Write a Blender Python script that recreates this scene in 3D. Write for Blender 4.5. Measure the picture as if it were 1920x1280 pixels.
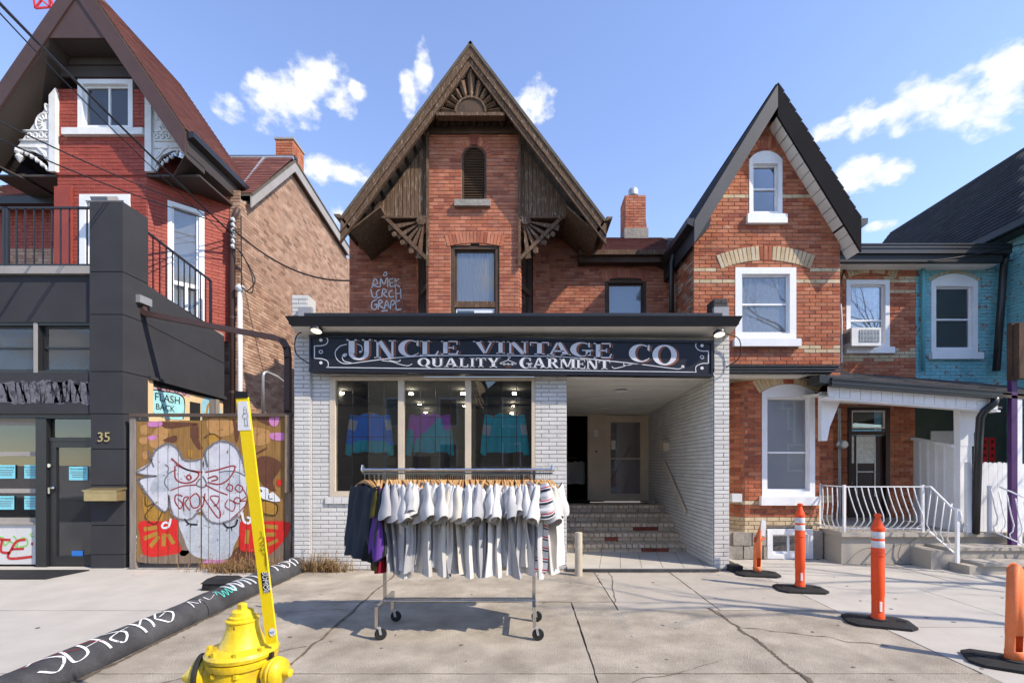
import bpy, bmesh, math, random
from mathutils import Vector, Matrix
from mathutils.geometry import tessellate_polygon
random.seed(7)
R = math.radians
for o in list(bpy.data.objects): bpy.data.objects.remove(o)
scene = bpy.context.scene
COL = scene.collection
# ---------------------------------------------------------------- camera
F, CX, CY, EYE = 880.0, 985.0, 870.0, 1.65        # focal length and principal point in photo pixels, eye height
cam = bpy.data.cameras.new('camera'); camo = bpy.data.objects.new('camera', cam); COL.objects.link(camo)
cam.sensor_width = 36; cam.lens = F/1920*36
cam.shift_x = -(CX-960)/1920; cam.shift_y = (CY-640)/1920
cam.clip_start = .05; cam.clip_end = 3000
camo.location = (0, 0, EYE); camo.rotation_euler = (R(90), 0, 0)
scene.camera = camo
# ---------------------------------------------------------------- sun + sky
LD = Vector((-.93, .50, -1.0)).normalized()        # direction the sunlight travels
sun = bpy.data.lights.new('sun', 'SUN'); suno = bpy.data.objects.new('sun', sun); COL.objects.link(suno)
sun.energy = 4.6; sun.angle = R(.55); sun.color = (1, .89, .74)
suno.rotation_euler = LD.to_track_quat('-Z', 'Y').to_euler(); suno.location = (8, -6, 14)
scene.view_settings.view_transform = 'Standard'; scene.view_settings.look = 'None'
scene.view_settings.gamma = 1; scene.view_settings.exposure = .42; scene.view_settings.use_curve_mapping = False
w = bpy.data.worlds.new('World'); scene.world = w; w.use_nodes = True
def build_world():
    nt = w.node_tree; nt.nodes.clear(); N = nt.nodes.new; L = nt.links.new
    out = N('ShaderNodeOutputWorld'); bg = N('ShaderNodeBackground'); bg.inputs[1].default_value = .1
    sky = N('ShaderNodeTexSky'); sky.sky_type = 'NISHITA'; sky.sun_disc = False
    sky.sun_elevation = math.asin(-LD.z); sky.sun_rotation = math.atan2(-LD.x, -LD.y)
    sky.air_density = 1.0; sky.dust_density = .0; sky.ozone_density = 1.6; sky.altitude = 100
    tc = N('ShaderNodeTexCoord'); sp = N('ShaderNodeSeparateXYZ'); L(tc.outputs['Generated'], sp.inputs[0])
    def M(op, a, b=None, c=None):
        n = N('ShaderNodeMath'); n.operation = op
        for i, v in enumerate((a, b, c)):
            if v is None: continue
            if isinstance(v, (int, float)): n.inputs[i].default_value = v
            else: L(v, n.inputs[i])
        return n.outputs[0]
    az = M('ARCTAN2', sp.outputs[0], sp.outputs[1]); el = M('ARCSINE', sp.outputs[2])
    cb = N('ShaderNodeCombineXYZ'); L(az, cb.inputs[0]); L(M('MULTIPLY', el, 1.5), cb.inputs[1])
    nz = N('ShaderNodeTexNoise'); nz.inputs['Scale'].default_value = 19; nz.inputs['Detail'].default_value = 7; nz.inputs['Roughness'].default_value = .58
    L(cb.outputs[0], nz.inputs['Vector'])
    nb = N('ShaderNodeTexNoise'); nb.inputs['Scale'].default_value = 30; nb.inputs['Detail'].default_value = 6; L(cb.outputs[0], nb.inputs['Vector'])
    blobs = []
    for (px, py, a, b) in [(610,160,52,36),(560,176,50,36),(508,190,48,36),(430,203,34,17),(668,165,22,13),(792,132,17,28),(768,172,20,26),
            (1003,190,36,27),(640,317,62,17),(592,318,30,18),(634,402,16,18),(1560,243,50,15),(1630,222,52,26),(1700,200,62,33),(1790,195,70,42),(1880,165,60,62),
            (1625,330,58,30),(1680,318,30,26),(1655,421,30,9)]:
        t = math.atan((px-CX)/F); blobs.append((t, math.atan((CY-py)/F*math.cos(t)), a/F*math.cos(t)**1.5, b/F*math.cos(t)))
    rr = random.Random(3)
    for k in range(18):
        t = rr.uniform(1.0, 2*math.pi-1.0); t = t if t < math.pi else t-2*math.pi
        blobs.append((t, rr.uniform(.15, .75), rr.uniform(.05, .16), rr.uniform(.025, .05)))
    acc = None
    for (t, e, a, b) in blobs:
        dx = M('MULTIPLY', M('SUBTRACT', az, t), 1/a); dy = M('MULTIPLY', M('SUBTRACT', el, e), 1/b)
        f = M('SUBTRACT', 1, M('ADD', M('MULTIPLY', dx, dx), M('MULTIPLY', dy, dy)))
        acc = f if acc is None else M('SMOOTH_MAX', acc, f, .3)
    d = M('ADD', M('MAXIMUM', acc, -2.2), M('ADD', M('MULTIPLY', M('SUBTRACT', nz.outputs[0], .5), 4.4), M('MULTIPLY', M('SUBTRACT', nb.outputs[0], .5), 1.6)))
    mr = N('ShaderNodeMapRange'); mr.interpolation_type = 'SMOOTHSTEP'; L(d, mr.inputs[0])
    mr.inputs[1].default_value = -.3; mr.inputs[2].default_value = 1.1
    cr = N('ShaderNodeMapRange'); L(nb.outputs[0], cr.inputs[0]); cr.inputs[1].default_value = .3; cr.inputs[2].default_value = .6
    cc = N('ShaderNodeMix'); cc.data_type = 'RGBA'; L(cr.outputs[0], cc.inputs[0])
    cc.inputs[6].default_value = (7.0, 7.4, 8.2, 1); cc.inputs[7].default_value = (8.6, 8.7, 8.9, 1)
    hs = N('ShaderNodeHueSaturation'); L(sky.outputs[0], hs.inputs['Color']); hs.inputs['Hue'].default_value = .511; hs.inputs['Saturation'].default_value = 1.0; hs.inputs['Value'].default_value = 2.55
    mx = N('ShaderNodeMix'); mx.data_type = 'RGBA'; L(mr.outputs[0], mx.inputs[0]); L(hs.outputs[0], mx.inputs[6]); L(cc.outputs[2], mx.inputs[7])
    L(mx.outputs[2], bg.inputs[0]); L(bg.outputs[0], out.inputs[0])
build_world()
# ---------------------------------------------------------------- helpers
def V(*a): return Vector(a)
def P(px, py, Y): return Vector(((px-CX)/F*Y, Y, EYE-(py-CY)/F*Y))   # photo pixel -> point on the plane y=Y
def X(px, Y): return (px-CX)/F*Y
def Z(py, Y): return EYE-(py-CY)/F*Y
MAT = {}
def mat(name, col, rough=.8, var=.25, scale=3.0, fine=60.0, bump=.15, bscale=90.0, metal=0, col2=None, ramp=None, spec=.3, stretch=None, coat=0, wear=None, grime=None, alpha=None):
    """colour broken up by two noises, fine relief by bump; ramp: list of brick tones picked by the per-piece 'tone'"""
    m = bpy.data.materials.new(name); m.use_nodes = True; nt = m.node_tree; N = nt.nodes.new; L = nt.links.new
    b = nt.nodes['Principled BSDF']; b.inputs['Roughness'].default_value = rough; b.inputs['Metallic'].default_value = metal
    b.inputs['Specular IOR Level'].default_value = spec
    if coat: b.inputs['Coat Weight'].default_value = coat; b.inputs['Coat Roughness'].default_value = .15
    geo = N('ShaderNodeNewGeometry'); pos = geo.outputs['Position']
    if stretch:
        mp = N('ShaderNodeMapping'); mp.inputs['Scale'].default_value = stretch; L(pos, mp.inputs[0]); pos = mp.outputs[0]
    def noise(s, det=5, rg=.6):
        n = N('ShaderNodeTexNoise'); n.inputs['Scale'].default_value = s; n.inputs['Detail'].default_value = det; n.inputs['Roughness'].default_value = rg
        L(pos, n.inputs['Vector']); return n.outputs[0]
    def rng(v, a, b_, lo, hi):
        n = N('ShaderNodeMapRange'); L(v, n.inputs[0])
        for i, q in enumerate((a, b_, lo, hi)): n.inputs[i+1].default_value = q
        return n.outputs[0]
    def mix(f, a, c, mode='MIX'):
        n = N('ShaderNodeMix'); n.data_type = 'RGBA'; n.blend_type = mode
        for i, q in ((0, f), (6, a), (7, c)):
            if isinstance(q, (int, float)): n.inputs[i].default_value = q
            elif isinstance(q, tuple): n.inputs[i].default_value = q if len(q) == 4 else (*q, 1)
            else: L(q, n.inputs[i])
        return n.outputs[2]
    if ramp:
        a1 = N('ShaderNodeAttribute'); a1.attribute_name = 'tone'; a2 = N('ShaderNodeAttribute'); a2.attribute_type = 'OBJECT'; a2.attribute_name = 'tone_o'
        ad = N('ShaderNodeMath'); L(a1.outputs['Fac'], ad.inputs[0]); L(a2.outputs['Fac'], ad.inputs[1])
        cr = N('ShaderNodeValToRGB'); L(ad.outputs[0], cr.inputs[0]); e = cr.color_ramp.elements
        while len(e) < len(ramp): e.new(.5)
        for i, c in enumerate(ramp): e[i].position = i/(len(ramp)-1); e[i].color = (*c, 1)
        base = cr.outputs[0]
    elif col2: base = mix(rng(noise(scale), .35, .65, 0, 1), col, col2)
    else:
        rg = N('ShaderNodeRGB'); rg.outputs[0].default_value = (*col, 1); base = rg.outputs[0]
    n1, n2 = noise(scale, 6), noise(fine, 3)
    if var:
        f = rng(n1, .25, .75, 1-var, 1+var*.6); g = rng(n2, .25, .75, 1-var*.7, 1+var*.5)
        mm = N('ShaderNodeMath'); mm.operation = 'MULTIPLY'; L(f, mm.inputs[0]); L(g, mm.inputs[1])
        cb = N('ShaderNodeCombineColor')
        for i in range(3): L(mm.outputs[0], cb.inputs[i])
        base = mix(1.0, base, cb.outputs[0], 'MULTIPLY')
    if wear:        # (colour, threshold, scale): chipped paint
        base = mix(rng(noise(wear[2], 8, .7), wear[1], wear[1]+.025, 0, 1), base, wear[0])
    if grime:       # (colour, low, high, scale): soft dirt
        base = mix(rng(noise(grime[3], 7, .65), grime[1], grime[2], 0, 1), base, grime[0])
    L(base, b.inputs['Base Color'])
    if alpha: L(rng(noise(alpha[1], 8, .72), alpha[0], alpha[0]+.06, 1, 0), b.inputs['Alpha'])   # paint worn through
    if bump:
        bp = N('ShaderNodeBump'); bp.inputs['Strength'].default_value = bump; bp.inputs['Distance'].default_value = .02
        L(noise(bscale, 6), bp.inputs['Height']); L(bp.outputs[0], b.inputs['Normal'])
    MAT[name] = m; return m
def glass(name, tint=(1, 1, 1), ior=1.5, dirt_haze=.04, boost=1.0):
    m = bpy.data.materials.new(name); m.use_nodes = True; nt = m.node_tree; nt.nodes.clear(); N = nt.nodes.new; L = nt.links.new
    o = N('ShaderNodeOutputMaterial'); t = N('ShaderNodeBsdfTransparent'); t.inputs[0].default_value = (*tint, 1)
    g = N('ShaderNodeBsdfGlossy'); g.inputs['Roughness'].default_value = .0; fr = N('ShaderNodeFresnel'); fr.inputs[0].default_value = ior
    nz = N('ShaderNodeTexNoise'); nz.inputs['Scale'].default_value = 1.3; ge = N('ShaderNodeNewGeometry'); L(ge.outputs['Position'], nz.inputs['Vector'])
    bp = N('ShaderNodeBump'); bp.inputs['Strength'].default_value = .006; bp.inputs['Distance'].default_value = .05; L(nz.outputs[0], bp.inputs['Height']); L(bp.outputs[0], g.inputs['Normal'])
    mu = N('ShaderNodeMath'); mu.operation = 'MULTIPLY'; mu.use_clamp = True; L(fr.outputs[0], mu.inputs[0]); mu.inputs[1].default_value = 2.0*boost
    s = N('ShaderNodeMixShader'); L(mu.outputs[0], s.inputs[0]); L(t.outputs[0], s.inputs[1]); L(g.outputs[0], s.inputs[2])
    d = N('ShaderNodeBsdfDiffuse'); d.inputs[0].default_value = (.5, .5, .5, 1); s2 = N('ShaderNodeMixShader'); s2.inputs[0].default_value = dirt_haze
    L(s.outputs[0], s2.inputs[1]); L(d.outputs[0], s2.inputs[2]); L(s2.outputs[0], o.inputs[0]); MAT[name] = m; return m
def emit(name, col, st):
    m = bpy.data.materials.new(name); m.use_nodes = True; b = m.node_tree.nodes['Principled BSDF']
    b.inputs['Emission Color'].default_value = (*col, 1); b.inputs['Emission Strength'].default_value = st; MAT[name] = m; return m
def thing(name, label, cat, loc=(0, 0, 0), group=None, kind=None):
    o = bpy.data.objects.new(name, None); COL.objects.link(o); o.location = loc; o.empty_display_size = .1
    return tag(o, label, cat, group, kind)
def tag(o, label=None, cat=None, group=None, kind=None):
    for k, v in (('label', label), ('category', cat), ('group', group), ('kind', kind)):
        if v: o[k] = v
    return o
def offset(p):
    v = Vector((0, 0, 0))
    while p is not None: v += p.location; p = p.parent
    return v
class MB:
    def __init__(s): s.v = []; s.f = []; s.m = []; s.tone = []
    def face(s, pts, m=0):
        i = len(s.v); s.v += [Vector(p) for p in pts]; s.f.append(tuple(range(i, i+len(pts)))); s.m.append(m); return s
    def hexa(s, p, m=0):           # 8 corners: bottom 0-3, top 4-7 (same turn)
        i = len(s.v); s.v += [Vector(q) for q in p]
        for f in ((3, 2, 1, 0), (4, 5, 6, 7), (0, 1, 5, 4), (1, 2, 6, 5), (2, 3, 7, 6), (3, 0, 4, 7)):
            s.f.append(tuple(i+k for k in f)); s.m.append(m)
        return s
    def box(s, x0, x1, y0, y1, z0, z1, m=0):
        return s.hexa([(x0, y0, z0), (x1, y0, z0), (x1, y1, z0), (x0, y1, z0), (x0, y0, z1), (x1, y0, z1), (x1, y1, z1), (x0, y1, z1)], m)
    def ob(s, c, U, Vv, W, m=0):   # oriented box: centre and three half-axes
        c = Vector(c); U = Vector(U); Vv = Vector(Vv); W = Vector(W)
        return s.hexa([c-U-Vv-W, c+U-Vv-W, c+U+Vv-W, c-U+Vv-W, c-U-Vv+W, c+U-Vv+W, c+U+Vv+W, c-U+Vv+W], m)
    def bar(s, p, q, a, b, up=(0, 0, 1), m=0):   # bar p->q, a = thickness across, b = thickness along 'up'
        p = Vector(p); q = Vector(q); d = q-p; W = d/2; t = d.normalized(); u = Vector(up)
        if abs(t.dot(u)) > .99: u = Vector((0, 1, 0))
        sd = t.cross(u).normalized(); u2 = sd.cross(t).normalized()
        return s.ob((p+q)/2, sd*a/2, u2*b/2, W, m)
    def tube(s, pts, r, n=8, m=0, cap=True):
        pts = [Vector(p) for p in pts]; rs = r if isinstance(r, (list, tuple)) else [r]*len(pts); base = len(s.v)
        ref = Vector((0, 0, 1))
        for i, p in enumerate(pts):
            t = (pts[min(i+1, len(pts)-1)]-pts[max(i-1, 0)])
            t = t.normalized() if t.length > 1e-9 else Vector((0, 0, 1))
            if i == 0:
                ref = Vector((0, 0, 1)) if abs(t.z) < .9 else Vector((1, 0, 0))
            a = (ref-t*ref.dot(t)).normalized(); b = t.cross(a); ref = a
            for k in range(n):
                g = 2*math.pi*k/n; s.v.append(p+(a*math.cos(g)+b*math.sin(g))*rs[i])
        for i in range(len(pts)-1):
            for k in range(n):
                k2 = (k+1) % n; s.f.append((base+i*n+k, base+i*n+k2, base+(i+1)*n+k2, base+(i+1)*n+k)); s.m.append(m)
        if cap:
            s.f.append(tuple(base+k for k in reversed(range(n)))); s.m.append(m)
            e = base+(len(pts)-1)*n; s.f.append(tuple(e+k for k in range(n))); s.m.append(m)
        return s
    def lathe(s, prof, c=(0, 0, 0), axis=(0, 0, 1), n=24, m=0, cap=True):   # prof: (radius, height)
        c = Vector(c); t = Vector(axis).normalized(); a = Vector((1, 0, 0)) if abs(t.x) < .9 else Vector((0, 1, 0)); a = (a-t*a.dot(t)).normalized(); b = t.cross(a); base = len(s.v)
        for (r, h) in prof:
            for k in range(n):
                g = 2*math.pi*k/n; s.v.append(c+t*h+(a*math.cos(g)+b*math.sin(g))*r)
        for i in range(len(prof)-1):
            for k in range(n):
                k2 = (k+1) % n; s.f.append((base+i*n+k, base+i*n+k2, base+(i+1)*n+k2, base+(i+1)*n+k)); s.m.append(m)
        if cap:
            s.f.append(tuple(base+k for k in reversed(range(n)))); s.m.append(m); e = base+(len(prof)-1)*n; s.f.append(tuple(e+k for k in range(n))); s.m.append(m)
        return s
    def prism(s, poly, d, m=0):    # poly: 3D points of a flat outline, d: extrusion vector
        d = Vector(d); a = [Vector(p) for p in poly]; n = len(a); i = len(s.v); s.v += a+[p+d for p in a]
        s.f.append(tuple(i+k for k in reversed(range(n)))); s.f.append(tuple(i+n+k for k in range(n))); s.m += [m, m]
        for k in range(n):
            k2 = (k+1) % n; s.f.append((i+k, i+k2, i+n+k2, i+n+k)); s.m.append(m)
        return s
    def build(s, name, mats, parent=None, smooth=False, kind=None, fix=True):
        if not isinstance(mats, (list, tuple)): mats = [mats]
        me = bpy.data.meshes.new(name); off = offset(parent)
        me.from_pydata([v-off for v in s.v], [], s.f)
        for m in mats: me.materials.append(MAT[m] if isinstance(m, str) else m)
        me.polygons.foreach_set('material_index', s.m)
        if fix:
            bm = bmesh.new(); bm.from_mesh(me); bmesh.ops.recalc_face_normals(bm, faces=bm.faces); bm.to_mesh(me); bm.free()
        if smooth:
            me.polygons.foreach_set('use_smooth', [True]*len(me.polygons))
            if smooth != True: me.set_sharp_from_angle(angle=R(smooth))
        o = bpy.data.objects.new(name, me); COL.objects.link(o); o.parent = parent
        if kind: o['kind'] = kind
        return o
def struct(name, mb, mats): return tag(mb.build(name, mats), kind='structure')
def copy_tree(o, parent=None):
    c = o.copy(); COL.objects.link(c); c.parent = parent
    for ch in o.children: copy_tree(ch, c)
    return c
def text(body, size, mt, M4, parent, name='lettering', ext=.0008, align='CENTER', sx=1.0):
    cu = bpy.data.curves.new(name, 'FONT'); cu.body = body; cu.size = size; cu.extrude = ext; cu.align_x = align; cu.align_y = 'CENTER'; cu.resolution_u = 3
    t = bpy.data.objects.new(name, cu); COL.objects.link(t); dg = bpy.context.evaluated_depsgraph_get()
    me = bpy.data.meshes.new_from_object(t.evaluated_get(dg)); bpy.data.objects.remove(t); me.name = name; me.materials.clear(); me.materials.append(MAT[mt])
    o = bpy.data.objects.new(name, me); COL.objects.link(o); o.parent = parent
    M4 = M4.copy(); M4.translation -= offset(parent); o.matrix_local = M4 @ Matrix.Diagonal((sx, 1, 1, 1)); return o
def frame(c, U, Vv):               # matrix whose x,y axes are U,V (for text)
    U = Vector(U).normalized(); Vv = Vector(Vv).normalized(); W = U.cross(Vv)
    m = Matrix((U, Vv, W)).transposed().to_4x4(); m.translation = Vector(c); return m
# ---- strokes and fills laid on a surface: g(u, v) -> 3D point
def smooth2(pts, k=6, closed=False):
    out = []; n = len(pts); rng = range(n if closed else n-1)
    for i in rng:
        p = [pts[(i+j) % n] if closed else pts[max(0, min(n-1, i+j))] for j in (-1, 0, 1, 2)]
        for q in range(k):
            t = q/k
            out.append(tuple(.5*(2*p[1][c]+(p[2][c]-p[0][c])*t+(2*p[0][c]-5*p[1][c]+4*p[2][c]-p[3][c])*t*t+(3*p[1][c]-p[0][c]-3*p[2][c]+p[3][c])*t**3) for c in (0, 1)))
    if not closed: out.append(tuple(pts[-1]))
    return out
def clipu(poly, a, b):
    for lim, sg in ((a, 1), (b, -1)):
        out = []
        for i in range(len(poly)):
            p, q = poly[i], poly[(i+1) % len(poly)]; dp, dq = (p[0]-lim)*sg, (q[0]-lim)*sg
            if dp >= 0: out.append(p)
            if dp*dq < 0: t = dp/(dp-dq); out.append((p[0]+(q[0]-p[0])*t, p[1]+(q[1]-p[1])*t))
        poly = out
        if len(poly) < 3: return []
    return poly
def addpoly(mb, poly, g, m, cuts):
    for c in (cuts or [None]):
        q = clipu(poly, *c) if c else poly
        if len(q) >= 3: mb.face([g(*p) for p in q], m)
def stroke(mb, pts, wd, g, m=0, k=6, cuts=None, closed=False, raw=False):
    p = pts if raw else smooth2(pts, k, closed)
    if closed: p = p+[p[0]]
    n = len(p); L, Rr = [], []
    for i in range(n):
        a, b = p[max(0, i-1)], p[min(n-1, i+1)]; dx, dy = b[0]-a[0], b[1]-a[1]; l = math.hypot(dx, dy) or 1
        ww = wd if not callable(wd) else wd(i/(n-1)); nx, ny = -dy/l*ww/2, dx/l*ww/2
        L.append((p[i][0]+nx, p[i][1]+ny)); Rr.append((p[i][0]-nx, p[i][1]-ny))
    for i in range(n-1): addpoly(mb, [L[i], L[i+1], Rr[i+1], Rr[i]], g, m, cuts)
def fill(mb, pts, g, m=0, cuts=None, k=6, raw=False):
    p = pts if raw else smooth2(pts, k, True)
    for t in tessellate_polygon([[Vector((a, b, 0)) for a, b in p]]): addpoly(mb, [p[i] for i in t], g, m, cuts)
# ---- masonry: every brick is real; per building the 300 that show largest become parts, the rest one joined part
BR = {}; MO = {}; BMESH = {}
UX, UZ, NY = V(1, 0, 0), V(0, 0, 1), V(0, -1, 0)
def bricks(root, O, U, Vv, N, v0, v1, spans, mt='brick', mortar='mortar', course=.072, blen=.216, depth=.012, gap=.010, fn=None, jit=.003, part='brick', back=True, tilt=0):
    O = Vector(O); U = Vector(U).normalized(); Vv = Vector(Vv).normalized(); N = Vector(N).normalized(); row = 0; v = v0
    lst = BR.setdefault(root, []); mo = MO.setdefault(root, {}).setdefault(mortar, MB())
    while v < v1-.02:
        h = min(course, v1-v); vc = v+h/2
        for (a, b) in (spans(vc) if callable(spans) else spans):
            if b-a < .03: continue
            if back: mo.face([O+U*a+Vv*v, O+U*b+Vv*v, O+U*b+Vv*(v+h), O+U*a+Vv*(v+h)])
            s = math.floor(a/blen)*blen-(.5*blen if row % 2 else 0); e = a
            while e < b-.01:
                s += blen; nx = min(b, s+random.uniform(-.004, .004))
                if nx-a < .05: continue
                if b-nx < .05: nx = b
                r = fn((e+nx)/2, vc, row) if fn else (mt, random.random())
                if r: lst.append((r[0], O+U*(e+nx)/2+Vv*vc+N*random.uniform(-jit, jit), U, Vv, N, nx-e-gap, h-gap, depth, r[1], part, tilt))
                e = nx
        v += course; row += 1
def voussoirs(root, c, U, Vv, N, half, rise, zs, hgt, n, mt='brick', fn=None, depth=.018, gap=.008):
    """segmental arch of bricks on edge: springs at height zs, +-half wide; or, with rise=half, a round arch"""
    c = Vector(c); U = Vector(U).normalized(); Vv = Vector(Vv).normalized(); lst = BR.setdefault(root, [])
    rad = (half*half+rise*rise)/(2*rise); cz = zs+rise-rad; a0 = math.asin(min(1, half/rad)); mo = MO.setdefault(root, {}).setdefault('mortar', MB())
    for i in range(n):
        a = -a0+(i+.5)*2*a0/n; d = U*math.sin(a)+Vv*math.cos(a); t = U*math.cos(a)-Vv*math.sin(a)
        p = c+Vv*cz+d*(rad+hgt/2); mt2, tn = fn(i, n) if fn else (mt, random.random())
        lst.append((mt2, p+N*.004, t, d, N, 2*a0*(rad+hgt*.4)/n-gap, hgt-gap, depth, tn, 'brick', 0))
        a1, a2 = a-a0/n, a+a0/n; q = lambda an, r: c+Vv*cz+(U*math.sin(an)+Vv*math.cos(an))*r+N*.006
        mo.face([q(a1, rad), q(a2, rad), q(a2, rad+hgt), q(a1, rad+hgt)])
def brick_geo(l, h, d, tilt):
    c = min(.004, h*.12); x, z = l/2, h/2
    o = [(-x, 0, -z), (x, 0, -z), (x, 0, z), (-x, 0, z)]; e = [(-x, -d+c, -z), (x, -d+c, -z), (x, -d+c*.6, z), (-x, -d+c*.6, z)]; f = [(-x+c, -d-tilt, -z+c), (x-c, -d-tilt, -z+c), (x-c, -d, z-c), (-x+c, -d, z-c)]
    if tilt: e = [(-x, -d-tilt, -z), (x, -d-tilt, -z), (x, -d*.3, z), (-x, -d*.3, z)]; return o+e, [(4, 5, 6, 7), (0, 1, 5, 4), (1, 2, 6, 5), (3, 0, 4, 7)]
    return o+e+f, [(8, 9, 10, 11)]+[(4+i, 4+(i+1) % 4, 8+(i+1) % 4, 8+i) for i in range(4)]+[(i, (i+1) % 4, 4+(i+1) % 4, 4+i) for i in range(4)]
def finish_bricks(root, wall='wall', limit=300):
    off = offset(root)
    for k, mb in MO.get(root, {}).items():
        if mb.f: mb.build('mortar_bed', k, root, fix=False, kind='stuff')
    byp = {}
    for b in BR.get(root, []): byp.setdefault(b[9], []).append(b)
    for part, lst in byp.items():
        def seen(b):
            c = b[1]
            if c.y < .5: return 0
            px, py = CX+F*c.x/c.y, CY-F*(c.z-EYE)/c.y
            if not (0 < px < 1920 and 0 < py < 1280): return 0
            vw = Vector((0, 0, EYE))-c; return max(0, b[4].dot(vw.normalized()))*b[5]*b[6]/vw.length_squared
        lst.sort(key=seen, reverse=True); lst = [b for b in lst if seen(b) > 0]
        for b in lst[:limit]:
            q = round(b[5]/.004)*.004; key = (b[0], q, round(b[6], 3), b[7], b[10]); me = BMESH.get(key)
            if me is None:
                me = bpy.data.meshes.new(part); vv, ff = brick_geo(q, b[6], b[7], b[10]); me.from_pydata(vv, [], ff); me.materials.append(MAT[b[0]]); BMESH[key] = me
            o = bpy.data.objects.new(part, me); COL.objects.link(o); o.parent = root
            m = Matrix((b[2], -b[4], b[3])).transposed().to_4x4(); m.translation = b[1]-off; o.matrix_local = m; o['tone_o'] = float(b[8])
        rest = {}
        for b in lst[limit:]: rest.setdefault(b[0], []).append(b)
        for mt, bl in rest.items():
            vs, fs, tn = [], [], []
            for b in bl:
                vv, ff = brick_geo(b[5], b[6], b[7], b[10]); i = len(vs)
                vs += [b[1]-off+b[2]*q[0]-b[4]*q[1]+b[3]*q[2] for q in vv]; fs += [tuple(i+k for k in f) for f in ff]; tn += [b[8]]*len(ff)
            nm = 'brickwork' if part == 'brick' else part+'_field'
            me = bpy.data.meshes.new(nm); me.from_pydata(vs, [], fs); me.materials.append(MAT[mt])
            at = me.attributes.new('tone', 'FLOAT', 'FACE'); at.data.foreach_set('value', tn)
            o = bpy.data.objects.new(nm, me); COL.objects.link(o); o.parent = root; o['kind'] = 'stuff'
def holes(x0, x1, *ho):            # spans of a wall x0..x1 with openings (a, b, za, zb) or (a, b, za, zb, rise)
    def f(z):
        a, b = (x0(z), x1(z)) if callable(x0) else (x0, x1); cuts = []
        for h in ho:
            if h[2] < z < h[3]:
                l, r = h[0], h[1]
                if len(h) > 4 and z > h[3]-h[4]:
                    hw = (r-l)/2; rad = (hw*hw+h[4]**2)/(2*h[4]); dz = z-(h[3]-rad); q = math.sqrt(max(0, rad*rad-dz*dz)); l, r = (h[0]+h[1])/2-q, (h[0]+h[1])/2+q
                cuts.append((l, r))
        res = []; c = a
        for l, r in sorted(cuts):
            if l > c: res.append((c, min(l, b)))
            c = max(c, r)
        if c < b: res.append((c, b))
        return res
    return f
def window(root, x0, x1, z0, z1, Y, fm, fw=.06, depth=.14, gl='glass', rails=(), bars=(), back=None, backY=.12, rec=.06, name='window', sash=.035, dark='dark_room', sill=None, rise=0):
    """front-facing window: casing, sash bars, pane(s) and what hangs behind it"""
    zj = z1-fw if rise else z1; b = MB(); b.box(x0, x0+fw, Y-.02, Y+depth, z0, zj); b.box(x1-fw, x1, Y-.02, Y+depth, z0, zj)
    b.box(x0+fw, x1-fw, Y-.02, Y+depth, z0, z0+fw)
    if rise:
        c = (x0+x1)/2; hw = (x1-x0)/2; rad = (hw*hw+rise*rise)/(2*rise); pts = []
        for k in range(13):
            u = -hw+2*hw*k/12; pts.append(V(c+u, Y-.02, z1+math.sqrt(rad*rad-u*u)-(rad-rise)))
        b.prism([V(x0, Y-.02, z1-fw)]+pts+[V(x1, Y-.02, z1-fw)], (0, depth, 0))
    else: b.box(x0+fw, x1-fw, Y-.02, Y+depth, z1-fw, z1)
    wn = b.build(name, fm, root)
    s = MB(); a0, a1, c0, c1 = x0+fw, x1-fw, z0+fw, z1-fw; y = Y+rec
    s.box(a0, a0+sash, y-.015, y+.03, c0, c1); s.box(a1-sash, a1, y-.015, y+.03, c0, c1); s.box(a0+sash, a1-sash, y-.015, y+.03, c0, c0+sash); s.box(a0+sash, a1-sash, y-.015, y+.03, c1-sash, c1)
    for r in rails: s.box(a0+sash, a1-sash, y-.02, y+.031, r-sash/2, r+sash/2)
    for r in bars: s.box(r-sash/2, r+sash/2, y-.017, y+.03, c0+sash, c1-sash)
    s.build('sash', fm, wn)
    zs = [c0]+sorted(rails)+[c1]; xs = [a0]+sorted(bars)+[a1]
    for i in range(len(zs)-1):
        for j in range(len(xs)-1):
            MB().box(xs[j]+.004, xs[j+1]-.004, y+.004, y+.009, zs[i]+.004, zs[i+1]-.004).build('pane', gl, wn)
    if back:
        if back.startswith('curtain'):
            q = MB(); n = 60; zz = (c0, c1)
            pts = [(a0+(a1-a0)*k/n, y+backY+.02*math.sin(k*1.15)+.012*math.sin(k*.47)) for k in range(n+1)]
            for k in range(n): q.face([(pts[k][0], pts[k][1], c0), (pts[k+1][0], pts[k+1][1], c0), (pts[k+1][0], pts[k+1][1], c1), (pts[k][0], pts[k][1], c1)])
            q.build('curtain', back, wn, smooth=True, fix=False)
        elif back == 'blind':
            q = MB(); zc = c0+.01
            while zc < c1-.01: q.ob(((a0+a1)/2, y+backY, zc), ((a1-a0)/2-.005, 0, 0), (0, .008, .0205), (0, .0008, -.0003)); zc += .040
            q.build('blind', 'blind', wn)
        else: MB().box(a0, a1, y+backY, y+backY+.01, c0, c1).build('roller_blind', back, wn)
    MB().box(a0-.02, a1+.02, y+backY+.25, y+backY+.27, c0-.02, c1+.02).build('backing', dark, wn)
    if sill: MB().box(x0-sill[0], x1+sill[0], Y-sill[2], Y+.05, z0-sill[1], z0).build('sill', sill[3], wn)
    return wn
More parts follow.
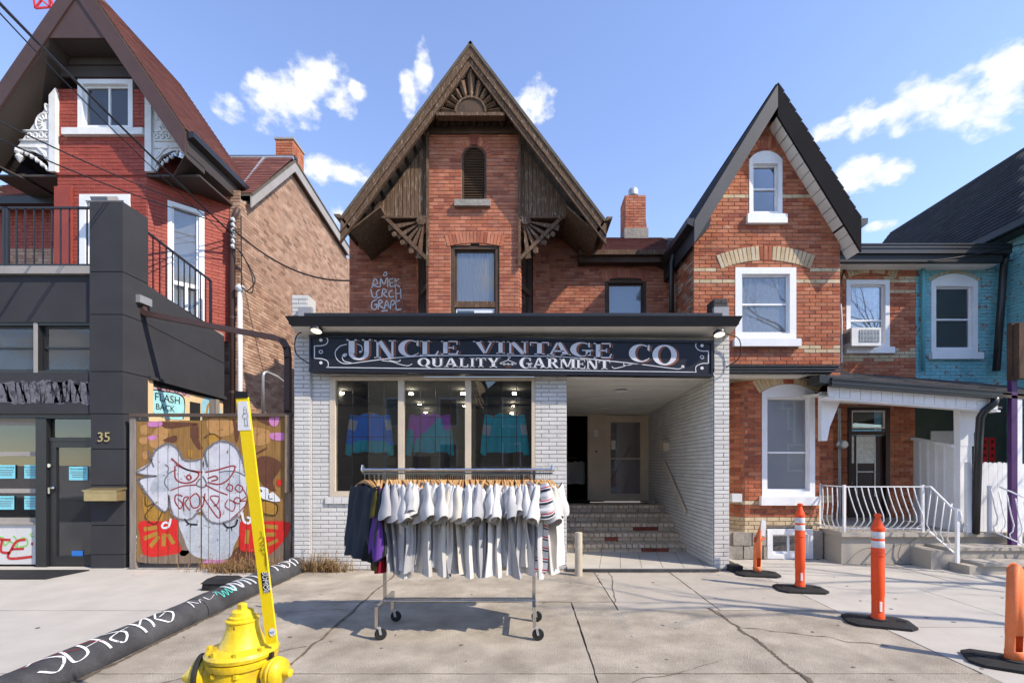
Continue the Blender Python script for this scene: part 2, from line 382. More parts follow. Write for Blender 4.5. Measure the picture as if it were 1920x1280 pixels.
# ---------------------------------------------------------------- materials
mat('mortar', (.33, .27, .22), .95, .3); mat('mortar_joint_shade', (.31, .295, .275), .95, .25); mat('mortar_brown', (.42, .34, .27), .95, .3)  # mortar of the white brick is darkened to imitate shade in the joints
mat('brick', 0, .88, .3, 5, 70, .35, 60, ramp=[(.32, .095, .055), (.43, .135, .072), (.49, .17, .09), (.53, .21, .12), (.46, .165, .10), (.37, .115, .07)], grime=((.42, .31, .23), .60, .78, 4.5))
mat('brick_orange', 0, .88, .3, 5, 70, .35, 60, ramp=[(.27, .075, .042), (.40, .115, .055), (.46, .15, .072), (.50, .195, .105), (.42, .15, .085), (.33, .10, .06)], grime=((.46, .34, .26), .62, .8, 5))
mat('brick_buff', 0, .9, .25, 5, 70, .35, 60, ramp=[(.55, .42, .26), (.60, .48, .31), (.50, .37, .22), (.62, .52, .37)])
mat('brick_brown', 0, .9, .3, 4, 70, .35, 60, ramp=[(.24, .14, .095), (.44, .27, .185), (.48, .31, .215), (.52, .35, .25), (.34, .21, .145), (.48, .29, .20)], grime=((.48, .34, .26), .62, .85, 2))
mat('brick_red_paint', 0, .55, .2, 3, 40, .3, 60, ramp=[(.29, .052, .034), (.335, .064, .041), (.31, .057, .037), (.36, .074, .049)], grime=((.16, .03, .025), .62, .85, 3))
mat('brick_white', 0, .6, .12, 4, 60, .22, 70, ramp=[(.56, .545, .515), (.62, .605, .575), (.59, .575, .545), (.645, .63, .605)], grime=((.40, .37, .33), .62, .9, 6))
mat('brick_step', 0, .75, .25, 6, 60, .25, 70, ramp=[(.56, .45, .32), (.62, .51, .38), (.50, .40, .29), (.64, .55, .43)], wear=((.26, .075, .045), .655, 5))
mat('brick_chip', 0, .85, .3, 6, 60, .3, 70, ramp=[(.26, .07, .045), (.32, .09, .055), (.22, .065, .045)])
mat('brick_teal', 0, .6, .2, 3, 60, .3, 60, ramp=[(.19, .45, .50), (.22, .49, .54), (.20, .47, .515), (.25, .52, .56)], wear=((.28, .13, .09), .575, 7), grime=((.06, .20, .24), .6, .85, 3))
mat('brick_black', 0, .6, .3, 4, 60, .3, 60, ramp=[(.03, .03, .033), (.05, .05, .052)])
mat('wood_old', (.145, .083, .048), .85, .45, 3, 40, .5, 50, stretch=(6, 6, 1), wear=((.30, .235, .175), .575, 7), grime=((.05, .036, .028), .55, .8, 2.5))
mat('wood_panel', (.165, .095, .055), .85, .4, 3, 40, .5, 40, stretch=(9, 9, .8), wear=((.34, .27, .20), .56, 6))
mat('wood_dark', (.10, .06, .038), .85, .35, 3, 40, .4, 60, grime=((.045, .035, .03), .5, .8, 2))
mat('black_metal', (.018, .018, .02), .38, .2, 4, 60, .03, 40, spec=.5)
mat('black_fascia', (.022, .022, .025), .45, .25, 3, 50, .04, 60)
mat('charcoal', (.042, .042, .047), .9, .2, 1.6, 120, .25, 260)
mat('charcoal_gap', (.008, .008, .009), .9, 0, bump=0)
mat('grey_flash', (.30, .30, .31), .5, .2, 4, 60, .05, 30)
mat('white_soffit', (.70, .68, .63), .6, .12, 2, 50, .06, 40, grime=((.5, .46, .4), .6, .9, 2))
mat('white_paint', (.78, .78, .79), .5, .1, 3, 60, .06, 60)
mat('white_old', (.72, .71, .69), .6, .15, 5, 60, .15, 60, wear=((.25, .22, .2), .69, 9))
mat('beige_paint', (.60, .50, .38), .5, .15, 3, 60, .05, 60)
mat('sign_board', (.016, .018, .026), .42, .2, 3, 60, .02, 30)
mat('sign_silver', (.62, .63, .67), .45, .1, 5, 60, 0)
mat('sign_brown', (.23, .085, .045), .5, .15, 5, 60, 0)
mat('sign_grey', (.11, .11, .115), .5, .1, 5, 60, 0)
mat('concrete', (.445, .40, .34), .93, .2, 2.5, 190, .5, 150, grime=((.35, .315, .27), .52, .8, 2.5))
mat('concrete_rough', (.445, .385, .305), .95, .38, 2.2, 95, 1.0, 90, col2=(.48, .42, .34), wear=((.22, .185, .15), .655, 30), grime=((.39, .342, .28), .52, .8, 1.9))
mat('concrete_smooth', (.46, .43, .38), .9, .16, 1.8, 200, .3, 200, wear=((.27, .245, .215), .675, 20), grime=((.40, .375, .335), .52, .8, 1.6))
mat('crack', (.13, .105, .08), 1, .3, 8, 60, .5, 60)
mat('asphalt', (.05, .05, .05), .95, .3, 1, 200, .6, 150)
mat('stone_base', (.33, .30, .26), .92, .35, 3, 50, .7, 18, grime=((.2, .18, .16), .55, .8, 4))
mat('shingle_red', 0, .95, .25, 6, 150, .5, 200, ramp=[(.15, .058, .048), (.20, .075, .06), (.17, .065, .055), (.24, .095, .075)])
mat('shingle_grey', 0, .95, .3, 6, 150, .5, 200, ramp=[(.09, .085, .085), (.15, .14, .14), (.20, .19, .185), (.07, .068, .07)])
mat('shingle_dark', 0, .95, .3, 6, 150, .5, 200, ramp=[(.022, .022, .026), (.034, .034, .038), (.028, .028, .033), (.042, .042, .046)])
mat('rake_black', (.012, .012, .014), .85, .2, 3, 60, .03, spec=.08)
mat('brown_clad', (.075, .042, .036), .5, .15, 3, 60, .04, 60)
mat('brown_soffit', (.062, .048, .041), .55, .15, 3, 60, .04, 60)
mat('grey_clad', (.34, .31, .28), .5, .15, 3, 60, .03, 60)
mat('dark_room', (.018, .018, .019), 1, .2, bump=0); mat('room_wall', (.05, .05, .05), .9, .2, 1, bump=0); mat('room_shelf', (.10, .085, .07), .8, .2, bump=0)
mat('curtain_white', (.74, .78, .82), .9, .08, 6, bump=0); mat('curtain_lace', (.80, .82, .80), .9, .3, 14, 60, 0)
mat('blind', (.86, .88, .87), .6, .05, bump=0); mat('blind_grey', (.52, .57, .58), .8, .06, bump=0); mat('blind_blue', (.46, .58, .68), .8, .04, bump=0)
mat('stair_pink', (.42, .16, .17), .8, .1, bump=0); mat('stair_cream', (.5, .36, .28), .8, .1, bump=0); mat('brass', (.55, .42, .22), .35, .15, 6, 60, .05, metal=.8); mat('chrome', (.62, .60, .57), .22, .15, 8, 60, .03, metal=1)
mat('galvanised', (.45, .46, .47), .45, .2, 6, 60, .05, metal=.5); mat('pvc_grey', (.58, .59, .60), .5, .1)
mat('rubber', (.022, .022, .022), .75, .25, 6, 80, .15, 60); mat('wire_black', (.012, .012, .012), .5, 0, bump=0)
mat('hydrant_yellow', (.78, .55, .015), .42, .16, 7, 60, .25, 22, spec=.5, coat=.25, wear=((.22, .11, .03), .645, 18), grime=((.42, .26, .02), .50, .8, 8))
mat('marker_yellow', (.86, .63, .01), .35, .06, 5, 60, 0, spec=.5)
mat('orange_plastic', (.86, .085, .018), .5, .12, 5, 60, .05, 50, wear=((.34, .10, .06), .655, 14), grime=((.70, .15, .07), .58, .85, 7)); mat('orange_faded', (.87, .22, .075), .55, .12, 5, 60, .05, 50, grime=((.8, .33, .18), .55, .8, 7))
mat('reflector', (.68, .69, .70), .35, .18, 9, 120, .1, 200, wear=((.36, .30, .26), .63, 16))
mat('sticker_blue', (.03, .17, .55), .4, .05, bump=0); mat('ink_black', (.012, .012, .014), .6, 0, bump=0); mat('ink_white', (.74, .75, .76), .6, .12, 9, bump=0, alpha=(.60, 18)); mat('paper_teal', (.22, .62, .70), .6, .05, bump=0); mat('paper_white', (.72, .70, .64), .7, .05, bump=0)
mat('ink_red', (.50, .03, .03), .6, .15, 9, bump=0, alpha=(.60, 18)); mat('ink_maroon', (.30, .03, .03), .6, .15, 9, bump=0, alpha=(.60, 18)); mat('ink_grey', (.15, .15, .17), .7, .2, 9, bump=0, alpha=(.60, 18)); mat('ink_green', (.22, .55, .12), .6, .1, bump=0); mat('ink_teal', (.10, .58, .52), .6, .1, bump=0)
mat('spray_white', (.60, .60, .64), .7, .14, 4, 40, 0, grime=((.42, .42, .47), .52, .75, 5), alpha=(.60, 13)); mat('spray_pale', (.50, .53, .57), .75, .2, 5, 40, 0, grime=((.33, .36, .41), .48, .72, 6), alpha=(.60, 13)); mat('spray_red', (.62, .022, .018), .6, .15, 5, 40, 0, alpha=(.60, 13)); mat('spray_ochre', (.42, .22, .035), .6, .2, 5, 40, 0, alpha=(.60, 13)); mat('spray_brown', (.13, .05, .028), .7, .2, 5, 40, 0, alpha=(.60, 13)); mat('spray_tan', (.47, .25, .09), .7, .2, 5, 40, 0, alpha=(.60, 13)); mat('spray_pink', (.58, .22, .45), .7, .2, 5, 40, 0, alpha=(.60, 13)); mat('spray_lilac', (.55, .40, .44), .7, .25, 9, 60, 0, alpha=(.60, 13)); mat('spray_aqua', (.36, .70, .72), .7, .12, 9, 60, 0, alpha=(.60, 13)); mat('spray_blue', (.28, .55, .66), .7, .12, 9, 60, 0, alpha=(.60, 13)); mat('spray_dim', (.15, .15, .17), .85, .45, 14, 40, 0, alpha=(.53, 9)); mat('spray_halo', (.30, .28, .28), .85, .3, 14, 40, 0, alpha=(.47, 30))
mat('gate_paint', (.31, .165, .05), .8, .3, 3, 60, .3, 40, stretch=(8, 8, .8), wear=((.30, .235, .17), .66, 2.2)); mat('gate_bare', (.26, .19, .135), .9, .4, 3, 60, .5, 30, stretch=(9, 9, .7), grime=((.42, .33, .27), .55, .8, 5)); mat('gate_post', (.28, .24, .205), .9, .35, 3, 50, .4, 40, stretch=(9, 9, .8)); mat('gate_rail', (.12, .085, .065), .85, .3)
mat('cream_stucco', (.70, .52, .30), .85, .12, 2, 60, .15, 60); mat('curb_paint', (.05, .05, .054), .8, .35, 3, 80, .4, 60, grime=((.2, .19, .18), .64, .85, 7), col2=(.075, .075, .08))
mat('dry_weed', (.34, .22, .10), .9, .4, 30, bump=0, col2=(.22, .13, .06)); mat('hanger_wood', 0, .5, .2, 14, 80, .05, ramp=[(.36, .19, .07), (.52, .30, .12), (.60, .37, .16), (.46, .25, .10)])
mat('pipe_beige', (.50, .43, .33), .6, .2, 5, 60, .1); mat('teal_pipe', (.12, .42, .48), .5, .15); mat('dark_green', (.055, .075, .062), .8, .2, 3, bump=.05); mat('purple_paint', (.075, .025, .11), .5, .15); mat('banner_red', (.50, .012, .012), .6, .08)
mat('stair_mint', (.30, .62, .58), .5, .1, bump=0); mat('iron_white', (.55, .57, .57), .5, .1, bump=0); mat('board_white', (.60, .60, .60), .6, .1, 3, bump=0); mat('door_brown', (.045, .02, .018), .45, .2, 3); mat('bark', (.10, .08, .065), .95, .35, 6, 60, .8, 30, stretch=(3, 3, .6)); mat('crane_red', (.5, .03, .04), .5, .1)
for nm, c in (('cloth_white', (.63, .62, .60)), ('cloth_grey', (.37, .37, .385)), ('cloth_ash', (.50, .495, .485)), ('cloth_cream', (.58, .54, .46)), ('cloth_black', (.012, .013, .015)), ('cloth_charcoal', (.045, .045, .05)), ('cloth_navy', (.035, .042, .055)), ('cloth_purple', (.11, .045, .24)), ('cloth_maroon', (.20, .008, .025)), ('cloth_red', (.62, .03, .07)), ('cloth_olive', (.07, .06, .018)), ('cloth_blue', (.05, .30, .92)), ('cloth_teal', (.03, .60, .64)), ('cloth_magenta', (.72, .16, .70))): mat(nm, c, .92, .10, 7, 400, .12, 500, spec=.15)
glass('glass'); glass('glass_shop', (.95, .97, .97), 1.5, .015, .8); glass('glass_dark', (.6, .64, .64), 1.5, .02, 1.2); glass('glass_pale', (.93, .95, .97), 1.5, .16, 1.1)  # pale glass: grey diffuse film raised to brighten the panes, imitating reflected sky
emit('lamp_glow', (1, .86, .62), .9); emit('ceiling_glow', (1, .86, .64), 60)

# ---------------------------------------------------------------- ground, pavement, road
G = MB().face([(-600, -600, -.16), (600, -600, -.16), (600, 900, -.16), (-600, 900, -.16)]); struct('ground', G, 'concrete')
struct('road', MB().box(-60, 60, -8.2, 1.75, -.158, -.13), 'asphalt')
struct('kerb', MB().box(-60, 60, 1.75, 1.92, -.157, -.004), 'concrete')
struct('opposite_pavement', MB().box(-60, 60, -12, -8.2, -.157, -.01), 'concrete_smooth')
sub = struct('pavement', MB().box(-60, 60, 1.92, 30, -.159, -.014), 'crack')
def slab(x0, x1, y0, y1, mt, z=0.0, gap=.008, dz=0, pts=None):
    """one cast concrete slab, its joint edges broken up"""
    b = MB(); q = []
    for (a, c) in (((x0, y0), (x1, y0)), ((x1, y0), (x1, y1)), ((x1, y1), (x0, y1)), ((x0, y1), (x0, y0))):
        n = max(2, int(math.hypot(c[0]-a[0], c[1]-a[1])/.09))
        for k in range(n):
            t = k/n; q.append((a[0]+(c[0]-a[0])*t, a[1]+(c[1]-a[1])*t))
    cx, cy = (x0+x1)/2, (y0+y1)/2; r = []
    for i, (x, y) in enumerate(q):
        j = gap*random.uniform(.4, 1.5); x += (j if x < cx-1e-6 else -j if x > cx+1e-6 else 0) if min(abs(x-x0), abs(x-x1)) < 1e-6 else 0
        y += (j if y < cy else -j) if min(abs(y-y0), abs(y-y1)) < 1e-6 else 0; r.append(V(x, y, -.012))
    b.prism(r, (0, 0, .012+z+dz)); return b.build('paving_slab', mt, sub)
xl, xr = -3.56, 3.5                  # forecourt between the painted kerb and the smooth pavement
for (x0, x1, y0, y1, mt) in [
        (xl, -1.95, 5.62, 7.36, 'concrete_rough'), (-1.95, 1.05, 5.62, 7.36, 'concrete_rough'), (1.05, 2.2, 5.3, 7.36, 'concrete'), (2.2, xr, 5.3, 7.6, 'concrete'),
        (xl, -1.95, 3.7, 5.62, 'concrete_rough'), (-1.95, .55, 3.7, 5.62, 'concrete_rough'), (.55, 1.05, 5.3, 5.62, 'concrete_rough'), (.55, 2.15, 3.7, 5.3, 'concrete_rough'), (2.15, xr+.1, 3.7, 5.3, 'concrete_rough'),
        (xl, -1.95, 1.92, 3.7, 'concrete_rough'), (-1.95, .55, 1.92, 3.7, 'concrete_rough'), (.55, 2.15, 1.92, 3.7, 'concrete_rough'), (2.15, xr+.15, 1.92, 3.7, 'concrete_rough'),
        (xr, 6.0, 6.2, 8.2, 'concrete_smooth'), (6.0, 9.0, 6.2, 8.2, 'concrete_smooth'), (9.0, 14, 6.2, 8.2, 'concrete_smooth'),
        (xr, 5.2, 4.75, 6.2, 'concrete_smooth'), (5.2, 6.9, 4.75, 6.2, 'concrete_smooth'), (6.9, 14, 4.75, 6.2, 'concrete_smooth'),
        (xr+.1, 5.2, 3.3, 4.75, 'concrete_smooth'), (5.2, 6.9, 3.3, 4.75, 'concrete_smooth'), (6.9, 14, 3.3, 4.75, 'concrete_smooth'), (xr+.15, 5.2, 1.92, 3.3, 'concrete_smooth'), (5.2, 14, 1.92, 3.3, 'concrete_smooth'),
        (-14, -7.2, 5.3, 7.6, 'concrete_smooth'), (-7.2, xl, 5.3, 7.6, 'concrete_smooth'), (-14, -6.2, 3.7, 5.3, 'concrete_smooth'), (-6.2, xl, 3.7, 5.3, 'concrete_smooth'), (-14, xl, 1.92, 3.7, 'concrete_smooth'), (-6.4, -3.6, 7.6, 13, 'concrete')]:
    slab(x0, x1, y0, y1, mt, dz=random.uniform(0, .004))
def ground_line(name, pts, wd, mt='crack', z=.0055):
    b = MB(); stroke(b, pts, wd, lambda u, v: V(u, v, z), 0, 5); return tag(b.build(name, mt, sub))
def jag(a, c, n, j): return [(a[0]+(c[0]-a[0])*i/n+random.uniform(-j, j), a[1]+(c[1]-a[1])*i/n+random.uniform(-j, j)) for i in range(n+1)]
rw = lambda lo, hi: (lambda t: random.uniform(lo, hi))
for a, c, n, j, lo, hi in [((-1.93, 3.0), (-1.95, 7.2), 26, .022, .005, .032), ((2.17, 3.1), (2.13, 5.4), 18, .03, .01, .05), ((1.05, 5.4), (1.3, 7.2), 12, .02, .004, .016),
        ((-.9, 5.6), (.5, 5.66), 8, .012, .003, .01), ((-3.6, 5.1), (-2.0, 5.35), 9, .05, .003, .012), ((2.2, 4.7), (3.3, 4.3), 8, .05, .003, .014), ((-3.0, 3.4), (-2.0, 4.2), 8, .06, .003, .012), ((.3, 3.3), (1.6, 3.9), 8, .05, .003, .01), ((-3.40, 2.4), (-3.40, 7.2), 28, .014, .02, .07)]:
    ground_line('crack', jag(a, c, n, j), rw(lo, hi))
mat('stain', (.23, .20, .17), .95, .3, 9, 60, .3, 80, alpha=(.50, 22)); mat('gum', (.17, .15, .13), .8, .2)
b = MB(); rr = random.Random(8)
for k in range(90):
    x, y = rr.uniform(-6, 6.5), rr.uniform(2.6, 7.2); r = rr.uniform(.008, .02); fill(b, [(x+r*math.cos(R(a))*rr.uniform(.8, 1.2), y+r*math.sin(R(a))*rr.uniform(.8, 1.2)) for a in range(0, 360, 60)], lambda u, v: V(u, v, .0062), k=2)
b.build('gum_spots', 'gum', sub, fix=False, kind='stuff')
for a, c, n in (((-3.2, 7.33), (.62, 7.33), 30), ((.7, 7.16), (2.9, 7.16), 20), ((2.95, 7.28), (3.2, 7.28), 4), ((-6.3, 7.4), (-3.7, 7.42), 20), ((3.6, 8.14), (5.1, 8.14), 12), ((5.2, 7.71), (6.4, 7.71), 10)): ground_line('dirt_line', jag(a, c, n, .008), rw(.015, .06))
# ---------------------------------------------------------------- white brick shop
SY = 7.33
shop = thing('shop_building', 'single storey white painted brick shop with big three-pane window and recessed entrance', 'shop', (0, 9, 0))
def W(u, v, row): return ('brick_white', random.random())
cb = dict(course=.0645, blen=.247, gap=.0085, depth=.015, fn=W, mortar='mortar_joint_shade')
bricks(shop, (0, SY, 0), UX, UZ, NY, .0, 3.66, [(X(552, SY), X(583, SY)-.006)], **cb)
WY = SY+.04
wx0, wx1, wz0, wz1 = X(617, SY), X(1003, SY), Z(930, SY), Z(706, SY)
bricks(shop, (0, WY, 0), UX, UZ, NY, .0, 3.1, holes(X(583, SY)+.004, X(1063, SY), (wx0, wx1, wz0, wz1)), **cb)
bricks(shop, (0, SY, 0), UX, UZ, NY, .02, 3.64, [(X(1338, SY), X(1367, SY))], **cb)
rx0, rx1, DY = X(1063, SY), X(1338, SY), 11.2
bricks(shop, (rx1, 0, 0), V(0, 1, 0), UZ, V(-1, 0, 0), .0, 3.05, [(SY+.002, DY)], **cb)
for i in range(6): bricks(shop, (0, WY-.0, 0), UX, UZ, NY, 9, 9, [(0, 0)], **cb)
b = MB(); b.box(X(552, SY), X(583, SY), SY+.001, SY+.4, 0, 3.66); b.box(rx1+.001, X(1367, SY), SY+.001, 12, 0, 3.66); b.box(X(552, SY), X(552, SY)+.2, SY+.3, 12, 0, 3.7)
b.box(X(583, SY), wx0-.02, WY+.001, WY+.25, 0, 3.66); b.box(wx1+.02, rx0-.001, WY+.001, WY+.3, 0, 3.66); b.box(rx0-.2, rx0-.002, WY+.3, DY, 0, 3.6); b.box(wx0-.02, wx1+.02, WY+.001, WY+.25, 0, wz0-.02); b.box(X(583, SY), rx1, WY+.02, WY+.3, 3.08, 3.66)
b.build('core_wall', 'brick_white', shop)
# brick rowlock sill under the window
for k in range(26):
    x = wx0-.06+k*(wx1-wx0+.12)/26; o = MB().box(x+.003, x+(wx1-wx0+.12)/26-.003, WY-.045, WY+.05, wz0-.115, wz0-.012).build('sill_brick', 'brick_white', shop); o['tone_o'] = random.random()
# window frame, mullions, panes
ms = [X(751, SY), X(877, SY)]
b = MB(); y0, y1 = WY-.025, WY+.09; fw = .085
b.box(wx0, wx0+fw, y0, y1, wz0, wz1); b.box(wx1-fw*.6, wx1, y0, y1, wz0, wz1); b.box(wx0+fw, wx1-fw*.6, y0, y1, wz1-.05, wz1); b.box(wx0+fw, wx1-fw*.6, y0, y1, wz0, wz0+fw*.9)
fo = b.build('window_frame', 'beige_paint', shop)
for m_ in ms: MB().box(m_-.045, m_+.045, y0+.004, y1-.004, wz0+fw*.9, wz1-.05).build('mullion', 'beige_paint', fo)
xs = [wx0+fw, ms[0], ms[1], wx1-fw*.6]
for i in range(3):
    a, c = xs[i]+(.045 if i else 0), xs[i+1]-(.045 if i < 2 else 0)
    pane = MB().box(a-.005, c+.005, WY+.03, WY+.036, wz0+.07, wz1-.045).build('pane', 'glass_shop', fo)
    g = MB()                           # thin security grid behind the glass
    for k in range(1, 4): x = a+(c-a)*k/4; g.box(x-.005, x+.005, WY+.055, WY+.065, wz0+.07, wz1-.04)
    for k in range(1, 6): z = wz0+(wz1-wz0)*k/6; g.box(a, c, WY+.056, WY+.064, z-.004, z+.004)
    g.build('window_grille', 'black_metal', fo)
# showroom behind the glass
b = MB(); b.box(-3.4, .44, 11.6, 11.7, 0, 3.1); b.box(-3.42, -3.38, WY+.3, 11.6, 0, 3.1); b.box(.42, .45, WY+.32, 11.6, 0, 3.1); b.box(-3.4, .44, WY+.3, 11.6, .55, .6); b.build('room_wall', 'room_wall', shop)
MB().box(-3.4, .44, WY+.3, 11.6, 3.02, 3.06).build('room_ceiling', 'room_wall', shop)
for k, (px, py, Y) in enumerate([(641, 737, 8.6), (664, 757, 10.4), (684, 772, 11.5), (771, 738, 8.6), (787, 759, 10.4), (799, 774, 11.5), (868, 738, 8.6), (965, 738, 8.6), (962, 760, 10.4), (960, 775, 11.5), (870, 760, 10.4)]):
    c = P(px, py, Y); MB().lathe([(.001, -.01), (.036, -.012), (.04, 0), (.04, .015)], (c.x, c.y, min(c.z, 3.01)), n=14).build('ceiling_light', 'ceiling_glow', shop)
b = MB()
for k in range(5): b.box(-3.3+k*.75, -3.3+k*.75+.6, 11.2, 11.6, .6, 2.0)
for k in range(14): b.box(-3.2+k*.25, -3.2+k*.25+.17, 10.2, 10.5, 1.2, 1.25)
b.build('shelf', 'room_shelf', shop)
# recess: ceiling boards, slab, steps, door wall
n = 20; zc = lambda y: 3.03+(2.835-3.03)*(y-SY)/(DY-SY)
for k in range(n):
    ya, yb = SY-.02+(DY-SY+.02)*k/n, SY-.02+(DY-SY+.02)*(k+1)/n; q = .012 if k % 2 else .008
    MB().hexa([(rx0-.03, ya+.008, zc(ya)+q-.008), (rx1+.01, ya+.008, zc(ya)+q-.008), (rx1+.01, yb-.008, zc(yb)+q-.008), (rx0-.03, yb-.008, zc(yb)+q-.008), (rx0-.03, ya+.004, zc(ya)+.04), (rx1+.01, ya+.004, zc(ya)+.04), (rx1+.01, yb-.004, zc(yb)+.04), (rx0-.03, yb-.004, zc(yb)+.04)]).build('ceiling_board', 'white_soffit', shop)
MB().box(rx0-.05, rx1+.05, SY, DY+.1, 3.09, 3.14).build('ceiling_deck', 'dark_room', shop)
for px, py, Y in ((1165, 728, 8.4), (1135, 760, 10.2)): MB().lathe([(.085, 0), (.10, -.012), (.11, -.004)], (X(px, Y), Y, zc(Y)-.012), n=20).build('downlight', 'white_paint', shop)
MB().box(rx0, rx1, SY-.12, 8.7, -.01, .055).build('entrance_slab', 'concrete_smooth', shop); MB().box(rx0-.02, rx1+.02, SY-.15, SY-.121, -.01, .045).build('slab_edge', 'curb_paint', shop)
for i in range(7):
    x = rx0+(rx1-rx0)*(i+.5)/7; MB().bar((x, SY-.1, .056), (x+.25, 8.5, .056), .006, .002).build('tile_joint', 'crack', shop)
sy = [8.55, 8.9, 9.22, 9.54, 9.87]
for i, y in enumerate(sy):
    z0, z1 = .05+.148*i, .05+.148*(i+1); st = MB().box(rx0, rx1, y+.014, DY, max(0, z0-.02), z1-.056).build('step', 'crack', shop)
    for rrow in range(2):
        if rrow == 0:
            L = .245; x = rx0-(.12 if i % 2 else 0); za, zb = z0+.004, z0+.074
        else: L = .108; x = rx0; za, zb = z0+.082, z1
        while x < rx1-.02:
            a, c = max(x, rx0), min(x+L, rx1)
            if c-a > .02:
                chip = rrow == 0 and ((1.9 < a < 2.5 and i in (2, 0)) or random.random() < .03 and a > 1.2)
                o = MB().box(a+.006, c-.006, y+(.0 if rrow == 0 else -.035), y+.02+(.0 if rrow == 0 else .33), za, zb).build('brick', 'brick_chip' if chip else 'brick_step', st); o['tone_o'] = random.random()
            x += L
# door wall
d0, d1, d2 = X(1106, DY), X(1133, DY), X(1213, DY); dz0, dz1 = .79, Z(779, DY)
b = MB(); b.box(d0, d1, DY-.02, DY+.12, dz0, dz1+.03); b.box(rx0-.1, rx1, DY+.001, DY+.1, dz1, 3.1); b.box(d0-.05, d0, DY-.03, DY+.14, dz0, dz1); b.build('door_surround', 'beige_paint', shop)
dr = MB(); dr.box(d1, d1+.075, DY-.04, DY+.06, dz0, dz1); dr.box(d2-.075, d2+.03, DY-.04, DY+.06, dz0, dz1); dr.box(d1+.075, d2-.075, DY-.04, DY+.06, dz1-.07, dz1); dr.box(d1+.075, d2-.075, DY-.02, DY+.04, dz0, dz0+.16); dr.box(d1+.075, d1+.15, DY-.02, DY+.04, dz0+.16, dz1-.07); dr.box(d2-.16, d2-.075, DY-.02, DY+.04, dz0+.16, dz1-.07); dr.box(d1+.15, d2-.16, DY-.02, DY+.04, dz1-.16, dz1-.07)
door = dr.build('door', 'beige_paint', shop)
MB().box(d1+.15, d2-.16, DY+.005, DY+.012, dz0+.16, dz1-.16).build('pane', 'glass_pale', door); MB().box(d1+.15, d2-.16, DY-.035, DY-.005, 1.77, 1.8).build('push_bar', 'beige_paint', door); MB().box(d1+.03, d1+.1, DY-.075, DY-.02, 1.55, 1.82).build('lock_plate', 'beige_paint', door)
MB().box(d1+.17, d1+.27, DY-.0, DY+.004, 2.0, 2.22).build('notice', 'paper_white', door)
b = MB(); b.box(d1, rx1, 12.4, 12.45, .79, 2.9); b.box(d1-.03, d1, DY+.13, 12.4, .79, 2.9); b.build('stairwell_wall', 'stair_pink', shop); b = MB(); b.box(d1-.05, rx1+.1, DY+.1, 12.5, 2.9, 2.95); b.box(rx1, rx1+.03, DY+.1, 12.5, .79, 2.9); b.box(d1-.05, rx1, DY+.1, 12.5, .77, .79); b.build('stairwell_shell', 'stair_cream', shop); MB().bar((2.1, 12.3, .95), (2.75, 12.35, 2.1), .04, .06).build('stair_rail', 'wood_dark', shop)
MB().box(d0+.09, d0+.2, DY-.026, DY-.021, 2.3, 2.47).build('notice', 'paper_white', shop); MB().box(d0+.13, d0+.17, DY-.03, DY-.021, 1.93, 1.98).build('door_bell', 'wood_dark', shop)
b = MB(); b.box(.55, d0, 13.6, 13.65, .5, 3.0); b.box(d0, d0+.02, DY+.12, 13.6, .5, 3.0); b.box(.55, .6, DY, 13.6, .5, 3.); b.box(.55, d1, DY, 13.6, .76, .785); b.box(.4, d1, DY+.1, 13.7, 2.95, 3.0); b.build('hallway', 'dark_room', shop)
mb_ = MB(); q = V(rx1-.03, 9.15, 0); mb_.box(rx1-.13, rx1-.012, 9.55, 9.85, 1.93, 2.1); mb_.hexa([(rx1-.15, 9.53, 2.1), (rx1-.012, 9.53, 2.13), (rx1-.012, 9.87, 2.13), (rx1-.15, 9.87, 2.1), (rx1-.15, 9.53, 2.115), (rx1-.012, 9.53, 2.15), (rx1-.012, 9.87, 2.15), (rx1-.15, 9.87, 2.115)])
mb_.build('letter_box', 'beige_paint', shop)
b = MB().bar((rx1-.06, 9.75, 1.68), (rx1-.06, 8.45, .78), .035, .075)
for t in (.15, .85): p = V(rx1-.06, 9.75-1.3*t, 1.68-.9*t); b.bar(p, p+V(.055, 0, -.03), .02, .02)
b.build('handrail', 'beige_paint', shop)
# roof edge: soffit, fascia, flashing, small parapet stubs
FY = 6.95; fx0, fx1 = X(537, FY), X(1390, FY); fz0, fz1 = Z(611, FY), Z(594, FY)
MB().hexa([(fx0+.05, FY+.02, fz0+.01), (fx1-.05, FY+.02, fz0+.01), (fx1-.02, SY+.05, 3.645), (fx0+.02-.05, SY+.05, 3.645), (fx0+.05, FY+.02, fz0+.05), (fx1-.05, FY+.02, fz0+.05), (fx1-.02, SY+.05, 3.69), (fx0-.03, SY+.05, 3.69)]).build('soffit', 'white_soffit', shop)
MB().hexa([(fx0+.07, FY-.0, fz0), (fx1-.06, FY, fz0), (fx1-.06, FY+.025, fz0), (fx0+.07, FY+.025, fz0), (fx0, FY-.05, fz1), (fx1, FY-.05, fz1), (fx1, FY+.025, fz1), (fx0, FY+.025, fz1)]).build('fascia', 'black_fascia', shop)
MB().box(fx0+.02, fx1-.02, FY+.026, 10.2, fz1-.1, fz1-.03).build('roof_deck', 'black_fascia', shop)
MB().box(X(573, 7.3), X(1352, 7.3), 7.25, 7.33, fz1-.03, Z(588.5, 7.3)).build('flashing', 'black_metal', shop)
bricks(shop, (0, 7.42, 0), UX, UZ, NY, 3.86, Z(553, 7.42), [(X(548, 7.42), X(577, 7.42))], **cb); MB().box(X(548, 7.42), X(577, 7.42), 7.421, 7.7, 3.86, Z(553, 7.42)).build('parapet_stub', 'brick_white', shop)
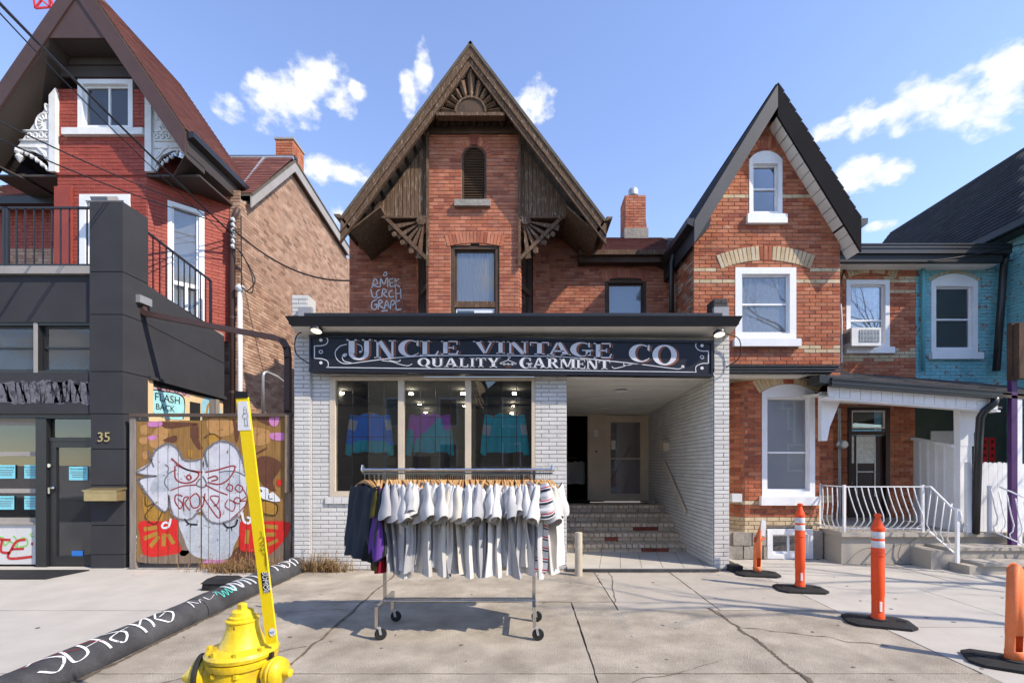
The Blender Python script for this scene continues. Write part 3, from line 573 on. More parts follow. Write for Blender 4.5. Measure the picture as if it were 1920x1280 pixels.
bricks(shop, (0, 7.42, 0), UX, UZ, NY, 3.86, Z(561, 7.42), [(X(1338, 7.42), X(1364, 7.42))], **{**cb, 'fn': lambda u, v, r: ('brick_black', random.random())}); MB().box(X(1338, 7.42), X(1364, 7.42), 7.421, 7.7, 3.86, Z(561, 7.42)).build('parapet_stub', 'brick_black', shop)
b = MB(); b.box(X(560, 7.36), X(585, 7.36), 7.34, 7.415, 3.87, Z(576, 7.36)); b.box(X(1338, 7.36), X(1366, 7.36), 7.34, 7.415, 3.87, Z(576, 7.36)); b.build('stub_flashing', 'grey_flash', shop)
finish_bricks(shop)
# ---- sign
SG = 7.17
sign = thing('shop_sign', 'long black shop sign lettered UNCLE VINTAGE CO QUALITY GARMENT with scroll border', 'sign', (0, SG, 3.05))
c4 = [P(580, 697, SG), P(1337, 706, SG), P(1337, 639, SG), P(580, 628, SG)]
MB().prism(c4, (0, .15, 0)).build('board', 'sign_board', sign)
b = MB(); 
for i in range(4):
    p, q = c4[i], c4[(i+1) % 4]; b.bar(p+V(0, -.004, .02 if i == 0 else -.02 if i == 2 else 0)+V(.02 if i == 3 else -.02 if i == 1 else 0, 0, 0), q+V(0, -.004, .02 if i == 0 else -.02 if i == 2 else 0)+V(.02 if i == 3 else -.02 if i == 1 else 0, 0, 0), .04 if i % 2 == 0 else .03, .04 if i % 2 == 0 else .03, up=(0, -1, 0))
b.build('frame', 'sign_board', sign)
def arcp(cx, cy, rx, ry, a0, a1, n=14): return [(cx+rx*math.cos(R(a0+(a1-a0)*i/n)), cy+ry*math.sin(R(a0+(a1-a0)*i/n))) for i in range(n+1)]
def ring(cx, cy, rx, ry, ix, iy, a0, a1, dx=0, n=16):
    o, i = arcp(cx, cy, rx, ry, a0, a1, n), arcp(cx+dx, cy, ix, iy, a0, a1, n); return [[o[k], o[k+1], i[k+1], i[k]] for k in range(n)]
def bx(a, b_, c, d): return [(a, b_), (c, b_), (c, d), (a, d)]
def sf(a, c, y, t=.07):           # bracketed serif
    return [bx(a, y, c, y+t)]
GL = {   # serif capitals in a unit box, heavy stems and hairlines
 'U': [bx(.08, .32, .30, 1), bx(.66, .32, .84, 1)]+ring(.46, .34, .38, .34, .20, .25, 180, 360)+sf(0, .38, .93)+sf(.58, .92, .93),
 'N': [bx(.10, 0, .20, 1), bx(.80, 0, .90, 1), [(.08, 1), (.33, 1), (.90, 0), (.68, 0)]]+sf(0, .32, 0)+sf(0, .30, .93)+sf(.68, 1, .93),
 'C': ring(.50, .5, .50, .52, .30, .45, 52, 308, .07, 22)+[[(.80, .70), (.90, .60), (.90, .98), (.83, .98)], [(.80, .14), (.92, .26), (.88, .16), (.78, .06)]],
 'L': [bx(.12, 0, .36, 1), bx(.12, 0, .90, .08), [(.78, .08), (.90, .08), (.97, .32), (.90, .32)]]+sf(0, .50, .93)+sf(0, .3, 0),
 'E': [bx(.12, 0, .36, 1), bx(.12, 0, .92, .08), bx(.12, .92, .90, 1), bx(.3, .46, .70, .54), bx(.66, .36, .72, .64), [(.82, .08), (.92, .08), (.98, .30), (.92, .30)], bx(.85, .72, .91, .93)]+sf(0, .4, .93)+sf(0, .4, 0),
 'V': [[(.08, 1), (.32, 1), (.60, .0), (.48, 0)], [(.80, 1), (.90, 1), (.60, 0), (.52, 0)]]+sf(0, .42, .93)+sf(.68, 1, .93),
 'I': [bx(.28, 0, .72, 1)]+sf(.02, .98, .93)+sf(.02, .98, 0),
 'T': [bx(.38, 0, .62, 1), bx(.03, .91, .97, 1), bx(.02, .70, .08, .95), bx(.92, .70, .98, .95)]+sf(.24, .76, 0),
 'A': [[(.42, 1), (.58, 1), (.93, 0), (.68, 0)], [(.40, 1), (.50, 1), (.18, 0), (.08, 0)], bx(.24, .28, .72, .37)]+sf(0, .30, 0)+sf(.58, 1, 0),
 'G': ring(.48, .5, .48, .52, .28, .45, 48, 335, .06, 22)+[[(.78, .70), (.86, .62), (.86, .98), (.80, .98)], bx(.68, .05, .90, .42)]+sf(.52, 1.0, .40),
 'O': ring(.5, .5, .5, .52, .27, .44, 0, 360, 0, 28), 'Q': ring(.46, .52, .46, .48, .24, .40, 0, 360, 0, 24)+[[(.42, .12), (.62, .14), (1.02, -.16), (.80, -.16)]],
 'Y': [bx(.38, 0, .62, .46), [(.06, 1), (.32, 1), (.60, .42), (.40, .42)], [(.76, 1), (.90, 1), (.60, .42), (.5, .42)]]+sf(0, .40, .93)+sf(.66, 1, .93)+sf(.24, .76, 0),
 'R': [bx(.12, 0, .34, 1)]+ring(.44, .74, .40, .26, .18, .18, -90, 90, 0, 12)+[bx(.3, .92, .46, 1), bx(.3, .48, .46, .56), [(.40, .50), (.60, .50), (1.0, 0), (.76, 0)]]+sf(0, .46, 0)+sf(0, .34, .93),
 'M': [bx(.08, 0, .15, 1), bx(.76, 0, .93, 1), [(.06, 1), (.28, 1), (.56, .1), (.46, .1)], [(.70, 1), (.80, 1), (.53, .1), (.46, .1)]]+sf(0, .24, 0)+sf(0, .24, .93)+sf(.66, 1, 0)+sf(.74, 1, .93),
 'S': ring(.5, .74, .38, .26, .2, .17, 30, 270, 0, 12)+ring(.5, .26, .40, .28, .2, .18, -150, 90, 0, 12)}
def sgp(px, py, d): return P(px, py, SG)+V(0, -d, 0)
def glyph(ch, x0, x1, y0, y1, lay, nm='letter'):
    for (dx, dy, d, mt) in lay:
        b = MB()
        for poly in GL[ch]: b.face([sgp(x0+(x1-x0)*u+dx, y1+(y0-y1)*v+dy, d) for u, v in poly])
        if d == lay[-1][2]: top = b.build(nm, mt, sign, fix=False)
        else: b.build('letter_shadow', mt, sign, fix=False)
lay1 = [(4.6, 1.3, .003, 'sign_brown'), (0, 0, .006, 'sign_silver')]; lay2 = [(2.0, 1.3, .003, 'sign_grey'), (0, 0, .006, 'sign_silver')]
for ch, x0, x1, y0, y1 in [('U', 650, 700, 636, 675), ('N', 702, 742, 637.5, 671.5), ('C', 747, 789, 637.5, 668), ('L', 788, 824, 638.5, 667), ('E', 827, 861, 639, 664.5), ('V', 887, 928, 639.5, 663), ('I', 930, 947, 640, 663), ('N', 951, 990, 640, 664), ('T', 993, 1030, 641, 664.5), ('A', 1026, 1070, 641.5, 666), ('G', 1069, 1112, 642, 668), ('E', 1113, 1148, 643, 671.5), ('C', 1179, 1222, 646, 678), ('O', 1223, 1269, 647, 684)]: glyph(ch, x0, x1, y0, y1, lay1)
for ch, x0, x1, y0, y1 in [('Q', 783, 808, 671, 687), ('U', 809, 833, 671, 687.5), ('A', 833, 859, 671, 688), ('L', 861, 879, 671, 688), ('I', 881, 890, 671, 688), ('T', 892, 911, 670.5, 688), ('Y', 912, 938, 670, 688.5), ('G', 974, 998, 670, 690), ('A', 998, 1024, 670.5, 690), ('R', 1025, 1048, 671, 690), ('M', 1049, 1079, 672, 691), ('E', 1080, 1098, 673, 691.5), ('N', 1099, 1121, 674, 692), ('T', 1122, 1144, 675, 692)]: glyph(ch, x0, x1, y0, y1, lay2)
for ch, x0, x1 in (('E', 944, 948), ('S', 951, 955), ('T', 958, 963)): glyph(ch, x0, x1, 680, 685, [(0, 0, .006, 'sign_silver')])
text('2004', .042, 'sign_brown', frame(sgp(953.5, 688.2, .005), UX, UZ), sign)
b = MB(); g = lambda u, v: sgp(u, v, .0065)
def sl(x): return (x-580)/757*9.0       # the board hangs a touch lower on the right
L_ = lambda pts: [(x, y+sl(x)-sl(690)) for x, y in pts]
bd = [(612, 632)]+[(612+(1300-612)*i/6, 632+9.2*(i/6)) for i in range(1, 7)]
stroke(b, bd, 1.5, g, raw=True); stroke(b, [(612, 688.5)]+[(612+688*i/6, 688.5+9*(i/6)) for i in range(1, 7)], 1.5, g, raw=True)
stroke(b, [(612, 632), (615, 638), (612, 645), (603, 648), (590, 648.5)], 1.6, g); stroke(b, [(590, 648), (590, 672)], 1.8, g, raw=True); stroke(b, [(590, 671.5), (603, 672.5), (613, 676), (616, 682), (615, 688.5)], 1.6, g)
stroke(b, [(1306, 641.5), (1304, 648), (1308, 655), (1316, 658), (1328, 658)], 1.6, g); stroke(b, [(1328, 658), (1328, 681)], 1.8, g, raw=True); stroke(b, [(1328, 681), (1316, 681.5), (1306, 686), (1304, 692), (1305, 697)], 1.6, g); stroke(b, [(1299, 641.3), (1306, 641.5)], 1.5, g, raw=True); stroke(b, [(1299, 697.3), (1305.5, 697.6)], 1.5, g, raw=True)
for cx, cy, fl in ((602, 637.5, 1), (602, 659.5, 0), (602, 680, 1), (1316, 648, 1), (1316, 669.5, 0), (1316, 690, 1)):
    if fl: fill(b, arcp(cx, cy, 3.2, 3.0, 0, 360, 12)[:-1], g, raw=True)
    else: stroke(b, arcp(cx, cy, 3.4, 2.8, 0, 360, 14), 1.4, g, raw=True)
stroke(b, [(651, 645.5), (638, 649), (629, 660), (632, 673), (643, 681), (660, 681), (690, 677), (740, 671), (790, 667.5), (850, 666.3), (930, 666.4), (1010, 667.5), (1080, 670.5), (1150, 677.5), (1210, 684), (1262, 690.8), (1274, 691.2), (1281, 688)], 1.5, g)
stroke(b, [(648, 668), (650, 664), (645, 664), (642, 670), (646, 677), (660, 680.5)], 1.5, g); stroke(b, [(670, 645), (678, 649), (679, 658), (675, 660)], 1.4, g); fill(b, arcp(676, 659.5, 2.4, 2.2, 0, 360, 10)[:-1], g, raw=True); fill(b, arcp(1280, 687.5, 3.2, 3, 0, 360, 10)[:-1], g, raw=True); fill(b, arcp(646, 667, 2.4, 2.2, 0, 360, 10)[:-1], g, raw=True)
stroke(b, [(716, 676), (735, 678), (750, 683), (765, 685.5), (773, 682)], 1.3, g); stroke(b, [(730, 675), (742, 678), (750, 677), (750, 674)], 1.2, g); stroke(b, [(1147, 687), (1152, 690.5), (1165, 688), (1183, 683), (1205, 683)], 1.3, g); stroke(b, [(1170, 681), (1169, 684), (1176, 685), (1190, 682)], 1.2, g)
stroke(b, [(937, 681), (953, 675), (969, 682), (966, 683)], 1.1, g, raw=True); stroke(b, [(937, 681), (941, 682.5), (965, 683)], .9, g, raw=True); stroke(b, [(953, 675), (953, 672), (956.5, 671), (956, 668.4), (951.5, 669)], 1.0, g)
b.build('scroll_border', 'sign_silver', sign, fix=False)
for px, py, sd in ((593, 620, -1), (1349, 627, 1)):    # round flood lights at both ends
    c = P(px, py, 7.02); t = thing('flood_light', 'small round flood light at the %s end of the shop sign' % ('UNCLE' if sd < 0 else 'CO'), 'lamp', (c.x, c.y, c.z-.05), 'sign flood lights')
    MB().lathe([(.02, .06), (.06, .055), (.088, .035), (.092, 0), (.088, -.01), (.08, -.01)], c, (0, .35, 1), n=20, cap=False).build('housing', 'black_metal', t, smooth=40)
    MB().lathe([(.001, -.004), (.08, -.004), (.08, -.002)], c, (0, .35, 1), n=20, cap=False).build('lens', 'lamp_glow', t); MB().bar(c+V(0, .03, .04), V(c.x, c.y+.1, fz0+.03), .02, .02).build('bracket', 'black_metal', t)
    pts = smooth2([(px-sd*-8, py-2), (px+sd*36, py+8), (px+sd*38, py+42), (px+sd*12, py+62)], 8)
    MB().tube([P(a, d, 7.2) for a, d in pts], .009, 6).build('cable', 'wire_black', t, smooth=True)
for k, pts in enumerate(([(595, 625), (680, 632), (770, 634)], [(860, 637), (930, 632), (1000, 628)])): tag(MB().tube([P(a, d, 7.14) for a, d in smooth2(pts, 6)], .004, 5).build('thin_cable', 'wire_black'), ('thin slack cable above the word UNCLE under the shop soffit', 'thin slack cable above the word VINTAGE under the shop soffit')[k], 'cable')
# ---------------------------------------------------------------- roof helpers
def roof_slab(root, a, b_, y0, y1, th, name, mt):       # a, b_: (x, z) of ridge and eave; slab runs y0..y1
    d = Vector((b_[0]-a[0], 0, b_[1]-a[1])).normalized(); n = Vector((-d.z, 0, d.x)); n = n if n.z > 0 else -n
    A, B = V(a[0], 0, a[1]), V(b_[0], 0, b_[1])
    return MB().hexa([A-n*th+V(0, y0, 0), B-n*th+V(0, y0, 0), B-n*th+V(0, y1, 0), A-n*th+V(0, y1, 0), A+V(0, y0, 0), B+V(0, y0, 0), B+V(0, y1, 0), A+V(0, y1, 0)]).build(name, mt, root), n, d
def rake(root, a, b_, y, wd, th, mt, name, inset=0):     # sloping board along a gable edge, plumb-cut at both ends
    A, B = V(a[0], y, a[1]), V(b_[0], y, b_[1]); k = V(0, 0, -wd); s = V(0, 0, -inset)
    return MB().prism([A+s, B+s, B+s+k, A+s+k], (0, th, 0)).build(name, mt, root)
def shingles(root, O, U, Vv, N, u0, u1, v1, mt, cs=.125, bl=.30, v0=0):
    bricks(root, O, U, Vv, N, v0, v1, [(u0, u1)] if not callable(u0) else u0, mortar='crack', course=cs, blen=bl, depth=.007, gap=.006, jit=.001, fn=lambda u, v, r: (mt, random.random()), part='shingle', tilt=.007)
# ---------------------------------------------------------------- middle brick house (behind the shop)
mh = thing('brick_house', 'red brick house with steep weathered brown timber gable standing behind the white shop', 'house', (-1, 11, 0))
BY, WYm, GY = 9.35, 10.3, 8.95
bx0, bx1 = X(803, BY), X(973, BY); bc = (bx0+bx1)/2; bt = Z(253, BY)
w1 = (X(845, BY), X(936, BY), 3.9, Z(457, BY), .07); w2 = (X(866, BY), X(912, BY), Z(378, BY), Z(273, BY), .235)
mb_fn = lambda u, v, r: ('brick', min(1, max(0, random.gauss(.5, .28))))
bricks(mh, (0, BY, 0), UX, UZ, NY, 4.2, bt, holes(bx0, bx1, w1, w2), fn=mb_fn)
voussoirs(mh, ((w1[0]+w1[1])/2, BY, 0), UX, UZ, NY, (w1[1]-w1[0])/2+.06, .075, w1[3]-.07, .235, 17)
voussoirs(mh, ((w2[0]+w2[1])/2, BY, 0), UX, UZ, NY, (w2[1]-w2[0])/2, .235, w2[3]-.235, .12, 13)
c2 = (w2[0]+w2[1])/2
MB().prism([V(c2-.07, BY-.03, w2[3]+.0), V(c2+.07, BY-.03, w2[3]), V(c2+.10, BY-.03, bt-.005), V(c2-.10, BY-.03, bt-.005)], (0, .04, 0)).build('keystone', 'brick_chip', mh)
b = MB(); b.box(bx0, w1[0], BY+.002, BY+.2, 3.9, bt); b.box(w1[1], bx1, BY+.002, BY+.2, 3.9, bt); b.box(w1[0], w1[1], BY+.002, BY+.2, w1[3], w2[2]); b.box(w1[0], w2[0], BY+.002, BY+.2, w2[2], bt); b.box(w2[1], w1[1], BY+.002, BY+.2, w2[2], bt); b.box(w2[0], w2[1], BY+.15, BY+.2, w2[2], bt)
b.build('core_wall', 'mortar', mh)
# bay window with curtain, and the sliding sash just above the shop roof
wn = window(mh, w1[0], w1[1], 4.45, w1[3]-.03, BY+.03, 'wood_dark', .075, .14, 'glass_pale', rails=(4.86,), back='curtain_white', backY=.06, rec=.05)
MB().box(w1[0]+.02, w1[1]-.02, BY+.02, BY+.12, 4.78, 4.9).build('lower_rail', 'wood_old', wn); MB().box(w1[0]+.1, w1[1]-.1, BY+.045, BY+.075, 4.40, 4.76).build('slider_sash', 'white_paint', wn); MB().box(w1[0]+.13, (w1[0]+w1[1])/2-.02, BY+.04, BY+.044, 4.40, 4.72).build('pane', 'glass_dark', wn)
# arched louvre
MB().prism([V(bx0+.2, BY+.6, 4), V(bx1-.2, BY+.6, 4), V(X(1000, WYm), WYm+.1, 4), V(X(785, WYm), WYm+.1, 4)], (0, 0, 3.4)).build('inner_wall', 'dark_room', mh)
b = MB(); c_, hw = (w2[0]+w2[1])/2, (w2[1]-w2[0])/2; zs = w2[3]-hw
op = [(c_-hw, w2[2])]+[(c_+hw*math.cos(R(180-a)), zs+hw*math.sin(R(180-a))) for a in range(0, 181, 15)]+[(c_+hw, w2[2])]
for i in range(len(op)-1):
    p, q = op[i], op[i+1]; k = .84; f = lambda t: V(c_+(t[0]-c_)*k, BY+.0, (zs if t[1] > zs else t[1])+(t[1]-zs)*(k if t[1] > zs else 0))
    P0, Q0 = V(p[0], BY, p[1]), V(q[0], BY, q[1]); b.hexa([P0, Q0, f(q), f(p), P0+V(0, .12, 0), Q0+V(0, .12, 0), f(q)+V(0, .12, 0), f(p)+V(0, .12, 0)])
lf = b.build('louvre_frame', 'wood_dark', mh)
z = w2[2]+.03
while z < w2[3]-.06:
    ww = hw*.86 if z < zs else math.sqrt(max(0, (hw*.84)**2-(z-zs)**2))
    if ww > .05: MB().ob((c_, BY+.07, z), (ww, 0, 0), (0, .045, -.022), (0, .004, .007)).build('slat', 'wood_dark', lf)
    z += .052
MB().box(X(853, BY), X(920, BY), BY-.1, BY+.04, w2[2]-.13, w2[2]-.005).build('louvre_sill', 'stone_base', mh)
# canted sides of the bay, and the back wall on both sides
for sx, ex, ew in ((bx0, X(780, WYm), -1), (bx1, X(1005, WYm), 1)):
    A, B = V(sx, BY, 0), V(ex, WYm, 0); U = (B-A).normalized(); Nn = V(U.y, -U.x, 0)*(1 if ew > 0 else -1); L = (B-A).length
    if ew > 0: Nn = V(U.y, -U.x, 0)
    else: Nn = V(-U.y, U.x, 0)
    bricks(mh, A, U, UZ, Nn, 4.2, 6.6, holes(0, L, (.12, .82, 4, 6.35)), fn=mb_fn)
    q = MB(); 
    for a_, b_ in ((.12, .19), (.75, .82)): q.hexa([A+U*a_+UZ*4.2-Nn*.1, A+U*b_+UZ*4.2-Nn*.1, A+U*b_+UZ*4.2-Nn*.02, A+U*a_+UZ*4.2-Nn*.02, A+U*a_+UZ*6.35-Nn*.1, A+U*b_+UZ*6.35-Nn*.1, A+U*b_+UZ*6.35-Nn*.02, A+U*a_+UZ*6.35-Nn*.02])
    for z_ in (5.25, 6.25): q.hexa([A+U*.19+UZ*z_-Nn*.1, A+U*.75+UZ*z_-Nn*.1, A+U*.75+UZ*z_-Nn*.03, A+U*.19+UZ*z_-Nn*.03, A+U*.19+UZ*(z_+.1)-Nn*.1, A+U*.75+UZ*(z_+.1)-Nn*.1, A+U*.75+UZ*(z_+.1)-Nn*.03, A+U*.19+UZ*(z_+.1)-Nn*.03])
    sw = q.build('side_window', 'wood_dark', mh); MB().face([A+U*.19+UZ*4.2-Nn*.08, A+U*.75+UZ*4.2-Nn*.08, A+U*.75+UZ*6.3-Nn*.08, A+U*.19+UZ*6.3-Nn*.08]).build('pane', 'glass', sw); MB().face([A+U*.1+UZ*4.2-Nn*.3, A+U*.82+UZ*4.2-Nn*.3, A+U*.82+UZ*6.35-Nn*.3, A+U*.1+UZ*6.35-Nn*.3]).build('backing', 'blind_grey' if ew < 0 else 'curtain_lace', sw)
hx0, hx1 = X(655, WYm), X(1252, WYm); rw_ = (X(1134, WYm), X(1212, WYm), 4.0, Z(522, WYm), .06)
lw_fn = lambda u, v, r: ('brick', random.uniform(0, .65))
bricks(mh, (0, WYm, 0), UX, UZ, NY, 4.5, 6.75, [(hx0, X(780, WYm))], fn=lw_fn)
bricks(mh, (0, WYm, 0), UX, UZ, NY, 4.5, Z(478, WYm), holes(X(1005, WYm), hx1, rw_), fn=mb_fn)
bricks(mh, (0, WYm+.001, 0), UX, UZ, NY, Z(478, WYm)+.001, 6.75, [(X(1005, WYm), X(1098, WYm))], fn=mb_fn); MB().box(X(1003, WYm), X(1098, WYm), WYm+.01, WYm+.2, 6.3, 6.8).build('core_wall', 'mortar', mh)
bricks(mh, (0, WYm-.07, 0), UX, UZ, NY, 4.5, 6.3, [(X(757, WYm), X(780, WYm)+.05)], fn=lw_fn); bricks(mh, (0, WYm-.07, 0), UX, UZ, NY, 4.5, 6.6, [(X(1005, WYm)-.05, X(1030, WYm))], fn=mb_fn)
voussoirs(mh, ((rw_[0]+rw_[1])/2, WYm, 0), UX, UZ, NY, (rw_[1]-rw_[0])/2+.05, .06, rw_[3]-.05, .2, 15)
b = MB(); b.box(hx0, X(785, WYm), WYm+.003, WYm+.2, 3.9, 6.75); b.box(X(1000, WYm), rw_[0], WYm+.003, WYm+.2, 3.9, 6.3); b.box(rw_[1], hx1, WYm+.003, WYm+.2, 3.9, 6.3); b.box(rw_[0], rw_[1], WYm+.003, WYm+.2, rw_[3], 6.3); b.box(hx0, hx0+.2, WYm+.2, 17, 3, 6.7); b.build('core_wall', 'mortar', mh)
window(mh, rw_[0], rw_[1], 4.3, rw_[3]-.03, WYm+.02, 'wood_dark', .07, .14, 'glass_pale', back='blind_blue', backY=.05, rec=.05)
# timber gable
ax, az = X(882, GY), Z(78, GY); e0 = (X(638, GY), Z(408, GY)); e1 = (X(1137, GY), Z(413, GY))
for e, sd in ((e0, -1), (e1, 1)):
    roof_slab(mh, (ax, az), e, GY-.02, 12.5, .05, 'roof_slope', 'shingle_dark' if 0 else 'crack')
    ins = [(0.035, .20, .05, 'bargeboard', 0), (.235, .03, .085, 'moulding', -.03), (.265, .15, .045, 'inner_bargeboard', 0), (.415, .028, .07, 'moulding', -.02)]
    for i, wd, th, nm, dy in ins: rake(mh, (ax, az), e, GY+dy, wd*1.22, th, 'wood_old', nm, i*1.0+.03)
    # underside boards of the overhang, front to back between bargeboard and wall
    sl = (e[1]-az)/(e[0]-ax); n = 15
    for k in range(n):
        t0, t1 = k/n+.012, (k+1)/n-.012; f = lambda t: V(ax+(e[0]-ax)*t, 0, az+(e[1]-az)*t-.20)
        p, q = f(t0), f(t1); MB().hexa([p+V(0, GY+.05, -.02), q+V(0, GY+.05, -.02), q+V(0, BY+.4, -.02), p+V(0, BY+.4, -.02), p+V(0, GY+.05, 0), q+V(0, GY+.05, 0), q+V(0, BY+.4, 0), p+V(0, BY+.4, 0)]).build('soffit_board', 'wood_old', mh)
    # boarded side panel beside the bay
    ex = bx0-.02 if sd < 0 else bx1+.02; zb = Z(405, BY); xe = ax+(zb+.45-az)/sl; nb = 13
    for k in range(nb):
        xa, xb = ex+(xe-ex)*k/nb, ex+(xe-ex)*(k+1)/nb; g_ = .005*(1 if xb > xa else -1); xa += g_; xb -= g_
        za, zt = az+(xa-ax)*sl-.42, az+(xb-ax)*sl-.42; d = random.uniform(0, .012)
        if min(za, zt) < zb+.02: continue
        MB().prism([V(xa, BY-.02+d, zb), V(xb, BY-.02+d, zb), V(xb, BY-.02+d, zt), V(xa, BY-.02+d, za)], (0, .03, 0)).build('gable_board', 'wood_panel', mh)
    MB().box(min(ex, xe), max(ex, xe), BY+.02, BY+.05, zb, zb+.3).build('panel_backing', 'wood_dark', mh)
    # level soffit under the panel, running back to the wall
    for k in range(7):
        ya, yb = BY-.0+(WYm-BY)*k/7, BY+(WYm-BY)*(k+1)/7; MB().box(min(ex, e[0]-sd*.12), max(ex, e[0]-sd*.12), ya+.004, yb-.004, zb-.01-.03*(k % 2)*.2, zb+.02).build('soffit_board', 'wood_dark', mh)
    MB().hexa([(e[0]-sd*.02, GY, e[1]-.02), (e[0]-sd*.16, GY, e[1]-.24), (e[0]-sd*.16, 10.75, e[1]-.24), (e[0]-sd*.02, 10.75, e[1]-.02), (e[0]-sd*.05, GY, e[1]+.0), (e[0]-sd*.20, GY, e[1]-.20), (e[0]-sd*.20, 10.75, e[1]-.20), (e[0]-sd*.05, 10.75, e[1])]).build('eave_board', 'wood_dark', mh)
    MB().hexa([(e[0]-sd*.16, GY+.05, e[1]-.24), (e[0]-sd*.75, GY+.05, zb-.02), (e[0]-sd*.75, WYm+.3, zb-.02), (e[0]-sd*.16, WYm+.3, e[1]-.24), (e[0]-sd*.16, GY+.05, e[1]-.21), (e[0]-sd*.75, GY+.05, zb+.02), (e[0]-sd*.75, WYm+.3, zb+.02), (e[0]-sd*.16, WYm+.3, e[1]-.21)]).build('eave_soffit', 'wood_old', mh)
    MB().hexa([(e[0]+sd*.0, GY-.02, e[1]-.02), (e[0]+sd*.11, GY-.02, e[1]+.03), (e[0]+sd*.11, 10.7, e[1]+.03), (e[0], 10.7, e[1]-.02), (e[0]+sd*.0, GY-.02, e[1]+.06), (e[0]+sd*.12, GY-.02, e[1]+.06), (e[0]+sd*.12, 10.7, e[1]+.06), (e[0], 10.7, e[1]+.06)]).build('gutter', 'wood_old', mh)
    # fan bracket at the bay corner
    Yb = BY-.06; cx_ = ex+(0); H = lambda px, py: P(px, py, Yb)
    mir = (lambda px: px) if sd < 0 else (lambda px: 1776-px)
    br = MB().bar(H(mir(802), 251), H(mir(802), 500), .05, .05, up=(0, 1, 0)).build('bracket_post', 'wood_old', mh)
    b = MB(); b.bar(H(mir(716), 408), H(mir(800), 408), .07, .045, up=(0, 0, 1)); b.bar(H(mir(722), 407), H(mir(801), 486), .07, .055, up=(0, 1, 0)); b.build('bracket', 'wood_old', mh)
    for a_ in (12, 32, 50, 66, 82):
        p = H(mir(795), 413); r = .86/ (math.cos(R(a_))+math.sin(R(a_))); MB().prism([p+V(sd*.10*math.cos(R(a_+6)), 0, -.10*math.sin(R(a_+6))), p+V(sd*.10*math.cos(R(a_-6)), 0, -.10*math.sin(R(a_-6))), p+V(sd*r*math.cos(R(a_-4.5)), 0, -r*math.sin(R(a_-4.5))), p+V(sd*r*math.cos(R(a_+4.5)), 0, -r*math.sin(R(a_+4.5)))], (0, .035, 0)).build('fan_spoke', 'wood_old', mh)
    MB().lathe([(.001, -.03), (.09, -.02), (.10, 0), (.08, .03)], H(mir(790), 414)+V(0, -.01, 0), (0, 1, 0), n=12).build('rosette', 'wood_old', mh)
    for t in (.3, .5, .7):
        p = H(mir(722+79*t-6), 407+79*t+9); MB().lathe([(.001, -.03), (.05, -.025), (.055, .02)], p, (0, 1, 0), n=10).build('boss', 'wood_old', mh)
# sunburst panel and dentil beam
q0, q1 = X(820, GY+.03), X(944, GY+.03); zb = Z(212, GY); sb = GY+.06; cxm = X(883, sb)
MB().prism([V(q0-.05, sb+.07, zb), V(q1+.05, sb+.07, zb), V(cxm, sb+.07, Z(118, sb))], (0, .03, 0)).build('sunburst_back', 'wood_dark', mh)
nray = 11
for k in range(nray):
    a0, a1 = R(180*k/nray+2.2), R(180*(k+1)/nray-2.2); r0 = .36; am = (a0+a1)/2
    def edge(a):               # where the ray meets the gable edge
        s_ = 1.36; return min(2, (Z(126, sb)-zb)/(math.sin(a)+s_*abs(math.cos(a))))
    pt = lambda a, r: V(cxm+r*math.cos(a)*.80, sb, zb+.02+r*math.sin(a)*.8)
    if edge(am) > r0+.06:
        r1 = edge(am)*1.0; A_, B_ = pt(a0, r0), pt(a1, r0); C_, D_ = pt(a1, max(r0, edge(a1)*1.12)), pt(a0, max(r0, edge(a0)*1.12)); M_, N_ = pt(am, r0)+V(0, -.045, 0), pt(am, max(r0, edge(am)*1.12))+V(0, -.06, 0)
        b = MB(); b.face([A_, M_, N_, D_]); b.face([M_, B_, C_, N_]); b.face([A_, V(A_.x, sb+.08, A_.z), V(D_.x, sb+.08, D_.z), D_]); b.face([B_, V(B_.x, sb+.08, B_.z), V(C_.x, sb+.08, C_.z), C_]); b.build('sun_ray', 'wood_old', mh)
b = MB()
hb = [V(cxm+.28*math.cos(R(a)), sb-.05, zb+.02+.28*math.sin(R(a))) for a in range(0, 181, 12)]; b.prism(hb, (0, .08, 0)); b.build('half_sun', 'wood_dark', mh)
b = MB(); 
for i in range(15):
    a0, a1 = R(180*i/15), R(180*(i+1)/15); o_ = lambda a, r: V(cxm+r*math.cos(a), sb-.07, zb+.02+r*math.sin(a)); b.prism([o_(a0, .27), o_(a1, .27), o_(a1, .305), o_(a0, .305)], (0, .09, 0))
b.build('half_sun_rim', 'wood_old', mh)
MB().box(q0-.02, q1+.02, GY-.0, sb+.09, zb-.045, zb+.018).build('sunburst_ledge', 'wood_old', mh)
bmz0, bmz1 = bt, Z(205, BY)
MB().box(bx0-.04, bx1+.04, BY-.04, BY+.1, bmz0+.0, bmz0+.14).build('beam', 'wood_dark', mh); MB().box(bx0-.04, bx1+.04, BY-.01, BY+.1, bmz0+.14, bmz0+.42).build('beam_board', 'wood_dark', mh)
for k in range(13): x = bx0+(bx1-bx0)*(k+.5)/13; MB().box(x-.04, x+.04, BY-.035, BY+.0, bmz0+.16, bmz0+.25).build('dentil', 'wood_old', mh)
MB().box(bx0+.05, bx1-.05, GY+.1, BY-.01, bmz0+.42, bmz0+.45).build('beam_soffit', 'wood_dark', mh)
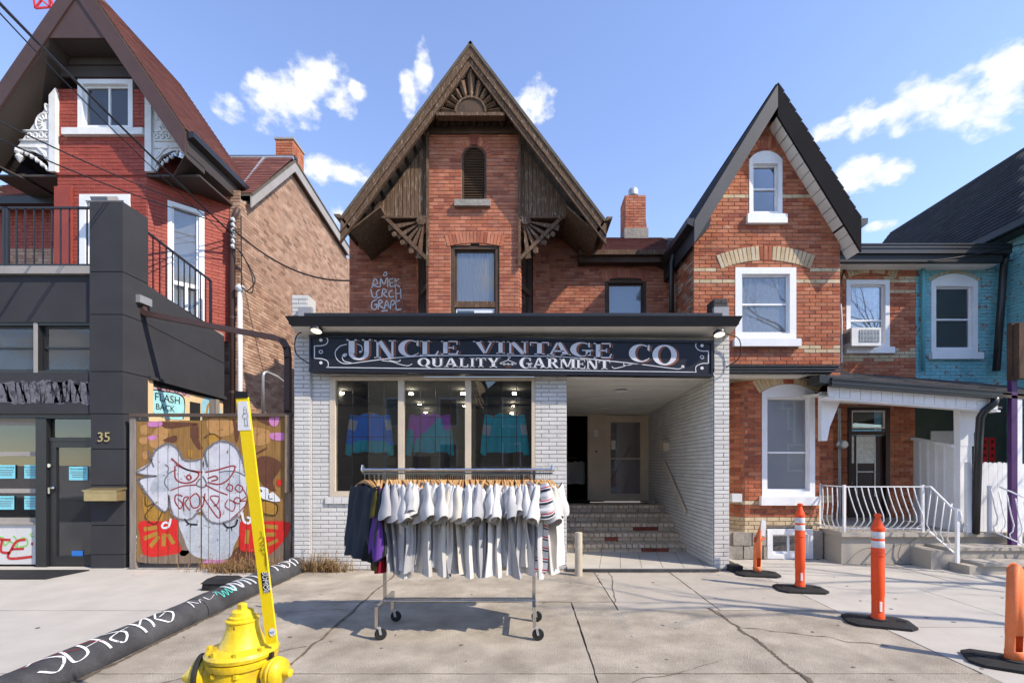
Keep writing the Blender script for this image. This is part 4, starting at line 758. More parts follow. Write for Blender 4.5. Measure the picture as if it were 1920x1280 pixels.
# white spray tag on the brick (AMEK / LERCH / GRAPE)
b = MB(); g = lambda u, v: P(u, v, WYm-.016); tagl = [
 [(697, 540), (703, 522), (708, 531), (699, 535), (712, 538)], [(713, 538), (714, 522), (720, 533), (726, 520), (727, 538)], [(737, 522), (730, 524), (731, 530), (737, 529)], [(731, 530), (732, 537), (739, 536)], [(741, 521), (741, 540)], [(748, 522), (741, 531), (750, 538)],
 [(720, 512), (724, 510), (725, 515), (720, 517), (719, 513)], [(695, 542), (700, 558), (708, 553)], [(712, 543), (706, 548), (707, 558), (714, 556)], [(716, 557), (718, 542), (725, 546), (719, 551), (727, 558)], [(736, 544), (729, 549), (732, 557), (739, 555)], [(742, 541), (743, 562)], [(751, 541), (752, 560)], [(742, 551), (752, 549)],
 [(707, 561), (698, 566), (697, 577), (704, 580), (707, 571), (702, 571)], [(709, 580), (711, 563), (717, 566), (711, 571), (719, 578)], [(720, 580), (725, 563), (730, 577)], [(722, 573), (729, 571)], [(732, 580), (734, 564), (741, 566), (735, 573)], [(750, 563), (742, 566), (743, 572), (749, 570), (743, 573), (744, 581), (752, 579)], [(715, 583), (727, 582)], [(716, 590), (721, 588), (720, 592)]]
for t in tagl: stroke(b, t, 2.1, g, k=4)
b.build('spray_tag', 'ink_white', mh, fix=False)
# low main roof beside the gable, its gutter, and the chimney
ry = 10.1; zE = Z(472, ry); sv = V(0, 1, .62).normalized(); sn = V(0, -.62, 1).normalized()
shingles(mh, (0, ry, zE), UX, sv, sn, X(1085, ry), X(1270, ry)+.3, 2.6, 'shingle_red'); MB().box(X(1085, ry), X(1262, ry), ry-.02, ry+.35, zE-.23, zE-.01).build('eave_fascia', 'wood_dark', mh); MB().box(X(1085, ry), X(1258, ry), ry-.1, ry-.021, zE-.1, zE-.0).build('eave_gutter', 'wood_old', mh)
MB().hexa([(1.3, ry+.1, zE-.1), (4.2, ry+.1, zE-.1), (4.2, 13, zE+1.6), (1.3, 13, zE+1.6), (1.3, ry+.1, zE-.02), (4.2, ry+.1, zE-.02), (4.2, 13, zE+1.7), (1.3, 13, zE+1.7)]).build('roof_deck', 'crack', mh)
cy_ = 12.2; c0, c1 = X(1172, cy_), X(1211, cy_); ct = Z(366, cy_); cb0 = Z(450, cy_)
bricks(mh, (0, cy_, 0), UX, UZ, NY, cb0+.3, ct, lambda z: [(c0, c1+max(0, (cb0+.55-z)*.12))], fn=lambda u, v, r: ('brick', random.uniform(.2, 1)), mortar='mortar'); bricks(mh, (c0, cy_, 0), V(0, 1, 0), UZ, V(-1, 0, 0), cb0, ct, [(0, .55)], fn=lambda u, v, r: ('brick', random.uniform(.2, 1)))
ch = MB().box(c0+.002, c1-.002, cy_+.002, cy_+.55, cb0-.6, ct).build('chimney', 'mortar', mh); MB().box(c0-.02, c1+.06, cy_-.03, cy_+.4, cb0-.4, cb0+.3).build('chimney_base', 'stone_base', ch)
MB().lathe([(.05, -.1), (.05, .12), (.13, .12), (.13, .26), (.10, .30), (.02, .31)], V((c0+c1)/2, cy_+.25, ct), n=16).build('vent_cap', 'galvanised', ch, smooth=40)
finish_bricks(mh)
# ---------------------------------------------------------------- red painted house on the left
rh = thing('red_house', 'red painted brick house with steep brown clad gable and white scroll brackets', 'house', (-7, 11, 0))
RY = 9.2; r0, r1 = X(108, RY), X(276, RY); RB = 10.2; cxr = X(430, RB); RGY = 8.75
rfn = lambda u, v, r: ('brick_red_paint', random.random())
uw = (X(147, RY), X(250, RY), Z(245, RY), Z(150, RY)); dw = (X(150, RY), X(245, RY), 4.6, Z(365, RY))
bricks(rh, (0, RY, 0), UX, UZ, NY, 4.6, 9.0, holes(r0, r1, uw, dw), fn=rfn, mortar='brick_red_paint', gap=.006, depth=.008)
b = MB(); b.box(r0, uw[0], RY+.003, RY+.2, 4.5, 9.0); b.box(uw[1], r1, RY+.003, RY+.2, 4.5, 8.9); b.box(uw[0], uw[1], RY+.003, RY+.2, dw[3], uw[2]); b.box(uw[0], uw[1], RY+.003, RY+.2, uw[3], 9.4); b.build('core_wall', 'brick_red_paint', rh)
window(rh, uw[0], uw[1], uw[2], uw[3], RY, 'white_paint', .09, .12, 'glass', bars=((uw[0]+uw[1])/2+.03,), back='blind_grey', backY=.2, sill=(.25, .13, .09, 'white_old'))
window(rh, dw[0], dw[1], 4.7, dw[3], RY, 'white_paint', .12, .12, 'glass', back='blind_grey')
MB().box(r0-.02, r1+.02, RY-.03, RY, Z(325, RY)-.05, Z(325, RY)).build('string_course', 'brick_red_paint', rh); b = MB(); b.box(r0-.02, X(137, RY), RY-.05, RY, 4.6, Z(352, RY)); b.build('corner_pier', 'brick_red_paint', rh)
MB().ob(P(196, 372, RY-.2), (.16, 0, 0), (0, .12, .07), (0, -.015, .03)).build('door_lamp', 'grey_flash', rh)
A, B = V(r1, RY, 0), V(cxr, RB, 0); U = (B-A).normalized(); Nn = V(U.y, -U.x, 0); L = (B-A).length
ua = lambda px: (lambda t: t)((((px-CX)/F)*A.y-A.x)/(U.x-((px-CX)/F)*U.y))
cw = (ua(314), ua(383), 4.6, 6.95)
bricks(rh, A, U, UZ, Nn, 4.3, 7.9, holes(0, L, cw), fn=rfn, mortar='brick_red_paint', gap=.006, depth=.008)
q = MB()
def pq(u, z, d): return A+U*u+UZ*z-Nn*d
def pbox(mb, u0, u1, z0, z1, d0, d1): mb.hexa([pq(u0, z0, d1), pq(u1, z0, d1), pq(u1, z0, d0), pq(u0, z0, d0), pq(u0, z1, d1), pq(u1, z1, d1), pq(u1, z1, d0), pq(u0, z1, d0)])
pbox(q, cw[0], cw[0]+.07, 4.6, 6.95, -.02, .12); pbox(q, cw[1]-.09, cw[1], 4.6, 6.95, -.02, .12); pbox(q, cw[0]+.07, cw[1]-.09, 6.86, 6.95, -.02, .12); pbox(q, cw[0]+.07, cw[1]-.09, 5.3, 5.38, .02, .1); pbox(q, (cw[0]+cw[1])/2-.03, (cw[0]+cw[1])/2+.03, 4.6, 5.3, .02, .1); pbox(q, cw[0]+.07, cw[0]+.11, 4.6, 6.86, .03, .1); pbox(q, cw[1]-.13, cw[1]-.09, 4.6, 6.86, .03, .1)
sw = q.build('side_window', 'white_paint', rh); q = MB(); pbox(q, cw[0]+.07, cw[1]-.09, 4.6, 6.87, .07, .075); q.build('pane', 'glass_pale', sw); q = MB(); pbox(q, cw[0], cw[1], 4.6, 6.9, .2, .21); q.build('backing', 'blind_grey', sw)
q = MB(); pbox(q, 0, cw[0], 4.3, 7.9, .003, .15); pbox(q, cw[1], L, 4.3, 7.9, .003, .15); pbox(q, cw[0], cw[1], 6.95, 7.9, .003, .15); q.build('core_wall', 'brick_red_paint', rh)
# left of the bay: shaded back wall and roof
bricks(rh, (0, RB, 0), UX, UZ, NY, 4.6, 7.4, holes(-13, r0, (-12.4, -11.2, 4.6, 6.8), (-10.4, -9.75, 5.0, 5.75)), fn=lambda u, v, r: ('brick_red_paint' if v < 5.5 or v > 6.35 else 'brick_brown', random.random()), mortar='brick_red_paint', gap=.006)
MB().box(-13, r0, RB+.003, RB+.2, 4.5, 7.4).build('core_wall', 'brick_red_paint', rh); window(rh, -10.45, -9.7, 4.95, 5.75, RB-.01, 'white_paint', .06, .1, 'glass')
sv = V(0, 1, .75).normalized(); sn = V(0, -.75, 1).normalized(); zE = Z(372, 9.95)
shingles(rh, (0, 9.95, zE), UX, sv, sn, -13, r0+1.2, 3.0, 'shingle_red'); MB().box(-13, r0+.4, 9.85, 9.96, zE-.16, zE+.0).build('gutter', 'black_metal', rh)
# brown gable
ax, az = X(143, RGY), Z(-55, RGY); e1 = (X(347, RGY), Z(243, RGY)); e0 = (2*ax-e1[0], e1[1]); sl = (az-e1[1])/(e1[0]-ax)
for e, sd in ((e0, -1), (e1, 1)):
    roof_slab(rh, (ax, az), e, RGY, 11.2, .06, 'roof_slope', 'crack')
    rake(rh, (ax, az), e, RGY-.01, .46, .05, 'brown_clad', 'rake_board', .02); rake(rh, (ax, az), e, RGY+.04, .12, .5, 'brown_soffit', 'rake_return', .38)
    n = 22
    for k in range(n):
        t0, t1 = k/n+.003, (k+1)/n-.003; f = lambda t: V(ax+(e[0]-ax)*t, 0, az+(e[1]-az)*t-.40)
        p, q = f(t0), f(t1); MB().hexa([p+V(0, RGY+.04, -.02), q+V(0, RGY+.04, -.02), q+V(0, RY+.3, -.02), p+V(0, RY+.3, -.02), p+V(0, RGY+.04, 0), q+V(0, RGY+.04, 0), q+V(0, RY+.3, 0), p+V(0, RY+.3, 0)]).build('soffit_panel', 'brown_soffit', rh)
    MB().box(min(e[0]-sd*.02, (r0, r1)[sd > 0]), max(e[0]-sd*.02, (r0, r1)[sd > 0]), RY-.03, RB+.4, e1[1]-.62, e1[1]-.58).build('eave_soffit', 'brown_soffit', rh)
    MB().hexa([(e[0], RGY+.05, e[1]-.14), (e[0]+sd*.12, RGY+.05, e[1]-.1), (e[0]+sd*.12, 10.95, e[1]-.1), (e[0], 10.95, e[1]-.14), (e[0]-sd*.02, RGY+.05, e[1]+.0), (e[0]+sd*.13, RGY+.05, e[1]), (e[0]+sd*.13, 10.95, e[1]), (e[0]-sd*.02, 10.95, e[1])]).build('gutter', 'black_metal', rh)
    MB().hexa([(e[0]-sd*.0, RGY+.05, e[1]-.4), (e[0]-sd*.03, RGY+.05, e[1]-.4), (e[0]-sd*.03, 10.9, e[1]-.4), (e[0], 10.9, e[1]-.4), (e[0], RGY+.05, e[1]-.0), (e[0]-sd*.03, RGY+.05, e[1]), (e[0]-sd*.03, 10.9, e[1]), (e[0], 10.9, e[1])]).build('eave_fascia', 'brown_soffit', rh)
    MB().hexa([(e[0]-sd*.02, RGY+.06, e[1]-.4), (e[0]-sd*.6, RGY+.45, e[1]-.66), (e[0]-sd*.6, 10.8, e[1]-.66), (e[0]-sd*.02, 10.8, e[1]-.4), (e[0]-sd*.02, RGY+.06, e[1]-.38), (e[0]-sd*.6, RGY+.45, e[1]-.64), (e[0]-sd*.6, 10.8, e[1]-.64), (e[0]-sd*.02, 10.8, e[1]-.38)]).build('eave_underside', 'brown_soffit', rh)
    # white scroll-work panel beside the bay
    Yp = RY-.05; T = (lambda px, py: P(px, py, Yp)) if sd > 0 else (lambda px, py: P(383-px, py, Yp)); xx = (lambda px: px)
    pn = MB().prism([T(276, 172), T(276, 322), T(289, 322), T(293, 305), T(303, 292), T(322, 283), T(335, 282), T(352, 283), T(352, 277)], (0, .05, 0)).build('scroll_panel', 'white_old', rh)
    MB().prism([T(275, 168), T(275, 324), T(287, 324), T(287, 168+14)], (0, -.05, 0)).build('scroll_post', 'white_old', pn)
    b = MB(); gg = lambda u, v: T(u, v)+V(0, -.022, 0)
    for d_, off in ((0, 0), (1, 0)):
        pass
    def relief(pts, wd, closed=False):
        p = smooth2(pts, 5, closed); p = p+[p[0]] if closed else p; b.tube([T(*t)+V(0, -.004, 0) for t in p], wd, 5)
    for a_ in range(-60, 91, 25): relief([(296+7*math.cos(R(a_)), 232-7*math.sin(R(a_))), (296+16*math.cos(R(a_)), 232-16*math.sin(R(a_)))], .022)
    relief([(296+19*math.cos(R(a_)), 232-19*math.sin(R(a_))) for a_ in range(-75, 91, 15)], .022); relief([(290, 246), (338, 246)], .028); relief([(290, 264), (345, 264)], .028); relief([(290, 278), (350, 276)], .02)
    for k in range(4): relief([(294+k*11+4*math.cos(R(a_)), 255+4.5*math.sin(R(a_))) for a_ in range(0, 360, 45)], .02, True)
    for k in range(7): t = k/6; relief([(289+t*60, 316-34*math.sin(t*1.5)), (293+t*60, 318-34*math.sin(t*1.5)+2), (297+t*55, 312-34*math.sin(t*1.5))], .025)
    relief([(291, 200), (297, 196), (297, 205), (292, 212), (300, 216)], .02); relief([(290, 300), (300, 286), (316, 274), (306, 283), (296, 296)], .02)
    b.build('scroll_relief', 'white_old', pn, smooth=True)
    MB().lathe([(.055, .0), (.075, -.04), (.05, -.09), (.07, -.13), (.035, -.2), (.002, -.24)], T(348, 283)+V(0, .02, .02), n=12).build('finial', 'white_old', pn, smooth=50)
shingles(rh, V(ax, RGY, az)+V(0, 0, .01), V(0, 1, 0), V(e1[0]-ax, 0, e1[1]-az).normalized()*-1, V(sl, 0, 1), 0, 2.6, 0, 'shingle_red')
dv = V(e1[0]-ax, 0, e1[1]-az); Lr = dv.length
shingles(rh, V(e1[0], RGY, e1[1])+V(.01, 0, .01), V(0, 1, 0), -dv.normalized(), V(sl, 0, 1).normalized(), 0, 2.6, Lr, 'shingle_red')
for e, sd in ((e0, -1), (e1, 1)):
    pass
cz_ = Z(70, RGY); hwc = (az-cz_-.3)/sl
MB().prism([V(ax-hwc, RGY+.015, cz_), V(ax+hwc, RGY+.015, cz_), V(ax, RGY+.015, az-.3)], (0, .03, 0)).build('collar_panel', 'brown_clad', rh)
MB().box(ax-hwc*1.1, ax+hwc*1.1, RGY+.05, RY, cz_-.0, cz_+.03).build('collar_soffit', 'brown_soffit', rh)
for k in range(4): z0 = Z(150, RY)+.02+k*.24; MB().ob(V(ax, RY-.02, z0+.12), (max(.3, min((r1-r0)/2+.3, (az-z0-.62)/sl)), 0, 0), (0, .012, .115), (0, -.012, .002)).build('siding_board', 'brown_soffit', rh)
# brown brick flank: front strip + long side wall with its own gable
SX = -6.2; bfn = lambda u, v, r: ('brick_brown', random.random())
bricks(rh, (0, RB+.02, 0), UX, UZ, NY, 0, 7.6, [(cxr, SX)], fn=bfn, mortar='mortar_brown')
bricks(rh, (0, RB+.03, 0), UX, UZ, NY, 0, 4.5, [(X(398, RB), cxr)], fn=bfn, mortar='mortar_brown')
yA, zA = SX*F/(543-CX), 0; zA = Z(303, yA); yF = SX*F/(464-CX); zF = Z(372, yF); yK = SX*F/(644-CX); zK = Z(462, yK)
def side(z):
    lo = RB+.02 if z < zF-.15 else yF+(z-zF+.15)/(zA-zF)*(yA-yF); hi = 16.6 if z < zK-.2 else yA+(zA-.2-z)/(zA-zK)*(yK-yA)
    return [(lo, hi)] if hi > lo else []
bricks(rh, (SX, 0, 0), V(0, 1, 0), UZ, V(1, 0, 0), 0, zA-.1, side, fn=bfn, mortar='mortar_brown')
MB().prism([V(SX-.003, RB+.02, 0), V(SX-.003, 16.6, 0), V(SX-.003, 16.6, zK-.25), V(SX-.003, yA, zA-.15), V(SX-.003, yF+.3, zF+.1), V(SX-.003, RB+.02, zF-.2)], (-.25, 0, 0)).build('flank_wall', 'mortar_brown', rh)
for (ya, za, yb, zb_) in ((yF-.1, zF, yA, zA), (yA, zA, yK+.15, zK)):
    MB().prism([V(SX+.12, ya, za), V(SX+.12, yb, zb_), V(SX+.12, yb, zb_-.26), V(SX+.12, ya, za-.26)], (.03, 0, 0)).build('rake_board', 'grey_clad', rh); MB().prism([V(SX, ya, za-.2), V(SX, yb, zb_-.2), V(SX, yb, zb_-.24), V(SX, ya, za-.24)], (.12, 0, 0)).build('rake_soffit', 'brown_clad', rh)
    MB().prism([V(SX+.17, ya, za+.0), V(SX+.17, yb, zb_), V(SX+.17, yb, zb_+.05), V(SX+.17, ya, za+.05)], (-3.2, 0, 0)).build('roof_slope', 'crack', rh)
sv = V(0, yA-yF, zA-zF); shingles(rh, V(0, yF-.1, zF+.055), UX, sv.normalized(), V(0, -(zA-zF), yA-yF).normalized(), -8.6, SX+.16, sv.length-.05, 'shingle_red')
MB().box(-9, SX+.18, yA-.08, yA+.08, zA+.03, zA+.12).build('ridge_cap', 'black_metal', rh); MB().box(-9, SX+.16, yA-.14, yA-.081, zA-.02, zA+.06).build('ridge_flashing', 'galvanised', rh); MB().bar(V(-6.35, yF-.05, zF+.09), V(-6.75, yA-.1, zA+.05), .16, .015).build('valley_flashing', 'galvanised', rh)
cyk = 12.65; c0, c1 = X(517, cyk), SX-.06; ct = Z(262, cyk)
chm = MB().box(c0+.003, c1-.003, cyk+.003, cyk+.6, 9, ct).build('chimney', 'mortar', rh); bricks(rh, (0, cyk, 0), UX, UZ, NY, 9.2, ct, [(c0, c1)], fn=lambda u, v, r: ('brick_orange', random.uniform(.2, .8))); bricks(rh, (c1, 0, 0), V(0, 1, 0), UZ, V(1, 0, 0), 9.2, ct, [(cyk, cyk+.6)], fn=lambda u, v, r: ('brick_orange', random.uniform(.2, .8))); MB().box(c0-.03, c1+.03, cyk-.03, cyk+.63, ct, ct+.05).build('chimney_cap', 'grey_clad', chm)
finish_bricks(rh)
# pipes and conduit on the brown strip
t = thing('downpipe', 'brown rainwater downpipe beside the red painted bay', 'downpipe', (X(436, 10.1), 10.1, 0)); xx = X(436, 10.1)
MB().tube([V(xx+.12, 10.1, 7.15), V(xx+.05, 10.1, 7.0), V(xx, 10.1, 6.8), V(xx, 10.1, 0)], .055, 10).build('pipe', 'brown_clad', t, smooth=True)
for z in (3.2, 4.8, 6.3): MB().lathe([(.062, -.03), (.062, .03)], V(xx, 10.1, z), n=12).build('strap', 'brown_clad', t)
t = thing('service_mast', 'pale grey electrical conduit mast with drooping service wires', 'conduit', (X(450, 10.05), 10.05, 0)); xx = X(450, 10.05)
MB().tube([V(xx, 10.05, 0), V(xx, 10.05, 5.35)], .05, 10).build('pipe', 'pvc_grey', t, smooth=True); MB().lathe([(.055, 0), (.09, .05), (.09, .12), (.03, .17)], V(xx, 10.05, 5.33), n=12).build('weather_head', 'pvc_grey', t, smooth=50)
b = MB()
for k, pts in enumerate(([(455, 538), (462, 545), (470, 540), (478, 528), (474, 512), (462, 490), (448, 470)], [(455, 540), (466, 548), (474, 545), (472, 515), (455, 478), (440, 462)], [(452, 405), (453, 540)])): b.tube([P(u, v, 10.0) for u, v in smooth2(pts, 6)], .012, 5)
b.build('service_wire', 'wire_black', t, smooth=True)
for k in range(6): MB().lathe([(.02, -.03), (.05, -.02), (.05, .02), (.02, .03)], P(437, 412+k*10, 10.0), (1, 0, .2), n=10).build('insulator', 'pvc_grey', t)
tag(MB().tube([P(u, v, 9.0) for u, v in [(493, 775), (493, 705)]]+[P(u, v, 9.0+d) for u, v, d in [(495, 699, 0), (500, 697, .1), (520, 706, .3), (540, 722, .6)]], .028, 8).build('steel_conduit', 'galvanised', smooth=True), 'bent grey steel conduit rising behind the graffiti gate', 'conduit')
# ---------------------------------------------------------------- black rendered storefront, number 35
bs = thing('black_storefront', 'charcoal rendered two storey shop front numbered 35 with roof balcony', 'shop', (-9, 9, 0))
KY = 7.45; kx0, kx1 = X(168, KY), X(230, KY); kb = KY+.5
zs = [0, Z(1040, KY), Z(985, KY), Z(910, KY), Z(842, KY), Z(776, KY), Z(697, KY), Z(590, KY), Z(510, KY), Z(378, KY)]
pil = MB().box(kx0+.01, kx1-.008, KY+.02, kb-.02, 0, zs[-1]-.01).build('pillar_core', 'charcoal_gap', bs)
for k in range(9): MB().box(kx0+(.02 if k < 5 else 0), kx1+(.015 if k < 5 else 0), KY, kb, zs[k]+(.012 if k else 0), zs[k+1]).build('pillar_block', 'charcoal', bs)
bY = kx1*F/(421-CX)
zt = lambda y, a, b_: a+(b_-a)*(y-KY)/(bY-KY)
for (z0a, z0b, z1a, z1b) in ((zs[6], 3.06, zs[7]-.012, 3.78), (zs[7]+.0, 3.795, zs[8]-.02, 4.36)):
    MB().hexa([(kx1-.16, kb+.0, z0a), (kx1-.004, kb, z0a), (kx1-.004, bY, z0b), (kx1-.16, bY, z0b), (kx1-.16, kb, z1a), (kx1-.004, kb, z1a), (kx1-.004, bY, z1b), (kx1-.16, bY, z1b)]).build('side_panel', 'charcoal', bs)
MB().hexa([(kx1-.15, kb, 3), (kx1-.012, kb, 3), (kx1-.012, bY-.01, 3), (kx1-.15, bY-.01, 3), (kx1-.15, kb, zs[8]-.03), (kx1-.012, kb, zs[8]-.03), (kx1-.012, bY-.01, 4.34), (kx1-.15, bY-.01, 4.34)]).build('side_core', 'charcoal_gap', bs)
MB().hexa([(kx1-.02, kb, zs[6]-.02), (kx1+.05, kb, zs[6]-.02), (kx1+.05, bY, 3.02), (kx1-.02, bY, 3.02), (kx1-.02, kb, zs[6]+.03), (kx1+.05, kb, zs[6]+.03), (kx1+.05, bY, 3.08), (kx1-.02, bY, 3.08)]).build('drip_edge', 'charcoal', bs)
MB().box(kx1-.2, kx1-.03, kb-.1, bY, 0, 3.1).build('lower_side_wall', 'cream_stucco', bs); MB().box(kx1-.03, kx1-.005, kb-.02, kb+.12, 0, zs[6]).build('corner_strip', 'cream_stucco', bs)
MB().box(-13, kx0, KY+.06, KY+.3, zs[7]-.1, zs[8]-.02).build('upper_band', 'charcoal', bs); MB().box(-13, kx0-.0, KY+.0, KY+.5, zs[8]-.02, zs[8]+.1).build('parapet_cap', 'grey_clad', bs)
MB().box(-13, kx0, KY+.03, KY+.3, zs[5]+.01, zs[6]-.005).build('sign_band', 'charcoal', bs); MB().box(-13, kx1-.02, KY+.3, bY, 4.3, 4.42).build('balcony_floor', 'grey_clad', bs); MB().box(-13, kx0, KY+.08, KY+.16, zs[5]-.06, zs[5]+.01).build('head_trim', 'black_metal', bs)
uz0, uz1 = zs[6]-.005, zs[7]-.1
for (a, c) in ((-13, X(57, KY)), (X(57, KY), kx0)): window(bs, a, c, uz0, uz1, KY+.1, 'black_metal', .045, .12, 'glass', rails=(Z(648, KY),), sash=.03, name='clerestory_window')
MB().box(X(54, KY), X(61, KY), KY+.07, KY+.2, uz0, uz1).build('clerestory_post', 'grey_clad', bs)
# ghost of old sign letters on the band
b = MB(); g = lambda u, v: P(u, v, KY+.026); rr = random.Random(5)
stroke(b, [(-20+6*k, 735+rr.uniform(-2, 2)) for k in range(36)], lambda t: rr.uniform(34, 46)*(1 if t < .93 else .6), g, k=2); b.build('ghost_lettering', 'spray_dim', bs, fix=False)
# ground floor: window, door, panels, stair seen through the door
gz = zs[5]-.05; gx = X(75, KY+.15)
wnd = window(bs, -13, gx, Z(985, KY), gz, KY+.15, 'grey_clad', .035, .1, 'glass_dark', rails=(Z(850, KY), Z(921, KY)), sash=.07, backY=1.2)
MB().box(-13, gx, KY+.16, KY+.22, .03, Z(985, KY)).build('kick_panel', 'board_white', bs)
b = MB(); g = lambda u, v: P(u, v, KY+.157); stroke(b, [(-5, 1010), (20, 1012)], 5, g); stroke(b, [(4, 1012), (2, 1033), (18, 1036)], 5, g); stroke(b, [(48, 1011), (32, 1014), (22, 1028), (17, 1046), (60, 1043)], 5, g); stroke(b, [(22, 1029), (45, 1028)], 4.5, g); fill(b, arcp(60, 1019, 2.2, 3, 0, 360, 8)[:-1], g, raw=True); b.build('red_scrawl', 'ink_red', bs, fix=False)
b = MB(); g = lambda u, v: P(u, v, KY+.1585); stroke(b, [(-5, 1006), (6, 1008), (8, 1022), (20, 1015), (32, 1026), (30, 1010), (24, 1004)], 3, g); stroke(b, [(36, 1025), (50, 1022), (51, 1012), (42, 1008), (34, 1016)], 3, g); stroke(b, [(62, 998), (57, 1001), (60, 1006), (64, 1004)], 2.4, g); stroke(b, [(70, 996), (70, 1005), (70, 1000), (75, 996), (71, 1001), (75, 1005)], 2.2, g); b.build('green_scrawl', 'ink_green', bs, fix=False)
MB().box(gx, X(89, KY+.1), KY+.08, KY+.3, 0, gz).build('door_post', 'black_metal', bs)
dx0, dx1 = X(89, KY+.1), kx0-.01; b = MB(); fw = .12; y0, y1 = KY+.12, KY+.18; dzt = Z(826, KY)
b.box(dx0, dx0+fw, y0, y1, .02, dzt); b.box(dx1-.05, dx1, y0, y1, .02, dzt); b.box(dx0+fw, dx1-.05, y0, y1, .02, .17); b.box(dx0+fw, dx1-.05, y0, y1, dzt-.1, dzt)
dr = b.build('door', 'black_metal', bs); MB().box(dx0+fw-.01, dx1-.04, y0+.025, y0+.031, .16, dzt-.09).build('pane', 'glass', dr); MB().box(dx0, dx1, y0-.01, y1+.01, dzt, dzt+.06).build('transom_bar', 'black_metal', bs); MB().box(dx0+.02, dx1-.01, y0+.03, y0+.036, dzt+.06, gz).build('transom_pane', 'glass_dark', bs)
b = MB(); b.box(dx0+.035, dx0+.065, y0-.05, y0, 1.18, 1.28); b.lathe([(.025, -.02), (.028, 0), (.01, .02)], V(dx0+.09, y0-.03, 1.27), (0, -1, 0), n=12); b.build('door_handle', 'chrome', dr); MB().lathe([(.03, -.01), (.03, .02)], V(dx0+.03, y0-.01, 1.63), (0, -1, 0), n=12).build('door_lock', 'chrome', dr)
def flyer(px, py, Y, w_=.30, h_=.22, par=bs):
    c = P(px, py, Y); f = MB().box(c.x-w_/2, c.x+w_/2, Y-.002, Y+.001, c.z-h_/2, c.z+h_/2).build('flyer', 'paper_teal', par)
    text('We are expanding!', .035, 'ink_black', frame(c+V(0, -.004, h_*.33), UX, UZ), f, 'headline', .0003); b = MB()
    for k in range(4): b.box(c.x-w_*(.42-.08*(k > 1)), c.x+w_*(.42-.08*(k > 1)), Y-.0035, Y-.0028, c.z+h_*(.13-.13*k)-.006, c.z+h_*(.13-.13*k)+.004)
    b.build('small_print', 'ink_grey', f)
for px, py in ((12, 884), (60, 884), (10, 942), (60, 942)): flyer(px, py, KY+.195, .285 if px < 20 else .25)
flyer(147, 887, y0+.018, par=dr)
c = P(145, 1037, y0+.018); MB().box(c.x-.09, c.x+.09, c.y-.002, c.y+.001, c.z-.045, c.z+.045).build('blue_sticker', 'sticker_blue', dr)
b = MB(); 
for k in range(8): b.box(dx0-.1+.14*k, kx1-.3, 8.0+.0, 9.2, .02+.17*k, .05+.17*k+.02)
b.build('stair_tread', 'stair_mint', bs); MB().prism([V(dx0-.2, 7.98, .0), V(kx1-.3, 7.98, .0), V(kx1-.3, 7.98, .95), V(dx0+.15, 7.98, .25)], (0, .02, 0)).build('stair_string', 'stair_mint', bs)
b = MB(); s0, s1 = V(dx0+.1, 7.9, .42), V(dx1+.2, 7.9, 1.25); b.bar(s0, s1, .03, .03); b.bar(s0+V(0, 0, .75), s1+V(0, 0, .75), .03, .04)
for k in range(9):
    p = s0+(s1-s0)*(k/8); b.tube([p+V(*(q[0]*.8, 0, q[1])) for q in smooth2([(0, 0), (-.09, .15), (.0, .33), (.07, .45), (0, .6), (0, .75)], 5)], .009, 5)
b.build('stair_railing', 'iron_white', bs); MB().box(-13, kx1-.25, 9.6, 9.65, 0, 4.3).build('inner_wall', 'room_wall', bs); MB().box(-13, kx1-.25, KY+.35, 9.6, zs[6]-.12, zs[6]-.1).build('inner_ceiling', 'room_wall', bs)
c = P(157, 665, KY+1.0); MB().lathe([(.001, -.04), (.06, -.03), (.07, 0)], c, n=12).build('inner_lamp', 'ceiling_glow', bs)
c = P(195, 820, KY-.012); text('35', .215, 'brass', frame(c, UX, UZ), bs, 'house_number', .008)
lb = MB().box(X(176, KY), X(236, KY), KY-.17, KY, Z(938, KY-.1), Z(920, KY-.1)).build('letter_box', 'brass', bs); MB().hexa([(X(174, KY), KY-.19, Z(920, KY-.1)), (X(238, KY), KY-.19, Z(920, KY-.1)), (X(238, KY), KY, Z(917, KY-.1)), (X(174, KY), KY, Z(917, KY-.1)), (X(174, KY), KY-.19, Z(918, KY-.1)), (X(238, KY), KY-.19, Z(918, KY-.1)), (X(238, KY), KY, Z(914, KY-.1)), (X(174, KY), KY, Z(914, KY-.1))]).build('letter_box_lid', 'brass', lb)
# graffiti on the cream side wall
gs = lambda d: (lambda u, v: V(kx1-.029+d, u, v))
b = MB(); fill(b, [(8.0, 3.02), (8.3, 3.1), (8.8, 3.06), (8.98, 2.94), (8.5, 2.96), (8.1, 2.93)], gs(.002)); b.build('pale_graffiti', 'spray_lilac', bs, fix=False)
b = MB(); stroke(b, [(8.03+.1*i, 2.95+.1*(i % 2)) for i in range(10)], .022, gs(.004)); b.build('graffiti_outline', 'ink_maroon', bs, fix=False)
b = MB(); fill(b, [(8.02, 2.9), (8.3, 2.93), (8.7, 2.93), (8.82, 2.8), (8.8, 2.5), (8.2, 2.5), (8.0, 2.7)], gs(.006)); b.build('aqua_patch', 'spray_aqua', bs, fix=False)
text('FLASH', .19, 'ink_black', frame(V(kx1-.02, 8.42, 2.82), V(0, 1, 0), UZ), bs, 'graffiti_word', .001, sx=1.15); text('BACK', .15, 'ink_black', frame(V(kx1-.02, 8.36, 2.65), V(0, 1, 0), UZ), bs, 'graffiti_word', .001, sx=1.15)
b = MB(); stroke(b, [(8.02, 2.5), (7.99, 2.75), (8.03, 2.91), (8.3, 2.945), (8.74, 2.94), (8.84, 2.8), (8.8, 2.5)], .018, gs(.008)); b.build('graffiti_outline', 'ink_black', bs, fix=False)
